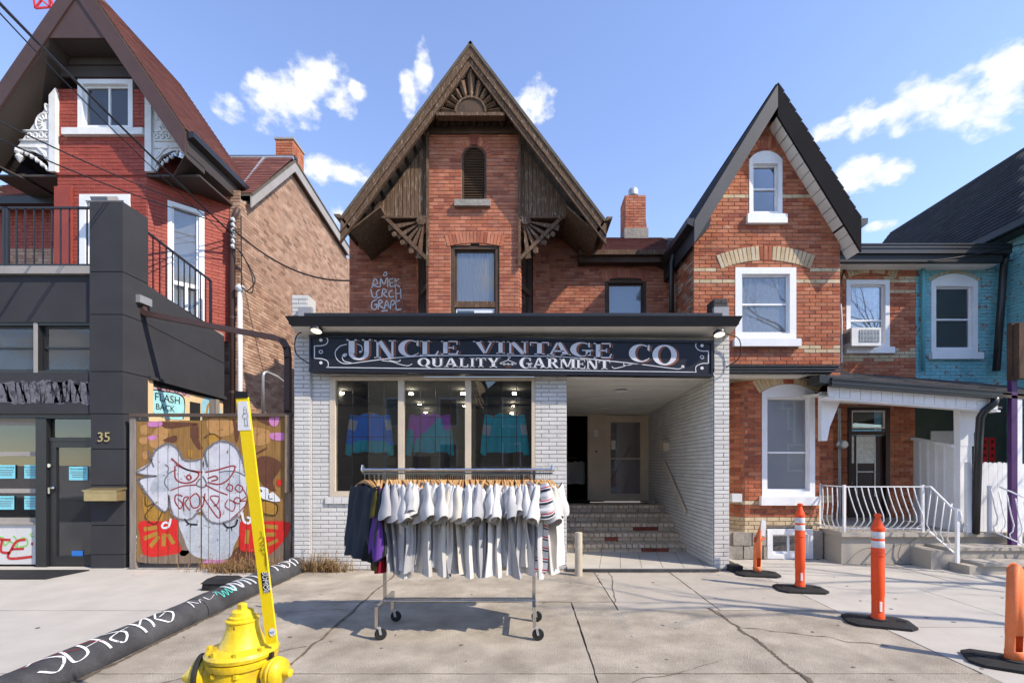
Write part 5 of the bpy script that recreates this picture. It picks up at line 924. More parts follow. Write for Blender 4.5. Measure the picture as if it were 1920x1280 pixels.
b = MB(); fill(b, [(9.35, 2.95), (9.75, 2.98), (9.9, 2.7), (9.7, 2.4), (9.35, 2.4), (9.3, 2.6)], gs(.003)); b.build('blue_patch', 'spray_blue', bs, fix=False); b = MB(); stroke(b, [(9.42, 2.5), (9.5, 2.85), (9.7, 2.85), (9.75, 2.65), (9.55, 2.55), (9.5, 2.65)], .06, gs(.005)); b.build('yellow_stroke', 'spray_ochre', bs, fix=False)
b = MB(); b.box(kx1-.028, kx1-.02, 8.98, 9.26, 2.2, 2.85); b.build('side_window', 'dark_room', bs)
# balcony railings
def railing(root, p, q, h, n, mt='black_metal', hook=True, nm='balcony_railing'):
    r = MB(); p, q = Vector(p), Vector(q); r.bar(p+V(0, 0, h), q+V(0, 0, h), .04, .03); r.bar(p+V(0, 0, .06), q+V(0, 0, .06), .03, .03); o = r.build(nm, mt, root)
    for k in range(n+1):
        c = p+(q-p)*k/n; w_ = .04 if k in (0, n) else .016; MB().box(c.x-w_/2, c.x+w_/2, c.y-w_/2, c.y+w_/2, c.z, c.z+h).build('baluster' if w_ < .03 else 'post', mt, o)
    return o
railing(bs, (X(12, KY+.1), KY+.12, zs[8]+.1), (kx0-.01, KY+.12, zs[8]+.1), .98, 10); railing(bs, (-13, KY+.12, zs[8]+.1), (X(12, KY+.1)-.05, KY+.12, zs[8]+.1), .98, 20); railing(bs, (kx1-.08, kb+.06, 4.62), (kx1-.08, 9.65, 4.42), 1.0, 11)
MB().prism([V(-8.5, 9.3, 4.5), V(-8.0, 8.8, 4.5), V(-8.0, 8.8, 5.4), V(-8.5, 9.3, 5.4)], (.02, .02, 0)).build('door_leaf', 'wood_old', bs)
# leader pipe from the scupper across to the shop corner
t = thing('diagonal_downpipe', 'brown leader pipe sloping from charcoal wall scupper to white shop corner', 'downpipe', (-6, 8, 0))
MB().box(X(258, 7.9), X(281, 7.9), 7.7, 7.95, Z(570, 7.8), Z(556, 7.8)).build('scupper', 'galvanised', t)
pts = [P(268, 572, 7.85), P(268, 582, 7.83), P(275, 588, 7.82), P(290, 591, 7.8), P(400, 612, 7.7), P(515, 633, 7.62), P(530, 639, 7.6), P(538, 652, 7.6), P(540, 670, 7.6), P(540, 770, 7.6), P(541, 1045, 7.6)]
b = MB()
for i in range(len(pts)-1): b.bar(pts[i], pts[i+1]+(pts[i+1]-pts[i]).normalized()*.02, .085, .085, up=(0, 1, 0))
b.build('pipe', 'brown_clad', t)
finish_bricks(bs)
# ---------------------------------------------------------------- brick gable house on the right
mat('rake_grey', (.075, .075, .08), .6, .15, 3, 60, .04)
gh = thing('gable_house', 'orange red brick house with buff banding, narrow black gable and white porch', 'house', (5, 10, 0))
HY, LY, HG, DYr = 8.75, 8.2, 8.45, 9.9
hx0, hx1 = X(1300, HY), X(1575, HY); ax, az = X(1457, HG), Z(158, HG); e0 = (X(1301, HG), Z(412, HG)); e1 = (X(1613, HG), Z(412, HG)); sl = (az-e1[1])/(e1[0]-ax)
aw = (X(1404, HY), X(1466, HY), Z(405, HY), Z(290, HY)); bw = (X(1378, HY), X(1492, HY), Z(637, HY), Z(502, HY))
def hf(u, v, row):
    py = CY-(v-EYE)*F/HY; px = CX+u*F/HY
    if (503 < py < 513 and not 1350 < px < 1525) or 523 < py < 533 or 365 < py < 374 or (650 < py < 665 and px > 1500 and random.random() < .8): return ('brick_buff', random.random())
    return ('brick_orange', min(1, max(0, random.gauss(.5, .27))))
rk = lambda z: (az-.30-z)/sl
bricks(gh, (0, HY, 0), UX, UZ, NY, 3.0, az-.45, holes(lambda z: max(hx0, ax-rk(z)), lambda z: min(hx1, ax+rk(z)), aw, bw), fn=hf)
buff = lambda i, n: ('brick_orange' if abs(i-(n-1)/2) < 1.6 else 'brick_buff', random.random())
voussoirs(gh, ((bw[0]+bw[1])/2, HY, 0), UX, UZ, NY, (bw[1]-bw[0])/2+.26, .16, bw[3]-.03, .27, 23, fn=buff)
voussoirs(gh, ((aw[0]+aw[1])/2, HY, 0), UX, UZ, NY, (aw[1]-aw[0])/2+.12, .2, aw[3]-.1, .24, 17, 'brick_orange')
b = MB(); b.box(hx0, bw[0], HY+.004, HY+.2, 3, 6.2); b.box(bw[1], hx1, HY+.004, HY+.2, 3, 6.2); b.box(bw[0], bw[1], HY+.004, HY+.2, bw[3], 6.1); b.box(bw[0], bw[1], HY+.004, HY+.2, 3, bw[2]); b.build('core_wall', 'mortar', gh)
MB().prism([V(hx0+.05, HY+.16, 6.1), V(hx1-.05, HY+.16, 6.1), V(ax, HY+.16, az-.4)], (0, .05, 0)).build('gable_core', 'mortar', gh)
window(gh, aw[0], aw[1], aw[2], aw[3]-.1, HY, 'white_paint', .075, .14, 'glass', rails=((aw[2]+aw[3])/2-.05,), back='blind_grey', backY=.1, rise=.16, sill=(.06, .17, .09, 'white_paint'))
window(gh, bw[0], bw[1], bw[2], bw[3], HY, 'white_paint', .12, .14, 'glass_pale', rails=((bw[2]+bw[3])/2-.0,), back='curtain_lace', backY=.08, sill=(.05, .14, .1, 'white_paint'))
for e, sd, mt in ((e0, -1, 'charcoal'), (e1, 1, 'black_fascia')):
    roof_slab(gh, (ax, az), e, HG-.02, 14.0, .05, 'roof_slope', 'shingle_dark'); dd_ = .40 if sd < 0 else .56; rake(gh, (ax, az), e, HG-.03, dd_, .04, 'rake_grey' if sd < 0 else 'rake_black', 'rake_board', .03)
    n = 15
    for k in range(n):
        t0, t1 = k/n+.004, (k+1)/n-.004; f = lambda t: V(ax+(e[0]-ax)*t, 0, az+(e[1]-az)*t-dd_)
        p, q = f(t0), f(t1); MB().hexa([p+V(0, HG+.01, -.02), q+V(0, HG+.01, -.02), q+V(0, HY+.05, -.02), p+V(0, HY+.05, -.02), p+V(0, HG+.01, 0), q+V(0, HG+.01, 0), q+V(0, HY+.05, 0), p+V(0, HY+.05, 0)]).build('soffit_panel', 'white_soffit', gh)
    MB().hexa([(e[0], HG-.02, e[1]-.14), (e[0]+sd*.12, HG-.02, e[1]-.08), (e[0]+sd*.12, 11, e[1]-.08), (e[0], 11, e[1]-.14), (e[0], HG-.02, e[1]+.02), (e[0]+sd*.13, HG-.02, e[1]+.02), (e[0]+sd*.13, 11, e[1]+.02), (e[0], 11, e[1]+.02)]).build('gutter', 'black_metal', gh)
    MB().hexa([(e[0]-sd*.0, HG+.01, e[1]-.42), (e[0]-sd*.3, HG+.01, e[1]-.1), (e[0]-sd*.3, 11, e[1]-.1), (e[0], 11, e[1]-.42), (e[0], HG+.01, e[1]-.0), (e[0]-sd*.3, HG+.01, e[1]+.3), (e[0]-sd*.3, 11, e[1]+.3), (e[0], 11, e[1])]).build('eave_box', 'black_fascia', gh)
dv = V(e1[0]-ax, 0, e1[1]-az)
for k in range(14): # ragged shingle ends along the visible right slope
    t = k/14; p = V(ax, HG-.025, az)+dv*t; MB().hexa([p, p+dv/14*.96, p+dv/14*.96+V(0, 2, 0), p+V(0, 2, 0), p+V(.01, 0, .015), p+dv/14*.96+V(.022, 0, .03), p+dv/14*.96+V(.022, 2, .03), p+V(.01, 2, .015)]).build('shingle_course', 'shingle_dark', gh)
# left flank, gutter return and downpipe
bricks(gh, (hx0, 0, 0), V(0, 1, 0), UZ, V(-1, 0, 0), 3.6, 6.1, [(HY, 10.35)], fn=lambda u, v, r: ('brick_brown' if random.random() < .55 else 'brick_orange', random.random()*.5))
MB().box(hx0+.004, hx0+.2, HY+.2, 14, 3, 6.1).build('flank_core', 'mortar', gh)
c = P(1262, 462, 9.6); MB().box(c.x-.12, hx0+.3, 9.5, 9.64, c.z-.1, c.z+.07).build('gutter_return', 'black_metal', gh); MB().box(c.x-.05, hx0+.2, 9.64, 9.9, c.z-.2, c.z+.02).build('gutter_box', 'black_fascia', gh)
xx = X(1259, 9.6); MB().tube([V(xx+.06, 9.57, c.z-.05), V(xx+.05, 9.57, c.z-.15), V(xx, 9.6, c.z-.35), V(xx, 9.6, 3.7)], .055, 10).build('downpipe', 'black_metal', gh, smooth=True)
# ground-floor bay with hipped black roof
lx0, lx1 = X(1395, LY), X(1536, LY); lw = (X(1428, LY), X(1527, LY), Z(930, LY), Z(735, LY))
def lf_(u, v, row):
    py = CY-(v-EYE)*F/LY; px = CX+u*F/LY
    if 705 < py < 716 or 935 < py < 944 or 968 < py < 1000: return ('brick_buff', random.random())
    return ('brick_orange', random.uniform(0, .55))
bs_ = (X(1437, LY), X(1522, LY), Z(1047, LY), Z(988, LY))
bricks(gh, (0, LY, 0), UX, UZ, NY, Z(1000, LY), 3.25, holes(lx0, lx1, lw, bs_), fn=lf_)
A, B = V(lx0, LY, 0), V(lx0-.5, HY+.1, 0); U = (A-B).normalized(); Nn = V(U.y, -U.x, 0)
bricks(gh, B, U, UZ, Nn, Z(1000, LY), 3.25, [(0, (A-B).length)], fn=lambda u, v, r: lf_(lx0, v, r))
bricks(gh, (0, HY, 0), UX, UZ, NY, .5, 3.25, [(lx1, X(1562, HY))], fn=lambda u, v, r: lf_(u*LY/HY, v, r), part='brick')
b = MB(); b.box(lx0, lw[0], LY+.004, LY+.2, 0, 3.25); b.box(lw[1], lx1, LY+.004, HY+.1, 0, 3.25); b.box(lw[0], lw[1], LY+.004, LY+.2, lw[3], 3.25); b.box(lw[0], lw[1], LY+.004, LY+.2, bs_[3], lw[2]); b.box(lx1, X(1562, HY), HY+.004, HY+.2, 0, 3.25); b.build('core_wall', 'mortar', gh)
voussoirs(gh, ((lw[0]+lw[1])/2, LY, 0), UX, UZ, NY, (lw[1]-lw[0])/2+.04, .16, lw[3]-.02, .24, 19, fn=buff)
window(gh, lw[0], lw[1], lw[2], lw[3], LY, 'white_paint', .09, .14, 'glass', rails=(Z(848, LY),), back='blind', backY=.03, rise=.14, sill=(.05, .15, .1, 'white_paint'))
x = lx0-.02
for k in range(3):      # stone footing blocks
    for j in range(2):
        xa = lx0-.35+k*.34+(.15 if j else 0); xb = xa+.33
        if xa > bs_[0]: continue
        MB().box(max(xa, lx0-.3), min(xb-.015, bs_[0]), LY-.03+random.uniform(-.01, .01), LY+.1, .0+j*.24, .225+j*.24).build('footing_stone', 'stone_base', gh)
MB().box(lx0-.3, bs_[0], LY-.005, LY+.1, 0, .47).build('footing_core', 'mortar', gh); MB().box(bs_[1], lx1+.05, LY-.02, LY+.1, 0, .5).build('footing_stone', 'stone_base', gh)
window(gh, bs_[0], bs_[1], bs_[2], bs_[3]-.03, LY-.02, 'white_paint', .09, .14, 'glass', bars=((bs_[0]+bs_[1])/2,), name='basement_window', sill=(.04, .06, .08, 'white_paint'))
r_y = 7.75; zr0, zr1 = Z(699, r_y), Z(684, r_y); q0, q1 = X(1372, r_y)-.2, X(1592, r_y)
MB().hexa([(q0, r_y+.1, zr0), (q1-.25, r_y+.08, zr0), (q1, HY, zr0), (q0, HY, zr0), (q0, r_y, zr1), (q1-.12, r_y, zr1), (q1+.1, HY, zr1), (q0, HY, zr1)]).build('bay_gutter', 'black_metal', gh); MB().hexa([(q0, r_y+.06, zr1), (q1-.15, r_y+.06, zr1), (q1+.05, HY, zr1), (q0, HY, zr1), (q0, HY-.25, zr1+.16), (q1-.45, HY-.25, zr1+.16), (q1-.45, HY, zr1+.17), (q0, HY, zr1+.17)]).build('bay_roof', 'shingle_dark', gh); MB().box(q0, q1-.3, r_y+.12, LY, zr0-.02, zr0+.0).build('bay_soffit', 'white_soffit', gh)
for k in range(3): MB().box(q0, q1-.1-.0*k, r_y-.012, r_y+.02, zr1-.03-.045*k, zr1-.005-.045*k).build('gutter_bead', 'black_metal', gh)
# recessed entrance wall with door, upper window
dwx0, dwx1 = X(1540, DYr), X(1716, DYr); fd = (X(1589, DYr), X(1667, DYr), .45, Z(764, DYr)); cw = (X(1586, DYr), X(1667, DYr), Z(652, DYr), Z(525, DYr))
def rf(u, v, row):
    py = CY-(v-EYE)*F/DYr; px = CX+u*F/DYr
    if (520 < py < 530 and px > 1650) or (543 < py < 551 and px > 1655) or (652 < py < 680 and random.random() < .7): return ('brick_buff', random.random())
    return ('brick_orange', random.uniform(.05, .8))
bricks(gh, (0, DYr, 0), UX, UZ, NY, .5, 6.02, holes(dwx0, dwx1, fd, cw), fn=rf)
voussoirs(gh, ((cw[0]+cw[1])/2+.06, DYr, 0), UX, UZ, NY, (cw[1]-cw[0])/2+.12, .14, cw[3]-.0, .25, 19, fn=lambda i, n: ('brick_buff' if random.random() < .9 else 'brick_orange', random.random()))
b = MB(); b.box(dwx0, fd[0], DYr+.004, DYr+.2, 0, 6.0); b.box(fd[1], dwx1, DYr+.004, DYr+.2, 0, 6.0); b.box(fd[0], fd[1], DYr+.004, DYr+.2, fd[3], cw[2]); b.box(fd[0], fd[1], DYr+.004, DYr+.2, cw[3], 6.0); b.build('core_wall', 'mortar', gh)
window(gh, cw[0], cw[1], cw[2], cw[3], DYr, 'white_paint', .09, .14, 'glass', rails=(Z(600, DYr),), back='curtain_lace', backY=.08, sill=(.05, .13, .1, 'white_paint'))
b = MB(); b.box(fd[0], fd[0]+.07, DYr-.03, DYr+.1, fd[2], fd[3]); b.box(fd[1]-.09, fd[1], DYr-.03, DYr+.1, fd[2], fd[3]); b.box(fd[0]+.07, fd[1]-.09, DYr-.03, DYr+.1, fd[3]-.06, fd[3]); b.box(fd[0]+.07, fd[1]-.09, DYr-.02, DYr+.1, Z(808, DYr)-.08, Z(808, DYr)); b.build('door_frame', 'door_brown', gh)
tr = MB(); tx0, tx1, tz0, tz1 = fd[0]+.07, fd[1]-.09, Z(805, DYr)+.02, fd[3]-.06
for bxx in ((tx0, tx0+.035, tz0, tz1), (tx1-.035, tx1, tz0, tz1), (tx0+.035, tx1-.035, tz0, tz0+.03), (tx0+.035, tx1-.035, tz1-.03, tz1)): tr.box(bxx[0], bxx[1], DYr-.01, DYr+.05, bxx[2], bxx[3])
trm = tr.build('transom_window', 'white_old', gh); MB().box(tx0, tx1, DYr+.02, DYr+.026, tz0, tz1).build('pane', 'glass_dark', trm); MB().box(tx0, tx1, DYr+.3, DYr+.31, tz0, tz1).build('backing', 'dark_room', trm)
dz1_ = Z(812, DYr)-.05; dd = MB(); dd.box(tx0, tx1, DYr+.04, DYr+.09, fd[2], dz1_); door2 = dd.build('front_door', 'door_brown', gh)
sm = MB(); sx0, sx1, sz0, sz1 = X(1607, DYr), X(1643, DYr), Z(930, DYr), Z(815, DYr)
for bxx in ((sx0, sx0+.02, sz0, sz1), (sx1-.02, sx1, sz0, sz1), (sx0, sx1, sz1-.02, sz1), (sx0, sx1, Z(884, DYr)-.01, Z(884, DYr)+.01)): sm.box(bxx[0], bxx[1], DYr+.02, DYr+.038, bxx[2], bxx[3])
sm.build('storm_door_trim', 'white_paint', door2); MB().box(sx0+.02, sx1-.02, DYr+.028, DYr+.036, Z(868, DYr), sz1-.03).build('lace_panel', 'curtain_lace', door2); MB().box(tx0+.02, X(1603, DYr), DYr+.03, DYr+.039, Z(868, DYr), sz1-.03).build('side_curtain', 'curtain_lace', door2); MB().lathe([(.02, 0), (.03, .03), (.01, .05)], V(X(1596, DYr), DYr+.03, 1.25), (0, -1, 0), n=12).build('door_knob', 'brass', door2)
# gutter over the recess
gz0, gz1 = Z(484, 9.45), Z(457, 9.45); MB().box(X(1575, 9.45), X(1898, 9.45), 9.45, 9.55, gz0+.1, gz1).build('main_gutter', 'black_metal', gh); MB().box(X(1575, 9.5), X(1880, 9.5), 9.5, 9.6, gz0-.05, gz1-.05).build('main_fascia', 'black_fascia', gh); MB().box(X(1560, 9.5), X(1880, 9.5), 9.6, DYr+.1, gz0-.06, gz0-.03).build('main_soffit', 'white_soffit', gh); MB().box(X(1560, 9.5), X(1880, 9.5), 9.5, 13, gz1-.05, gz1+.0).build('main_roof', 'shingle_dark', gh)
for k in range(2): MB().box(X(1575, 9.45), X(1898, 9.45), 9.435, 9.46, gz1-.02-.07*k, gz1+.005-.07*k).build('gutter_bead', 'black_metal', gh)
MB().tube([P(1576, 570, DYr-.1), P(1578, 600, DYr-.1), P(1578, 680, DYr-.1)], .02, 8).build('wall_conduit', 'white_old', gh)
b = MB(); b.tube([P(u, v, DYr-.04) for u, v in smooth2([(1575, 535), (1585, 505), (1610, 497), (1650, 495)], 6)], .012, 5); b.build('wall_cable', 'wire_black', gh)
# porch deck, steps, cracked parapet
PY0 = 7.72; px0 = X(1580, PY0)
MB().box(px0, 8.9, PY0+.03, DYr, 0, .46).build('porch_base', 'concrete', gh); MB().box(px0-.03, 8.9, PY0-.03, DYr, .46, .53).build('porch_deck', 'concrete', gh)
b = MB(); g = lambda u, v: P(u, v, PY0+.028)
for pts in ([(1588, 1056), (1600, 1040), (1618, 1030), (1640, 1025)], [(1660, 1040), (1680, 1022), (1700, 1020), (1718, 1008)], [(1690, 1021), (1684, 1042), (1692, 1052)], [(1640, 1025), (1662, 1040)]): stroke(b, [(x+random.uniform(-1, 1), y+random.uniform(-1, 1)) for x, y in pts], .9, g)
b.build('porch_crack', 'crack', gh, fix=False)
sxa = X(1722, 7.6)
MB().box(sxa, 8.9, 7.36, PY0+.03, 0, .30).build('step', 'concrete', gh); MB().box(sxa+.25, 8.9, 7.33, PY0+.02, .30, .35).build('step_tread', 'concrete', gh); MB().box(sxa+.28, 8.9, 7.02, 7.36, 0, .13).build('step', 'concrete', gh); MB().box(sxa+.45, 8.9, 6.98, 7.34, .13, .175).build('step_tread', 'concrete', gh)
# porch roof: shingles, gutter, white boxed beam, bracket and post
ry = 7.55; za, zb = Z(712, ry), Z(737, ry); xa, xb = X(1538, ry), X(1868, ry); pzw = Z(697, DYr)+.0
zf = lambda x: za+(zb-za)*(x-xa)/(xb-xa)
sv = V(0, DYr-ry, pzw-(za+zb)/2); svn = sv.normalized(); Ur = V(xb-xa, 0, zb-za).normalized(); nn = Ur.cross(svn).normalized()
shingles(gh, V(xa, ry, za+.02), Ur, svn, nn, 0, 4.9, sv.length, 'shingle_grey', cs=.14, bl=.28)
zk = pzw-(za+zb)/2-.03; MB().hexa([(xa, ry, za-.06), (xb+.8, ry, zf(xb+.8)-.06), (xb+1.6, DYr, zf(xb+1.6)+zk-.04), (xa, DYr, za+zk-.04), (xa, ry, za-.012), (xb+.8, ry, zf(xb+.8)-.012), (xb+1.6, DYr, zf(xb+1.6)+zk), (xa, DYr, za+zk)]).build('porch_roof', 'crack', gh)
def sbar(x0, x1, y0, y1, d0, d1, nm, mt): return MB().hexa([(x0, y0, zf(x0)+d0), (x1, y0, zf(x1)+d0), (x1, y1, zf(x1)+d0), (x0, y1, zf(x0)+d0), (x0, y0, zf(x0)+d1), (x1, y0, zf(x1)+d1), (x1, y1, zf(x1)+d1), (x0, y1, zf(x0)+d1)]).build(nm, mt, gh)
sbar(xa+.12, xb, ry-.1, ry, -.10, .02, 'porch_gutter', 'black_metal'); sbar(xa+.12, xb, ry-.115, ry-.08, -.0, .03, 'gutter_bead', 'black_metal'); sbar(xa+.12, xb, ry-.108, ry-.08, -.07, -.045, 'gutter_bead', 'black_metal'); sbar(xa-.06, xa+.12, ry-.08, ry+.25, -.06, .06, 'gutter_end', 'black_metal')
n = 16
for k in range(n):
    u0, u1 = xa+.15+(xb-xa-.1)*k/n, xa+.15+(xb-xa-.1)*(k+1)/n; sbar(u0+.004, u1-.004, ry+.02, ry+.06, -.26, -.09, 'beam_board', 'white_paint')
sbar(xa+.1, xb+.1, ry+.03, ry+.2, -.29, -.262, 'beam_trim', 'white_paint'); MB().hexa([(xa+.1, ry+.2, zf(xa)-.22), (xb+.3, ry+.2, zf(xb)-.22), (xb+1.2, DYr, 2.93), (xa+.1, DYr, 2.98), (xa+.1, ry+.2, zf(xa)-.19), (xb+.3, ry+.2, zf(xb)-.19), (xb+1.2, DYr, 2.96), (xa+.1, DYr, 3.01)]).build('porch_ceiling', 'white_soffit', gh)
Yq = 7.85; MB().prism([P(1540, 826, Yq), P(1551, 826, Yq), P(1556, 800, Yq), P(1577, 748, Yq), P(1577, 734, Yq), P(1540, 734, Yq)], (0, .09, 0)).build('porch_bracket', 'white_paint', gh)
Yp = 7.8; MB().prism([P(1800, 758, Yp), P(1846, 758, Yp), P(1843, 775, Yp), P(1834, 800, Yp), P(1826, 812, Yp), P(1826, 836, Yp), P(1801, 836, Yp)], (0, .12, 0)).build('post_head', 'white_paint', gh); MB().box(X(1801, Yp), X(1823, Yp), Yp+.005, Yp+.12, .53, Z(835, Yp)).build('porch_post', 'white_paint', gh); MB().box(X(1811, 7.72), X(1820, 7.72), 7.70, 7.75, .5, Z(866, 7.72)).build('picket_post', 'white_paint', gh)
A, B = V(7.22, 7.9, 0), V(7.52, 9.1, 0); U = (B-A); zA_, zB_ = Z(838, 7.9), Z(824, 9.1); n = 5
for k in range(n):
    p, q = A+U*(k/n+.006), A+U*((k+1)/n-.006); z1, z2 = zA_+(zB_-zA_)*k/n, zA_+(zB_-zA_)*(k+1)/n; MB().hexa([p+UZ*.53, q+UZ*.53, q+V(.04, 0, .53), p+V(.04, 0, .53), p+UZ*z1, q+UZ*z2, q+V(.04, 0, z2), p+V(.04, 0, z1)]).build('privacy_panel', 'white_paint', gh)
MB().bar(A+V(0, 0, zA_+.02), B+V(0, 0, zB_+.02), .09, .05).build('panel_cap', 'white_paint', gh)
for k in range(1, n): p = A+U*(k/n); MB().box(p.x-.02, p.x+.01, p.y-.012, p.y+.012, .53, zA_+(zB_-zA_)*k/n).build('panel_batten', 'white_paint', gh)
MB().tube([P(1868, 742, 7.5), P(1864, 756, 7.5), P(1846, 770, 7.55), P(1838, 782, 7.6), P(1835, 830, 7.6), P(1829, 1000, 7.7)], .055, 10).build('porch_downpipe', 'black_metal', gh, smooth=True)
# gas meter pipe and dial by the bay corner
MB().tube([P(1574, 765, 9.2), P(1575, 990, 9.2)], .022, 8).build('meter_pipe', 'galvanised', gh); MB().lathe([(.07, -.06), (.085, -.05), (.085, .03), (.07, .05)], P(1580, 833, 9.1), (0, -1, 0), n=16).build('meter_box', 'galvanised', gh); MB().lathe([(.001, .06), (.06, .06), (.06, .04)], P(1581, 833, 9.1), (0, -1, 0), n=16, cap=False).build('meter_dial', 'paper_white', gh)
c = P(1369, 980, 8.3); MB().box(c.x-.05, c.x+.12, 8.1, 8.2, 1.0, 1.14).build('wall_box', 'pvc_grey', gh)
finish_bricks(gh)
# railing of bellied white iron
def belly(root, p, q, h, n, sway):
    p, q = Vector(p), Vector(q); d = (q-p); u = d.normalized(); u = V(u.x, u.y, 0).normalized(); out = V(u.y, -u.x, 0)*sway
    for k in range(1, n):
        c = p+d*k/n; MB().tube([c+out*s+V(0, 0, h*z)+u*s2 for z, s, s2 in ((1, 0, -.045), (.8, .02, -.02), (.55, .06, .02), (.38, .11, .045), (.25, .12, .05), (.14, .06, .03), (.08, .0, 0), (0, 0, 0))], .0095, 6).build('baluster', 'white_paint', root, smooth=True)
    MB().bar(p+UZ*h, q+UZ*h, .03, .016).build('top_rail', 'white_paint', root); MB().bar(p+UZ*.05, q+UZ*.05, .028, .014).build('bottom_rail', 'white_paint', root)
pr = thing('porch_railing', 'white bellied iron railing round the concrete porch by the brown door', 'railing', (6, 7.8, .53))
pA, pB, pC = V(X(1537, 8.3), 8.3, .54), V(X(1583, PY0+.05), PY0+.05, .54), V(X(1730, PY0+.05), PY0+.05, .54); pD = V(X(1795, 7.1), 7.1, .17)
belly(pr, pA, pB, .74, 5, .7); belly(pr, pB, pC, .74, 12, .7)
for p in (pA, pB, pC): MB().box(p.x-.018, p.x+.018, p.y-.018, p.y+.018, p.z-.02, p.z+.77).build('post', 'white_paint', pr)
MB().box(pD.x-.02, pD.x+.02, pD.y-.02, pD.y+.02, .16, .98).build('post', 'white_paint', pr)
MB().tube([pC+V(0, 0, .74), pC+V(.08, -.06, .74), pD+V(-.05, .04, .82), pD+V(.02, -.02, .77), pD+V(.03, -.03, .68), pD+V(.0, -.0, .6)], .016, 8).build('hand_rail', 'white_paint', pr, smooth=True); MB().bar(pC+V(.05, -.04, .03), pD+V(-.02, .02, .13), .025, .014).build('bottom_rail', 'white_paint', pr)
for k in range(1, 5):
    t = k/5; lo = pC+(pD-pC)*t+V(0, 0, .05+.08*t); hi = lo+V(.03, 0, .69); MB().tube([hi, hi*.5+lo*.5+V(-.03, 0, 0), lo+V(-.04, 0, .14), lo+V(-.0, 0, .07), lo], .009, 6).build('baluster', 'white_paint', pr, smooth=True)
r2 = thing('step_railing', 'white bellied iron handrail in front of the picket fence', 'railing', (8, 7.4, .3))
qA, qB = V(X(1855, 7.72), 7.72, .5), V(X(1990, 7.0), 7.0, .12)
MB().box(qA.x-.022, qA.x+.022, 7.70, 7.74, .5, 1.3).build('post', 'white_paint', r2); MB().bar(qA+V(.12, -.05, .78), qB+V(0, 0, .80), .03, .016).build('hand_rail', 'white_paint', r2); MB().bar(qA+V(0, 0, .08), qB+V(0, 0, .08), .025, .014).build('bottom_rail', 'white_paint', r2)
for k in range(7):
    t = .08+k*.12; lo = qA+(qB-qA)*t+V(0, 0, .08); MB().tube([lo+V(-.06, 0, .7), lo+V(.0, 0, .4), lo+V(.05, 0, .22), lo+V(.03, 0, .12), lo+V(-.02, 0, .08), lo], .009, 6).build('baluster', 'white_paint', r2, smooth=True)
# picket fence
pf = thing('picket_fence', 'white round topped picket fence screen beside the porch post', 'fence', (8, 7.85, 0)); k = 0; px = 1827
while px < 1935:
    w_ = 8.4; zt_ = Z(866+random.uniform(-1, 1), 7.85)-(.02 if px > 1905 else 0); x0, x1 = X(px, 7.85), X(px+w_, 7.85); r = (x1-x0)/2
    MB().prism([V(x0, 7.85, .03), V(x1, 7.85, .03), V(x1, 7.85, zt_-r)]+[V((x0+x1)/2+r*math.cos(R(a)), 7.85, zt_-r+r*math.sin(R(a))) for a in range(30, 180, 30)]+[V(x0, 7.85, zt_-r)], (0, .025, 0)).build('picket', 'white_paint', pf); px += w_+.35
for z in (.7, 1.4): MB().box(X(1827, 7.88), X(1935, 7.88), 7.876, 7.91, z, z+.08).build('fence_rail', 'white_paint', pf)
# air conditioner in the upper window
acY = 9.62; ac = thing('window_air_conditioner', 'white window air conditioner sticking out of the upper curtained window', 'air conditioner', (X(1620, acY), acY, Z(648, acY)))
a0, a1, z0, z1 = X(1597, acY), X(1652, acY), Z(648, acY), Z(614, acY)
MB().box(a0, a1, acY, DYr+.15, z0, z1).build('casing', 'white_old', ac)
MB().box(X(1612, acY), X(1648, acY), acY-.006, acY+.0, z0+.08, z1-.05).build('grille_recess', 'dark_room', ac)
for k in range(9): z = z0+.09+k*(z1-z0-.16)/8; MB().box(X(1612, acY), X(1648, acY), acY-.012, acY-.004, z-.006, z+.006).build('grille_bar', 'galvanised', ac)
for k in range(7): x = X(1612, acY)+k*(X(1648, acY)-X(1612, acY))/6; MB().box(x-.004, x+.004, acY-.014, acY-.003, z0+.08, z1-.05).build('grille_bar', 'galvanised', ac)
for k in range(6): y = acY+.06+k*.04; MB().box(a0-.003, a0+.002, y, y+.02, z0+.08, z1-.06).build('side_vent', 'dark_room', ac)
# ---------------------------------------------------------------- teal painted house
th = thing('teal_house', 'peeling turquoise painted brick house with dark steep shingle roof', 'house', (10, 11, 0))
tx0, tx1 = X(1716, DYr), 10.15; tw = (X(1745, DYr), X(1832, DYr), Z(662, DYr), Z(528, DYr))
tf = lambda u, v, r: ('brick_teal', random.random())
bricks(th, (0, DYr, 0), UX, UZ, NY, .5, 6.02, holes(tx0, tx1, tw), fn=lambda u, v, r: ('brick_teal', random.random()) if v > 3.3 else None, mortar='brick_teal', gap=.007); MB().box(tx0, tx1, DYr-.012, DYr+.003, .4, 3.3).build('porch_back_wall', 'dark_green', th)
b = MB(); b.box(tx0, tw[0], DYr+.004, DYr+.2, 0, 6.0); b.box(tw[1], tx1, DYr+.004, DYr+.2, 0, 6.0); b.box(tw[0], tw[1], DYr+.004, DYr+.2, tw[3], 6.0); b.box(tw[0], tw[1], DYr+.004, DYr+.2, 0, tw[2]); b.build('core_wall', 'brick_teal', th)
window(th, tw[0], tw[1], tw[2], tw[3], DYr, 'white_paint', .1, .14, 'glass', rails=(Z(598, DYr),), back='room_shelf', backY=.1, rise=.16, sill=(.05, .14, .1, 'white_paint'))
voussoirs(th, ((tw[0]+tw[1])/2, DYr, 0), UX, UZ, NY, (tw[1]-tw[0])/2+.03, .17, tw[3]-.0, .06, 21, 'brick_buff', depth=.014); 
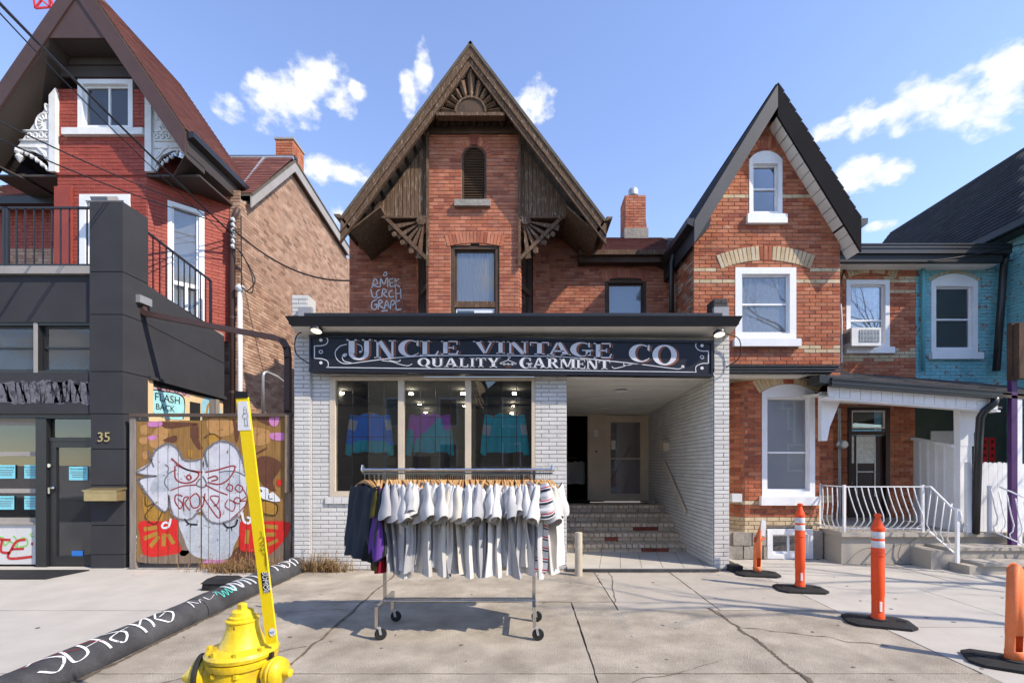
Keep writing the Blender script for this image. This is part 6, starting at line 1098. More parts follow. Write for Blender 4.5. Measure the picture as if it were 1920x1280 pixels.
bricks(th, (tx1, 0, 0), V(0, 1, 0), UZ, V(-1, 0, 0), .5, 6.5, [(7.9, DYr)], fn=tf, mortar='brick_teal', gap=.007); bricks(th, (0, 7.9, 0), UX, UZ, NY, .5, 6.5, [(tx1, 12.5)], fn=tf, mortar='brick_teal', gap=.007); MB().box(tx1+.004, 13.5, 7.904, 15, 0, 6.5).build('wing_core', 'brick_teal', th)
E, Rg = (9.85, 6.48), (12.0, 9.25); roof_slab(th, Rg, E, 7.6, 15.4, .08, 'roof_slope', 'crack'); roof_slab(th, Rg, (14.2, 6.48), 7.6, 15.4, .08, 'roof_slope', 'crack')
dv = V(Rg[0]-E[0], 0, Rg[1]-E[1]); shingles(th, V(E[0]-.01, 7.6, E[1]+.01), V(0, 1, 0), dv.normalized(), V(-dv.z, 0, dv.x).normalized(), 0, 7.8, dv.length, 'shingle_dark', cs=.15, bl=.32)
MB().box(E[0]-.12, E[0]+.0, 7.6, 15, E[1]-.13, E[1]+.0).build('gutter', 'black_metal', th); MB().box(E[0], tx1+.1, 7.6, 15, E[1]-.16, E[1]-.08).build('eave_soffit', 'black_fascia', th)
MB().tube([P(1886, 478, 9.6), P(1882, 500, 9.7), P(1878, 560, 9.72), P(1868, 695, 9.72)], .065, 10).build('downpipe', 'black_metal', th, smooth=True); MB().tube([P(1730, 500, 9.82), P(1731, 520, 9.82), P(1731, 695, 9.82)], .035, 8).build('teal_downpipe', 'teal_pipe', th, smooth=True)
b = MB(); b.tube([P(u, v, 9.78) for u, v in smooth2([(1700, 493), (1760, 498), (1800, 492), (1850, 490), (1930, 488)], 5)], .01, 5); b.tube([P(u, v, 9.4) for u, v in smooth2([(1740, 490), (1830, 477), (1930, 455)], 5)], .012, 5); b.build('wall_cable', 'wire_black', th, smooth=True)
MB().box(X(1742, DYr), X(1812, DYr), DYr-.05, DYr-.02, 1.4, Z(808, DYr)).build('porch_cabinet', 'board_white', th)
for k, px in enumerate((1841, 1855)):
    c0_, c1_ = X(px, 9.5), X(px+11, 9.5); bn = tag(MB().box(c0_, c1_, 9.5, 9.505, 1.35, Z(820, 9.5)).build('paper_banner', 'banner_red'), ('red vertical paper banner with black brush characters, closer to the black downpipe', 'red vertical paper banner with black brush characters, closer to the purple post')[k], 'banner', 'door couplets')
    for j in range(4):
        cz = Z(828+j*13, 9.49); cx_ = (c0_+c1_)/2; s_ = .035; b = MB()
        for st in ([(-1, .7), (1, .7)], [(0, 1.1), (-.1, -.9)], [(-.9, .1), (.9, .15)], [(-.1, .1), (-1, -1)], [(.1, .1), (1, -.9)]): stroke(b, [(cx_+x*s_, cz+y*s_) for x, y in st], .012, lambda u, v: V(u, 9.496, v), raw=True)
        b.build('brush_character', 'ink_black', bn, fix=False)
pp = thing('purple_post', 'purple and white porch post at the turquoise house', 'post', (X(1900, 7.55), 7.55, 0)); MB().box(X(1897, 7.55), X(1908, 7.55), 7.55, 7.62, 0, Z(712, 7.55)).build('post', 'purple_paint', pp); MB().box(X(1896, 7.55), X(1909, 7.55), 7.545, 7.62, Z(712, 7.55), Z(605, 7.55)).build('post_head', 'wood_dark', pp); MB().box(X(1908.5, 7.55), X(1918, 7.55), 7.56, 7.62, 0, Z(742, 7.55)).build('white_face', 'white_paint', pp); MB().box(X(1905, 7.5), X(1935, 7.5), 7.45, 7.54, Z(710, 7.5), Z(606, 7.5)).build('dark_panel', 'wood_dark', pp)
finish_bricks(th)
# ---------------------------------------------------------------- graffiti gate
gt = thing('graffiti_gate', 'tall plank gate covered in graffiti between charcoal and white shops', 'gate', (-5, 7.45, 0))
GT = 7.45; cuts = []; gz = lambda py: Z(py, GT)
def plank(a, c, z0, z1, mt='gate_paint'):
    x0, x1 = X(a, GT)+.003, X(c, GT)-.003; cuts.append((a+.45, c-.45)); MB().box(x0, x1, GT+random.uniform(0, .0015), GT+.025, z0, z1).build('plank', mt, gt)
ed = [256, 277, 297, 315.5, 335, 357, 377]
for i in range(6): plank(ed[i], ed[i+1], gz(1053)+random.uniform(-.01, .01), gz(790)+(i*.004))
ed2 = [378.5, 391.5, 412, 431, 450, 463, 482, 498.5, 515, 534]
for i in range(9): plank(ed2[i], ed2[i+1], gz(1062)+random.uniform(-.02, .01), gz(781))
plank(534, 546, 0, gz(921), 'gate_bare'); MB().box(X(537, GT), X(545, GT), GT-.05, GT+.0, gz(923), gz(778)).build('latch_post', 'gate_bare', gt)
MB().box(X(245, GT), X(548, GT), GT-.03, GT+.03, gz(781), gz(775)).build('top_rail', 'gate_rail', gt); MB().box(X(244, GT), X(255, GT), GT-.01, GT+.08, -.02, gz(782)).build('gate_post', 'gate_post', gt); MB().box(X(392, 8.4), X(405, 8.4), 8.4, 8.5, 0, Z(748, 8.4)).build('back_post', 'gate_post', gt)
for z in (.5, 1.5): MB().box(X(256, GT), X(546, GT), GT+.026, GT+.07, z, z+.09).build('back_rail', 'gate_post', gt)
lay = [0]
def paint(nm, mt, fills=(), lines=(), wd=2.0):
    lay[0] += 1; d = .0022+.0006*lay[0]; g = lambda u, v: P(u, v, GT)+V(0, -d, 0)
    q = lambda pts: [(240+x/4.266, 770+y/4.266) for x, y in pts]
    for i, f in enumerate(fills):
        b = MB(); fill(b, q(f), g, 0, cuts)
        if b.f: b.build(nm, mt, gt, fix=False)
    for l in lines:
        b = MB(); stroke(b, q(l[0]), (l[1] if len(l) > 1 else wd)*1.3, g, 0, 5, cuts)
        if b.f: b.build(nm+'_stroke', mt, gt, fix=False)
paint('tan_patch', 'spray_tan', [[(100, 130), (150, 110), (165, 180), (110, 190)], [(90, 220), (150, 210), (160, 255), (110, 265)], [(170, 250), (230, 140), (330, 130), (300, 240), (220, 300)], [(640, 70), (760, 60), (860, 100), (820, 190), (700, 200), (640, 150)], [(900, 150), (1000, 130), (1130, 160), (1120, 260), (980, 270)], [(115, 340), (150, 320), (165, 370), (130, 385)]])
paint('brown_patch', 'spray_brown', [[(270, 90), (520, 95), (540, 110), (330, 140), (280, 125)], [(500, 130), (560, 110), (570, 240), (600, 300), (560, 300), (510, 220)], [(280, 235), (385, 195), (380, 250)], [(840, 60), (890, 130), (880, 240), (860, 240), (845, 130)], [(1020, 340), (1110, 290), (1100, 310), (1025, 350)], [(1030, 390), (1100, 360), (1210, 400), (1215, 470), (1160, 560), (1180, 640), (1090, 600), (1040, 510)], [(810, 1170), (900, 1080), (1020, 1160), (1010, 1215), (830, 1215)], [(1020, 50), (1130, 50), (1140, 110), (1090, 100)]])
paint('pink_patch', 'spray_pink', [[(168, 90), (270, 88), (260, 125), (165, 125)], [(163, 205), (240, 195), (210, 230), (165, 232)], [(1135, 55), (1210, 50), (1190, 120), (1140, 110)], [(1140, 180), (1255, 180), (1240, 235), (1150, 225)], [(600, 1195), (700, 1180), (780, 1190), (770, 1215), (610, 1215)], [(105, 1150), (170, 1180), (160, 1205), (105, 1205)]])
paint('ochre_patch', 'spray_ochre', [[(130, 680), (280, 690), (280, 860), (220, 905), (140, 840)], [(640, 200), (690, 180), (730, 210), (700, 280), (650, 270)], [(1075, 730), (1190, 740), (1180, 830), (1100, 830)], [(480, 310), (520, 320), (510, 370), (485, 360)]])
paint('bare_wood_patch', 'gate_bare', [[(120, 1150), (230, 1100), (400, 1110), (590, 1130), (590, 1210), (110, 1212)], [(1130, 1150), (1200, 1070), (1270, 1000), (1300, 1215), (1120, 1215)], [(390, 900), (460, 1000), (490, 1130), (420, 1150), (395, 1000)]])
paint('pale_belly', 'spray_pale', [[(410, 870), (560, 830), (760, 880), (890, 850), (900, 960), (850, 1080), (800, 1180), (600, 1180), (500, 1130), (450, 1020)]])
paint('red_patch', 'spray_red', [[(90, 890), (200, 880), (280, 880), (395, 870), (400, 1000), (425, 1120), (330, 1150), (190, 1165), (120, 1130), (100, 1000)], [(905, 880), (1000, 900), (1130, 880), (1285, 890), (1290, 960), (1220, 1070), (1120, 1150), (1010, 1130), (900, 1110), (890, 1000)], [(1195, 550), (1225, 555), (1222, 600), (1195, 595)]])
paint('ochre_ray', 'spray_ochre', (), [([(130, 945), (235, 930)], 6), ([(130, 1020), (240, 975)], 6), ([(180, 1085), (250, 1000)], 6), ([(285, 1080), (290, 980)], 6), ([(370, 1060), (320, 985)], 6), ([(1090, 920), (1200, 930)], 6), ([(1090, 990), (1180, 985)], 6), ([(960, 950), (950, 1060)], 6), ([(1120, 1070), (1200, 1030)], 5)])
paint('white_bubble', 'spray_white', [[(68, 490), (180, 410), (215, 340), (290, 270), (350, 268), (410, 320), (440, 380), (540, 400), (600, 380), (625, 310), (700, 255), (780, 245), (860, 290), (920, 400), (950, 520), (960, 640), (920, 800), (860, 860), (740, 895), (640, 870), (590, 800), (500, 870), (410, 860), (350, 820), (330, 760), (290, 800), (180, 690), (95, 560), (230, 520)]])
paint('lip_white', 'ink_white', [[(1055, 610), (1120, 620), (1130, 660), (1165, 650), (1220, 720), (1100, 715), (1060, 670)]], [([(345, 860), (330, 920), (290, 935), (275, 915), (300, 890), (330, 900)], 3), ([(915, 810), (930, 880), (970, 895), (985, 860), (950, 850)], 3.4), ([(60, 985), (45, 1000), (60, 1025), (72, 1005), (60, 985)], 1.3), ([(60, 1040), (45, 1052), (60, 1070), (70, 1052), (58, 1040)], 1.3), ([(70, 1075), (45, 1085), (60, 1092), (45, 1105), (72, 1112)], 1.3), ([(45, 1120), (45, 1145)], 1.3), ([(70, 1165), (40, 1160), (45, 1175)], 1.5)])
paint('bubble_shade', 'spray_pale', [[(230, 520), (330, 480), (400, 600), (330, 640), (180, 640)], [(600, 400), (640, 330), (660, 460), (610, 480)], [(540, 395), (605, 400), (600, 470), (555, 460)], [(740, 500), (880, 500), (900, 640), (780, 640)], [(420, 700), (560, 690), (560, 820), (460, 840)]])
paint('overspray', 'spray_halo', (), [([(65, 492), (170, 430), (215, 330), (290, 272), (350, 270), (410, 320), (440, 385), (520, 402), (600, 380)], 4.5), ([(645, 300), (700, 258), (780, 246), (860, 290), (920, 400), (945, 520)], 5), ([(590, 790), (640, 870), (730, 900), (850, 860), (880, 820)], 4.5), ([(330, 680), (350, 800), (400, 860), (500, 865), (570, 800)], 4), ([(90, 560), (150, 660), (220, 750), (290, 805)], 4)])
paint('black_outline', 'ink_grey', (), [([(210, 450), (180, 370), (170, 320)], 2.2), ([(65, 492), (170, 430), (215, 330), (290, 272), (350, 270), (410, 320), (440, 385), (520, 402), (600, 380)], 1.8), ([(640, 450), (618, 350), (640, 295)], 3.2), ([(645, 300), (700, 258), (780, 246), (860, 290), (920, 400), (945, 520)], 2.2), ([(75, 495), (150, 515), (235, 520), (100, 540), (90, 560), (150, 660), (220, 750), (290, 805), (325, 770), (330, 670)], 1.9), ([(320, 500), (325, 450), (300, 430)], 1.8), ([(330, 630), (295, 570), (330, 500), (390, 470)], 1.6), ([(330, 680), (350, 800), (400, 860), (500, 865), (570, 800)], 1.8), ([(590, 790), (640, 870), (730, 900), (850, 860), (880, 820)], 1.8), ([(730, 490), (800, 480), (880, 490), (940, 520)], 1.6), ([(600, 520), (630, 580), (605, 610), (550, 590), (580, 540)], 2)])
paint('black_lash', 'ink_black', (), [([(455, 860), (490, 900), (560, 908)], 2.4), ([(490, 900), (470, 915)], 1.2), ([(510, 905), (500, 930)], 1.2), ([(765, 895), (800, 930), (860, 915), (880, 865)], 2.4), ([(800, 930), (790, 960)], 1.2), ([(830, 930), (835, 958)], 1.2), ([(610, 215), (680, 182), (750, 225)], 1), ([(1060, 625), (1075, 640), (1065, 645), (1058, 638)], 1.2), ([(1130, 670), (1130, 700), (1160, 700)], 1.2), ([(140, 680), (150, 760), (215, 740), (140, 840), (220, 905), (280, 800)], 1.2), ([(1060, 700), (1190, 745), (1180, 830), (1090, 820)], 1.2)])
paint('red_line', 'ink_maroon', (), [([(350, 378), (410, 430), (480, 470), (600, 490)], 2.2), ([(380, 440), (385, 540), (450, 575), (530, 560), (570, 500), (480, 470), (385, 430)], 2), ([(470, 530), (490, 510), (510, 535), (490, 550), (470, 530)], 2.2), ([(620, 490), (720, 470), (855, 440), (820, 530), (740, 585), (640, 570)], 2), ([(640, 540), (700, 520), (720, 545), (670, 560)], 2), ([(345, 635), (440, 600), (550, 590)], 1.6), ([(620, 590), (720, 640), (800, 670)], 1.8), ([(440, 680), (390, 670), (380, 720), (420, 780), (440, 740), (400, 700)], 1.8), ([(450, 800), (450, 700), (490, 690), (460, 740), (500, 795)], 1.8), ([(540, 660), (500, 700), (520, 770), (570, 760), (575, 690), (545, 655)], 1.8), ([(550, 800), (600, 760), (620, 660)], 1.8), ([(600, 680), (720, 850), (740, 800), (660, 690), (730, 685), (720, 740), (690, 760)], 1.6), ([(810, 590), (790, 620), (830, 640), (840, 600), (800, 580)], 1.6), ([(880, 590), (860, 620), (900, 650), (920, 610), (880, 585)], 1.6), ([(800, 710), (780, 760), (840, 800), (860, 740), (810, 705)], 1.4), ([(870, 690), (850, 720), (890, 740), (900, 700), (870, 690)], 1.6), ([(920, 620), (950, 680), (900, 720), (960, 720), (910, 790), (830, 860)], 1.4)])
# ---------------------------------------------------------------- painted kerb roll between the two forecourts
kr = thing('kerb_roll', 'dark painted half-round concrete kerb covered in white tags', 'kerb', (-3.95, 5.5, 0))
kp, kq = V(-3.58, 2.3, .05), V(-3.56, 7.28, .05); rad = .15; kmid = .56
def kroll(t0, t1, r):
    a, c = kp+(kq-kp)*t0, kp+(kq-kp)*t1; n = 30; return MB().tube([a+(c-a)*i/n+V(random.uniform(-.003, .003), 0, random.uniform(-.004, .004)) for i in range(n+1)], [r*random.uniform(.985, 1.012) for i in range(n+1)], 28)
kroll(0, kmid, rad).build('kerb_section', 'curb_paint', kr, smooth=60); kroll(kmid-.005, 1, rad*1.06).build('kerb_section', 'curb_paint', kr, smooth=60)
kd = (kq-kp).normalized(); kl = (kq-kp).length; kside = V(1, 0, 0)
def ks(u, v): c = kp+kd*u; r = rad*1.02+.004+(rad*.06 if u > kl*kmid else 0); return c+V(math.sin(v)*r, 0, math.cos(v)*r)   # u along, v angle from top toward the camera side
def scrib(nm, mt, lines, u0, us, v0, vs, wd):
    for l in lines:
        b = MB(); stroke(b, [(u0+x*us, v0+y*vs) for x, y in l], wd, lambda u, v: ks(u, v), 0, 7); b.build(nm, mt, kr, fix=False)
blob = [[(0, .2), (.2, 0), (.4, .5), (.2, 1), (0, .7)], [(.5, .1), (.45, .9), (.7, .8), (.75, .1)], [(.75, .5), (1, .4)], [(1.0, 0), (1.05, 1)], [(1.2, .1), (1.45, .5), (1.3, 1), (1.15, .6), (1.35, .4), (1.6, .3)], [(1.7, 0), (1.75, 1)], [(1.75, .5), (2.0, .1), (1.95, .9)], [(2.1, .5), (2.3, .1), (2.5, .5), (2.3, 1), (2.1, .55)], [(2.2, .5), (2.45, .3)]]
scrib('white_tag', 'ink_white', blob, 1.05, .52, -.15, 1.2, .025)
scrib('small_tag', 'ink_white', [[(0, 1), (.1, 0), (.2, .5), (.3, .8)], [(.4, .8), (.5, .4), (.6, .9)], [(.7, .4), (.8, .9), (1.2, .6)], [(1.3, .2), (1.35, .3)]], 2.6, .30, .1, .7, .012)
scrib('teal_tag', 'ink_teal', [[(0, .5), (.2, 0), (.3, 1), (.5, .2), (.6, 1), (.8, .1), (.9, .9), (1.2, .2), (1.3, .9), (1.0, .5)]], 2.98, .24, .3, .7, .012)
scrib('grey_tag', 'spray_pale', [[(0, .2), (.15, 1.1), (.3, .1), (.45, 1.1), (.6, 0), (.75, 1.1)], [(.8, .2), (.95, 1.2)], [(1.05, .1), (1.2, 1.0)]], 3.2, .5, -.3, 1.1, .036)
scrib('white_tag', 'ink_white', [[(0, .8), (.2, 0), (.4, .8)], [(.5, .2), (.7, 0), (.8, .6), (.55, .9), (.45, .4)], [(.9, 0), (1.0, 1)], [(.95, .5), (1.3, .1), (1.2, .9)]], 4.25, .45, -.2, 1.2, .026)
scrib('faint_red', 'ink_maroon', [[(0, .4), (.4, .2), (.8, .7)], [(.9, .1), (1.2, .8)]], 1.0, .5, -.2, .8, .02)
# ---------------------------------------------------------------- clothes rack and garments
RYc = 4.66; railz = 1.595; rx0_, rx1_ = X(680, RYc), X(1036, RYc); ux0, ux1 = X(722, RYc), X(1001, RYc)
rk_ = thing('garment_rack', 'chrome rolling garment rack loaded with shirts in front of the shop', 'clothes rack', ((ux0+ux1)/2, RYc, 0))
b = MB(); b.tube([V(rx0_, RYc, railz), V(rx1_, RYc, railz)], .016, 10); b.build('hanging_rail', 'chrome', rk_, smooth=50); MB().box(rx0_, rx1_, RYc-.012, RYc+.012, railz-.042, railz-.026).build('support_rail', 'chrome', rk_)
for x in (rx0_, rx1_): MB().lathe([(.012, -.02), (.02, 0), (.012, .05)], V(x, RYc, railz), n=8).build('rail_stop', 'chrome', rk_)
for x in (ux0, ux1):
    MB().box(x-.016, x+.016, RYc-.016, RYc+.016, .30, railz-.01).build('upright', 'chrome', rk_)
    bz = .30; f0, f1 = V(x, 4.40, bz), V(x, 4.93, bz); MB().bar(f0, f1, .034, .034).build('side_bar', 'chrome', rk_)
    for p, sd in ((f0, -1), (f1, 1)):
        MB().box(p.x-.016, p.x+.016, p.y-.016, p.y+.016, .12, bz+.017).build('foot', 'chrome', rk_)
        ca = random.uniform(-.5, .5); dx, dy = math.cos(ca), math.sin(ca); c = p+V(.035*dx, .035*dy, .055-bz)
        fk = MB(); fk.bar(p+V(0, 0, .125-bz), c+V(0, 0, .055), .05, .012); 
        for s_ in (-1, 1): fk.bar(c+V(-dy*.022*s_-.012*dx, dx*.022*s_-.012*dy, .06), c+V(-dy*.022*s_, dx*.022*s_, -.0), .022, .004, up=(-dy, dx, 0))
        fo_ = fk.build('caster', 'galvanised', rk_); MB().lathe([(.02, -.016), (.05, -.016), (.056, -.008), (.056, .008), (.05, .016), (.02, .016)], c+V(0, 0, .002), (-dy, dx, 0), n=20).build('wheel', 'rubber', fo_, smooth=40)
for dy_, z in ((-.0, .315), (.12, .30)): MB().tube([V(ux0, RYc+dy_-.06, z), V(ux1, RYc+dy_-.06, z)], .013, 8).build('base_rail', 'chrome', rk_, smooth=50)
def garment(name, width=.5, length=.70, sl_len=.24, sl_out=.10, sl_w=.10, thick=.035, seed=0, mats=('cloth_white',), pick=None, flare=.05, spread=.0, hemdrop=.0, fk=1.0, nv=16):
    """hanging top: front and back sheets meet at the side seams, a sleeve tube hangs from each shoulder; x = thickness, y = width"""
    rd = random.Random(seed); nu = 26; hw = width/2; me_v, me_f, me_m = [], [], []
    ph = [rd.uniform(0, 6.28) for _ in range(8)]
    def top(u): a = abs(u); return -.02-.085*max(0, a-.3)/.7 if a > .3 else -.02-.05*(1-(a/.3)**2)*.6
    def sheet(sg):
        base = len(me_v)
        for j in range(nv+1):
            t = j/nv
            for i in range(nu+1):
                u = -1+2*i/nu; zt = top(u); z = zt+( -length-zt)*t; yy = u*hw*(.86+.14*min(1, t*2.2) if True else 1)*(1+.03*math.sin(t*5+ph[0]))
                ed = math.sqrt(max(0, 1-abs(u)**5)); f = (thick+.022)*(.35+.65*t)*ed*(.75+.25*math.sin(u*7+ph[1]+t*1.5)); fold = fk*(.010+.016*t)*math.sin(u*6.5+ph[2]+1.2*math.sin(t*2+ph[3]))+fk*(.009*t)*math.sin(u*15+ph[4]+t*2)+.004*math.sin(t*11+u*4+ph[1]); bend = spread*t*t*.05+.02*t*math.sin(ph[5]+u*2)
                me_v.append((sg*f+fold+bend, yy, z+hemdrop*u*t+.008*t*math.sin(u*5+ph[6])))
        for j in range(nv):
            for i in range(nu):
                a = base+j*(nu+1)+i; q = (a, a+1, a+nu+2, a+nu+1); me_f.append(q if sg > 0 else q[::-1]); me_m.append(('f' if sg > 0 else 'b', (i+.5)/nu*2-1, (j+.5)/nv))
    sheet(1); sheet(-1)
    for sd in (-1, 1):
        n, m_ = 14, max(8, nv//2); base = len(me_v); so = sl_out*rd.uniform(.7, 1.3); st = rd.uniform(-.02, .02)
        for j in range(m_+1):
            t = j/m_; cy = sd*(hw*.80+so*(t**.8)); cz = -.055-.03*0-(sl_len+.04)*t; tx, tz = sd*so/ (sl_len), -1; l = math.hypot(tx, tz); nx_, nz_ = -tz/l, tx/l
            wy = (sl_w*.62+sl_w*.38*(1-t) if sl_len > .4 else sl_w*(.85+.2*t)); cf = .35 if t < .01 else 1; th = (.016+flare*(t**.6)*(1 if sl_len < .4 else .6))*(1+.15*math.sin(ph[7]+j))
            for k in range(n):
                a = 2*math.pi*k/n; ox = th*math.cos(a)+st*t+.010*math.sin(3*a+ph[3]+t*3)*t+.005*math.sin(t*9+ph[2]+a); oy = wy*math.sin(a)
                me_v.append((ox+spread*t*.03, cy+sd*abs(nx_)*0+oy*abs(nx_)-0, cz+oy*nz_*.9-.02*t*math.sin(a*2)))
        for j in range(m_):
            for k in range(n):
                k2 = (k+1) % n; me_f.append((base+j*n+k, base+j*n+k2, base+(j+1)*n+k2, base+(j+1)*n+k)); me_m.append(('s', sd, (j+.5)/m_))
    me = bpy.data.meshes.new(name); me.from_pydata(me_v, [], me_f)
    for m_ in mats: me.materials.append(MAT[m_])
    if pick: me.polygons.foreach_set('material_index', [pick(*q) for q in me_m])
    me.polygons.foreach_set('use_smooth', [True]*len(me.polygons)); return me
def hanger_mesh():
    b = MB(); n = 14; pts = []
    for i in range(n+1):
        u = -1+2*i/n; pts.append(V(.012*u*u*0, u*.205, -.012-.075*abs(u)**1.35))
    for i in range(n):
        p, q = pts[i], pts[i+1]; h0, h1 = [.030-.008*abs(-1+2*k/n) for k in (i, i+1)]; w_ = .0085
        b.hexa([p+V(-w_, 0, -h0), p+V(w_, 0, -h0), q+V(w_, 0, -h1), q+V(-w_, 0, -h1), p+V(-w_, 0, 0), p+V(w_, 0, 0), q+V(w_, 0, 0), q+V(-w_, 0, 0)])
    return b
_h = thing('hanger', 'wooden hanger with steel hook on the garment rack rail', 'hanger', (0, 0, 0), 'wooden hangers on the rack')
hang_w = hanger_mesh().build('hanger_body', 'hanger_wood', _h, smooth=30)
hang_h = MB().tube([V(0, 0, -.015), V(0, 0, .045)]+[V(0, .024*math.cos(R(a))*1.0-.0, .075+.024*math.sin(R(a))+0) for a in range(-80, 190, 25)], .0024, 5).build('hook', 'chrome', _h, smooth=True)
TEE = [garment('tee_%d' % k, .43+.055*(k % 4), .79+.03*(k % 4), .21+.03*(k % 3), .05+.025*(k % 4), .080+.008*(k % 3), .03, 11+k, ('cloth_white',), None, .030+.014*((k*3) % 4), ((k*7) % 5-2)*.5, .02*(k % 3-1), .8+.15*(k % 5)) for k in range(14)]
def cols(me, mats, pick=None):
    m = me.copy(); m.materials.clear()
    for q in mats: m.materials.append(MAT[q])
    return m
stripe_pick = lambda part, u, t: (0, 0, 1, 0, 2, 0, 0, 0)[int(t*(60 if part != 's' else 22)) % 8]
def shirt(me, x, yaw, label, cat='shirt', dz=0, tilt=0):
    h = _h if not _h.get('used') else copy_tree(_h); h['used'] = 1; h.location = (x, RYc, railz-.082+dz*.1); h.rotation_euler = (0, tilt, yaw); h['label'] = _h['label']; h.children[0]['tone_o'] = random.random()
    o = bpy.data.objects.new('shirt' if cat == 'shirt' else cat, me); COL.objects.link(o); o.location = (x, RYc+(random.uniform(-.035, .02) if cat == 'shirt' else 0), railz-.082+dz); o.rotation_euler = (0, tilt, yaw); tag(o, label, cat, 'garments on the rack'); return o
SW = lambda k, c: garment('sweat_%d' % k, .52, .74, .60, .13, .085, .045, 40+k, (c,), None, .05, -.8, .0)
shirt(SW(0, 'cloth_navy'), X(684, RYc), R(47), 'dark navy long sleeved sweatshirt at the outer end of the rack', 'sweatshirt', -.03); shirt(SW(1, 'cloth_black'), X(692, RYc), R(38), 'black long sleeved sweatshirt beside the navy one on the rack', 'sweatshirt', -.05)
shirt(SW(2, 'cloth_purple'), X(702, RYc), R(30), 'purple sweatshirt between black and charcoal ones on the rack', 'sweatshirt', -.05); shirt(SW(3, 'cloth_charcoal'), X(709, RYc), R(22), 'charcoal sweatshirt beside the purple one on the rack', 'sweatshirt', -.06)
shirt(garment('olive', .46, .80, .2, .03, .07, .03, 61, ('cloth_olive',)), X(711, RYc), R(12), 'olive shirt hem showing under the charcoal sweatshirt', 'shirt', -.06); shirt(garment('maroon', .50, .84, .2, .03, .07, .05, 62, ('cloth_maroon',)), X(717, RYc), R(12), 'maroon shirt hanging lower than its dark neighbours', 'shirt', -.05)
rr = random.Random(21); n = 76
cm = {}
for k in range(n):
    t = k/(n-1); px = 727+(1031-727)*t; v = rr.randrange(14); c = rr.choices(['cloth_white', 'cloth_grey', 'cloth_ash', 'cloth_cream'], (4.5, .9+4.0*(t < .3), 2.6, 1.6))[0]; lab = {'cloth_white': 'plain white t-shirt hanging on the garment rack', 'cloth_grey': 'heather grey t-shirt hanging on the garment rack', 'cloth_ash': 'pale ash t-shirt hanging on the garment rack', 'cloth_cream': 'cream t-shirt hanging on the garment rack'}[c]
    yaw = R(rr.gauss(22-22*t, 12)); dz = rr.uniform(-.05, -.005)
    if k == 62:
        me = garment('striped', .70, .86, .27, .10, .11, .03, 77, ('cloth_white', 'cloth_red', 'cloth_navy'), stripe_pick, .06, -.6, 0, 1, 60); shirt(me, X(px+3, RYc), R(38), 'white shirt with red and navy stripes near the right upright', 'shirt', 0)
        continue
    if k == 9:
        me = garment('greystripe', .52, .74, .25, .10, .10, .03, 78, ('cloth_white', 'cloth_ash'), lambda p, u, tt: int(tt*(48 if p != 's' else 18)) % 2, .06, -.6, 0, 1, 48); shirt(me, X(px, RYc), R(20), 'white shirt with fine grey stripes among plain t-shirts', 'shirt', 0); continue
    key = (v, c)
    if key not in cm: cm[key] = TEE[v] if c == 'cloth_white' else cols(TEE[v], (c,))
    if k == n-1: yaw = R(-26)
    shirt(cm[key], X(px, RYc), yaw, lab, 'shirt', dz)
# ---------------------------------------------------------------- jackets in the shop window
def jacket(px, py, lab, mats, pick, seed, Y=7.66, w_=.6):
    c = P(px, py, Y); me = garment('jacket', w_, .66, .60, .10, .085, .06, seed, mats, pick, .06, 0, 0, 1.9); o = bpy.data.objects.new('jacket', me); COL.objects.link(o); o.location = c; o.rotation_euler = (0, 0, R(-90)); tag(o, lab, 'jacket', 'jackets hung in the shop window')
    t = copy_tree(_h); t.location = c+V(0, 0, .01); t.rotation_euler = (0, 0, R(-90)); t['label'] = 'hanger holding '+lab.split(' hanging')[0]; t['group'] = 'window hangers'
jacket(694, 772, 'blue and teal track jacket hanging in the shop window', ('cloth_blue', 'cloth_teal', 'cloth_white'), lambda p, u, t: (1 if t > .68 else 0) if p != 's' else (2 if .15 < t < .4 else 0 if t < .7 else 1), 90); jacket(806, 772, 'magenta and teal track jacket hanging in the shop window', ('cloth_magenta', 'cloth_teal'), lambda p, u, t: (1 if t*1.3+u*.6 > .45 else 0) if p != 's' else (1 if t > .4 else 0), 91); jacket(946, 772, 'teal track jacket with white sleeve flashes hanging in the shop window', ('cloth_teal', 'cloth_white'), lambda p, u, t: 1 if p == 's' and (.25 < t < .5) else 0, 92)
tag(MB().tube([V(-3.2, 7.66, Z(768, 7.66)+.075), V(.3, 7.66, Z(768, 7.66)+.075)], .012, 8).build('window_rail', 'black_metal'), 'black hanging rail inside the shop window carrying track jackets', 'rail')
me = garment('hoodie', .55, .62, .5, .1, .09, .05, 95, ('cloth_white',)); o = bpy.data.objects.new('sweatshirt', me); COL.objects.link(o); o.location = P(1084, 862, 12.2); o.rotation_euler = (0, 0, R(-90)); tag(o, 'white printed sweatshirt hanging inside the dark shop doorway', 'sweatshirt')
tag(MB().tube([P(1066, 858, 12.2), P(1106, 858, 12.2)], .012, 8).build('doorway_rail', 'chrome'), 'chrome rail with white sweatshirt inside the dark doorway', 'rail')
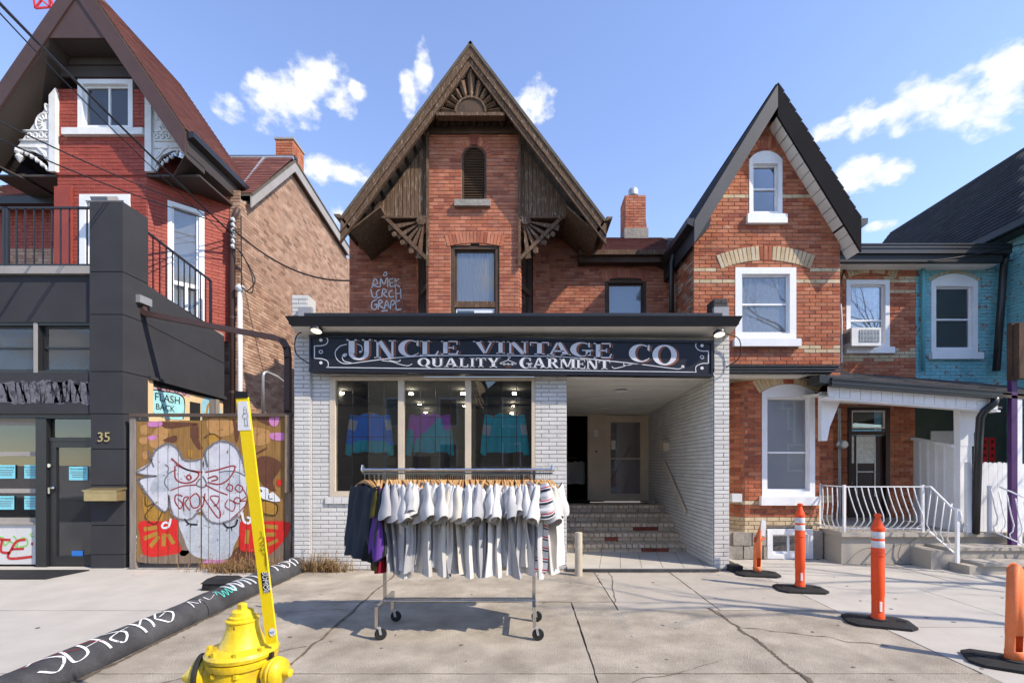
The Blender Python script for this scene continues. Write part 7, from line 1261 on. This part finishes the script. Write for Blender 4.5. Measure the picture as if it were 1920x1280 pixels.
# ---------------------------------------------------------------- fire hydrant with marker
HYD = V(X(455, 2.62), 2.62, 0); hy = thing('fire_hydrant', 'yellow fire hydrant with tall yellow marker post and blue tag', 'hydrant', HYD)
hz = lambda py: Z(py, 2.62)
MB().lathe([(.16, 0), (.16, .05), (.115, .07), (.115, .30), (.13, .33), (.145, .38), (.158, .45), (.16, .56), (.155, .60), (.15, .62)], HYD, n=32).build('barrel', 'hydrant_yellow', hy, smooth=40)
zf_ = hz(1232); MB().lathe([(.15, -.03), (.172, -.02), (.178, 0), (.178, .014), (.165, .018), (.165, .022), (.180, .026), (.184, .045), (.172, .062), (.155, .066)], HYD+V(0, 0, zf_), n=40).build('bonnet_flange', 'hydrant_yellow', hy, smooth=35)
MB().lathe([(.172, 0), (.15, .012), (.118, .022), (.104, .05), (.090, .085), (.080, .125), (.078, .150), (.084, .156), (.084, .163), (.07, .168)], HYD+V(0, 0, zf_+.055), n=32).build('bonnet', 'hydrant_yellow', hy, smooth=35)
MB().lathe([(.068, 0), (.068, .018), (.058, .024), (.054, .045), (.042, .052), (.03, .055)], HYD+V(0, 0, zf_+.218), n=24).build('cap', 'hydrant_yellow', hy, smooth=35); MB().lathe([(.026, 0), (.026, .03), (.02, .036)], HYD+V(0, 0, zf_+.27), n=5).build('operating_nut', 'hydrant_yellow', hy)
for k in range(8):
    a = R(45*k+20); MB().lathe([(.016, -.012), (.016, .012), (.009, .015)], HYD+V(.158*math.cos(a), .158*math.sin(a), zf_+.072), n=6).build('bolt', 'hydrant_yellow', hy); MB().lathe([(.016, -.01), (.016, .012)], HYD+V(.158*math.cos(a), .158*math.sin(a), zf_-.04), n=6).build('bolt_nut', 'hydrant_yellow', hy)
nz_ = hz(1252); nc = HYD+V(0, 0, nz_)
MB().lathe([(.09, .08), (.09, .165), (.098, .17), (.098, .20)], nc+V(0, 0, -.02), (-1, -.25, 0), n=24).build('left_nozzle', 'hydrant_yellow', hy, smooth=40); MB().lathe([(.112, 0), (.118, .006), (.118, .022), (.108, .026)], nc+V(-.185, -.045, -.02), (-1, -.25, 0), n=28).build('storz_ring', 'rubber', hy, smooth=40); MB().lathe([(.09, .0), (.085, .02), (.03, .06), (.018, .075)], nc+V(-.21, -.05, -.02), (-1, -.25, 0), n=20).build('left_cap', 'hydrant_yellow', hy, smooth=40)
MB().lathe([(.055, .10), (.055, .17), (.075, .175), (.075, .19)], nc, (1, -.2, 0), n=20).build('right_nozzle', 'hydrant_yellow', hy, smooth=40)
MB().lathe([(.076, 0), (.080, .006), (.080, .016), (.074, .02), (.074, .028), (.078, .032), (.072, .05), (.06, .062), (.028, .068), (.022, .07), (.022, .11), (.015, .115)], nc+V(.19, -.038, .0), (1, -.2, 0), n=22).build('right_cap', 'hydrant_yellow', hy, smooth=40); MB().lathe([(.10, .05), (.10, .17), (.115, .175), (.115, .21), (.04, .23)], nc+V(0, 0, -.15), (.1, -1, 0), n=26).build('pumper_nozzle', 'hydrant_yellow', hy, smooth=40)
b = MB()
for k in range(9): t = k/8; p = nc+V(.205-.04*t+.01*math.sin(3*t), -.06-.05*t, -.07-.16*t); b.tube([p+V(.012*math.cos(R(a)), .004*(k % 2), .018*math.sin(R(a))) for a in range(0, 361, 45)], .004, 5)
b.build('chain', 'hydrant_yellow', hy)
MB().prism([nc+V(.10, -.075, -.30), nc+V(.185, -.09, -.30), nc+V(.16, -.085, -.02), nc+V(.135, -.08, .03), nc+V(.115, -.078, -.02)], (.0, .006, 0)).build('blue_tag', 'sticker_blue', hy); MB().prism([nc+V(.128, -.05, -.26), nc+V(.205, -.06, -.26), nc+V(.195, -.055, .11), nc+V(.125, -.045, .095)], (0, .02, 0)).build('marker_bracket', 'black_metal', hy)
for k in range(4): MB().lathe([(.009, 0), (.009, .008)], nc+V(.15+.025*(k % 2), -.055, .075-.035*(k//2)), (0, -1, 0), n=8).build('bracket_bolt', 'chrome', hy)
mp = lambda px, py: P(px, py, 2.57); mk = MB().prism([mp(499, 1208), mp(519, 1203), mp(464.5, 744), mp(442, 745)], (0, .012, 0)).build('marker_post', 'marker_yellow', hy); MB().prism([mp(441.5, 746), mp(465, 745), mp(464, 734), mp(440.5, 733)], (.0, -.004, 0)).build('black_cap', 'ink_black', mk)
MB().prism([mp(446.5, 807), mp(470.5, 806), mp(464.5, 752), mp(446, 753)], (0, -.002, 0)).build('white_label', 'ink_white', mk)
b = MB(); g = lambda u, v: mp(u, v)+V(0, -.004, 0)
for l in ([(457, 768), (460, 761), (463, 768), (457, 768)], [(458, 769), (458, 776), (463, 775), (463, 768)], [(455, 779), (458, 775), (464, 775), (466, 779), (463, 784), (457, 784), (455, 779)], [(459, 784), (460, 797), (465, 797), (464, 784)], [(458, 798), (467, 798)]): stroke(b, l, .7, g, raw=True)
b.build('hydrant_pictogram', 'ink_black', mk, fix=False)
MB().prism([mp(494, 1110), mp(506, 1109), mp(503, 1072), mp(489.5, 1073)], (0, -.002, 0)).build('black_sticker', 'ink_black', mk); text('SUMOE', .036, 'ink_white', frame(mp(497.5, 1091)+V(0, -.004, 0), V(.09, 0, -1), V(1, 0, .09)), mk, 'sticker_word', .0004); text('ROGER', .03, 'ink_white', frame(mp(503, 1090)+V(0, -.004, 0), V(.09, 0, -1), V(1, 0, .09)), mk, 'sticker_word', .0004)
b = MB()
for l in ([(489, 995), (492, 1003)], [(486, 1010), (492, 1005), (494, 1014), (487, 1018)], [(487, 1022), (495, 1020), (488, 1030), (497, 1028)], [(490, 1030), (495, 1040)], [(496, 1005), (499, 1060)], [(499, 1035), (501, 1068)]): stroke(b, l, 1.0, g)
b.build('marker_scrawl', 'ink_black', mk, fix=False)
fill_b = MB(); fill(fill_b, arcp(511, 1184, 6, 8, 0, 360, 14)[:-1], g, raw=True); fill_b.build('oval_decal', 'ink_white', mk, fix=False); text('BLUE', .014, 'sticker_blue', frame(mp(511, 1184)+V(0, -.006, 0), V(1, 0, .3), UZ), mk, 'decal_word', .0003)
# ---------------------------------------------------------------- delineator posts
def delin(px, py, full, lab, yaw, mt, hgt=None):
    Y = EYE*F/(py-CY); c = V(X(px, Y), Y, 0); t = thing('delineator_post', lab, 'traffic post', c, 'orange delineator posts')
    b = MB(); a = [(-.30, -.12), (-.22, -.2), (.22, -.2), (.30, -.12), (.30, .12), (.22, .2), (-.22, .2), (-.30, .12)]; rot = lambda x, y: V(c.x+x*math.cos(yaw)-y*math.sin(yaw), c.y+x*math.sin(yaw)+y*math.cos(yaw), 0)
    n = len(a); i0 = len(b.v); b.v += [rot(x, y)+V(0, 0, .0055) for x, y in a]+[rot(x, y)+V(0, 0, .03) for x, y in a]+[rot(x*.75, y*.7)+V(0, 0, .045) for x, y in a]
    for k in range(n):
        k2 = (k+1) % n; b.f += [(k, k2, n+k2, n+k), (n+k, n+k2, 2*n+k2, 2*n+k)]; b.m += [0, 0]
    b.f += [tuple(range(n))[::-1], tuple(2*n+k for k in range(n))]; b.m += [0, 0]; b.build('base', 'rubber', t)
    for sx in (-.2, .2): b = MB(); p = rot(sx, 0); b.ob(p+V(0, 0, .046), V(math.cos(yaw), math.sin(yaw), 0)*.035, V(-math.sin(yaw), math.cos(yaw), 0)*.025, V(0, 0, .004)); b.build('hand_hole', 'ink_black', t)
    MB().lathe([(.085, .04), (.085, .055), (.07, .06)], c, n=24).build('collar', 'rubber', t)
    if full:
        MB().lathe([(.062, .05), (.062, .09), (.056, .10), (.056, .28), (.060, .30), (.060, .78), (.057, .785), (.057, .96), (.062, .965), (.062, .995), (.054, 1.0), (.046, 1.03), (.028, 1.075), (.022, 1.10), (.032, 1.115), (.034, 1.13), (.02, 1.14)], c, n=28).build('tube', mt, t, smooth=40)
        for z in (.79, .885): MB().lathe([(.0575, z), (.0582, z+.002), (.0582, z+.068), (.0575, z+.07)], c, n=28, cap=False).build('reflective_band', 'reflector', t, smooth=True)
        MB().lathe([(.0615, .70), (.064, .705), (.064, .715), (.0615, .72)], c, n=28, cap=False).build('rib', mt, t)
        sl_ = MB(); sl_.ob(c+V(-.012, -.056, .19), (.011, 0, 0), (0, .006, 0), (0, 0, .05)); sl_.build('grip_slot', 'white_old', t)
    return t, c
delin(1500, 1106, True, 'upright orange delineator post in front of the basement window', R(-8), 'orange_plastic'); delin(1646, 1168, True, 'upright orange delineator post in front of the cracked porch wall', R(-20), 'orange_plastic')
def broken(px, py, lab, yaw, h, mt, topb):
    t, c = delin(px, py, False, lab, yaw, mt); n = 20; b = MB(); prof = [.058, .058, .055, .055, .057, .057]; hs = [.05, .12, .13, .24, .26]; hs = hs+[h]
    for j, (r, z) in enumerate(zip(prof, hs)):
        for k in range(n):
            a = 2*math.pi*k/n; zz = z+(topb(a) if j == 5 else 0); b.v.append(c+V(r*math.cos(a)+(zz*.03), r*math.sin(a), zz))
    for j in range(5):
        for k in range(n):
            k2 = (k+1) % n; a = 2*math.pi*(k+.5)/n
            if j in (2, 3) and (math.sin(a) < -.72): continue
            b.f.append((j*n+k, j*n+k2, (j+1)*n+k2, (j+1)*n+k)); b.m.append(0)
    o = b.build('tube', mt, t, smooth=True, fix=False); m = o.modifiers.new('thickness', 'SOLIDIFY'); m.thickness = .006; return t, c
t, c = broken(1419, 1077, 'broken split orange delineator post beside the white shop pier', R(-10), .62, 'orange_faded', lambda a: .12*math.cos(a)+.03*math.sin(3*a)); MB().prism([c+V(.03, -.05, .60), c+V(.10, -.05, .58), c+V(.125, -.03, .80), c+V(.06, -.03, .84)], (0, .02, 0)).build('torn_flap', 'reflector', t); MB().bar(c+V(.01, -.04, .5), c+V(.09, -.05, .56), .03, .03).build('torn_strip', 'orange_faded', t)
broken(1900, 1247, 'faded orange delineator stump with sheared off top and slot', R(-30), .82, 'orange_faded', lambda a: .025*math.sin(2*a)-.05*max(0, math.sin(a+2)))
# ---------------------------------------------------------------- small street things
Yb = EYE*F/(1079-CY); c = V(X(1085, Yb), Yb, 0); t = thing('bollard', 'short beige steel pipe bollard beside the loaded garment rack', 'bollard', c); MB().lathe([(.056, 0), (.056, .63), (.052, .645), (.02, .65)], c, n=20).build('pipe', 'pipe_beige', t, smooth=40)
Yb = 6.25; c = V(X(418, Yb), Yb, 0); t = thing('bait_station', 'black plastic rodent bait station against the painted kerb', 'bait box', c)
MB().hexa([c+V(-.2, -.13, .005), c+V(.2, -.13, .005), c+V(.22, .13, .005), c+V(-.2, .13, .005), c+V(-.19, -.12, .09), c+V(.18, -.12, .09), c+V(.2, .12, .09), c+V(-.19, .12, .09)]).build('tray', 'rubber', t); MB().hexa([c+V(-.21, -.14, .092), c+V(.2, -.14, .092), c+V(.22, .14, .092), c+V(-.21, .14, .092), c+V(-.15, -.09, .15), c+V(.14, -.09, .15), c+V(.15, .1, .15), c+V(-.15, .1, .15)]).build('lid', 'rubber', t); MB().box(c.x-.17, c.x-.1, c.y-.136, c.y-.11, .02, .075).build('entry_hole', 'ink_black', t)
tag(MB().prism([V(X(-60, 6.72), 6.72, .006), V(X(86, 6.72), 6.72, .006), V(X(168, 7.28), 7.28, .006), V(X(-60, 7.28), 7.28, .006)], (0, 0, .012)).build('door_mat', 'rubber'), 'dark rubber mat outside the charcoal shop door', 'mat')
def weed(lab, c, n, rx, ry, h, seed):
    rd = random.Random(seed); t = thing('dry_weeds', lab, 'weeds', c, 'dry weeds'); b = MB()
    for k in range(n):
        a = rd.uniform(0, 6.28); p = Vector(c)+V(rd.gauss(0, rx), rd.gauss(0, ry), .003); l = rd.uniform(.4, 1)*h; d = V(math.cos(a), math.sin(a)*.7, 0); e = rd.uniform(.2, 1.3)
        pts = [p, p+d*l*.3*e+V(0, 0, l*.5/e**.3), p+d*l*.75*e+V(0, 0, l*rd.uniform(.3, .8)/e**.6), p+d*l*1.05*e+V(0, 0, l*rd.uniform(.05, .75)/e**.6)]; w_ = rd.uniform(.003, .008)
        for i in range(3): q = V(-d.y, d.x, 0)*w_*(1-i*.28); q2 = V(-d.y, d.x, 0)*w_*(1-(i+1)*.28); b.face([pts[i]-q, pts[i]+q, pts[i+1]+q2, pts[i+1]-q2])
        if k % 3 == 0:
            q = pts[2]; s_ = rd.uniform(.01, .028); b.face([q, q+V(s_, 0, s_*.6), q+V(s_*.3, s_, s_), q+V(-s_*.5, .01, s_*.4)])
    b.build('stems', 'dry_weed', t, fix=False, kind='stuff')
weed('dry brown weed clump at the foot of the white shop corner', V(-3.1, 7.22, .0), 420, .19, .05, .26, 1); weed('straw coloured dry grass heap at the foot of the graffiti gate', V(-4.3, 7.2, .0), 520, .34, .07, .24, 2)
MB_ = MB().box(X(1365, 7.28), X(1386, 7.28), 7.15, 7.34, .0, .1); tag(MB_.build('rubber_block', 'rubber'), 'small black block at the foot of the right shop pier', 'block')
# ---------------------------------------------------------------- overhead wires, crane
def wire(nm, lab, pts, r): tag(MB().tube([P(u, v, y) for u, v, y in pts], r, 6).build(nm, 'wire_black', smooth=True), lab, 'wire', 'overhead wires')
def wl(a, b_, n, sag): return [(a[0]+(b_[0]-a[0])*i/n, a[1]+(b_[1]-a[1])*i/n+sag*4*(i/n)*(1-i/n), a[2]+(b_[2]-a[2])*i/n) for i in range(n+1)]
wire('service_cable', 'thick service cable running down across the red gable to the mast', wl((-60, -55, 3.6), (436, 440, 9.95), 16, 6), .017); wire('service_cable', 'thinner service cable just below the thick one across the gable', wl((-60, -40, 3.8), (436, 452, 9.95), 16, 14), .008)
wire('service_cable', 'pale wire crossing the white scroll bracket of the red house', wl((-40, 208, 4.2), (437, 415, 9.95), 14, 9), .009); wire('service_cable', 'low wire crossing the black balcony railing', wl((-40, 242, 4.4), (437, 425, 9.95), 14, 12), .009)
wire('service_cable', 'cable sagging over the brown brick flank to the middle house', wl((437, 430, 9.95), (655, 526, 10.25), 14, 26), .017)
cr = thing('tower_crane', 'distant red lattice crane jib behind the red gable', 'crane', P(80, 60, 120)); b = MB()
for a, c_ in (((58, -40), (66, 16)), ((88, -40), (94, 14)), ((66, 16), (94, 14)), ((66, 16), (88, -14)), ((60, -14), (88, -14)), ((60, -14), (94, 14)), ((96, 0), (104, 26))): b.bar(P(*a, 120), P(*c_, 120), .35, .35, up=(0, 1, 0))
b.build('jib', 'crane_red', cr)
# ---------------------------------------------------------------- street tree (its shadow falls on the pavement) and the far side of the street
def bare_tree(lab, c, h, seed):
    rd = random.Random(seed); t = thing('street_tree', lab, 'tree', c, 'bare street trees'); b = MB()
    def grow(p, d, l, r, depth):
        n = 4; pts = [p]; 
        for i in range(n): d = (d+V(rd.gauss(0, .10), rd.gauss(0, .10), rd.gauss(.02, .06))).normalized(); p = p+d*l/n; pts.append(p)
        b.tube(pts, [r*(1-.45*i/n) for i in range(n+1)], 6 if depth < 3 else 4, cap=False)
        if depth < 6:
            for k in range(2 if depth else 3):
                a = rd.uniform(0, 6.28); ax_ = (d.cross(V(math.cos(a), math.sin(a), .3))).normalized(); nd = (Matrix.Rotation(rd.uniform(.35, .75), 3, ax_) @ d).normalized(); grow(pts[-1] if k == 0 else pts[rd.choice((2, 3, 4))], nd, l*rd.uniform(.62, .82), r*.56, depth+1)
    grow(Vector(c), V(0, 0, 1), h*.32, h*.021, 0); b.build('branches', 'bark', t, fix=False, smooth=True)
bare_tree('bare street tree on the pavement past the porch', V(10.6, 3.3, 0), 10, 4); bare_tree('bare street tree at the kerb nearer the road than the other', V(9.3, 2.1, 0), 9.5, 31)
bare_tree('bare street tree across the road facing the shop', V(-1.0, -9.2, 0), 8.0, 9); bare_tree('bare street tree across the road facing the brick gable', V(6.5, -9.2, 0), 9.0, 12)
for k, (x, w_, h_, mt, lab) in enumerate(((-13.5, 7, 6.5, 'brick_brown', 'brown brick house across the road with peaked roof'), (-6, 6.2, 7.2, 'cream_stucco', 'cream rendered house across the road with peaked roof'), (.8, 6.4, 5.6, 'charcoal', 'dark grey house across the road with peaked roof'), (7.8, 6.6, 6.8, 'brick_red_paint', 'red painted house across the road with peaked roof'), (15, 6.8, 6.2, 'brick_brown', 'brown brick house across the road beside the red one'))):
    t = thing('far_house', lab, 'house', (x, -13, 0), 'houses across the road'); MB().box(x-w_/2, x+w_/2, -20, -12.4, 0, h_).build('wall', mt, t); MB().prism([V(x-w_/2-.2, -12.2, h_), V(x+w_/2+.2, -12.2, h_), V(x, -12.2, h_+3)], (0, -8, 0)).build('roof', 'shingle_dark', t)
    for i in range(2):
        for j in range(2):
            xx = x-w_*.25+i*w_*.5; wn_ = MB().box(xx-.55, xx+.55, -12.4, -12.34, 1.2+j*2.6, 2.9+j*2.6).build('window', 'white_paint', t); MB().box(xx-.46, xx+.46, -12.34, -12.335, 1.3+j*2.6, 2.8+j*2.6).build('pane', 'glass_dark', wn_); MB().box(xx-.46, xx+.46, -12.339, -12.337, 1.3+j*2.6, 2.8+j*2.6).build('backing', 'dark_room', wn_)
    MB().box(x-.5, x+.5, -12.4, -12.33, 0, 2.1).build('door', 'door_brown', t)
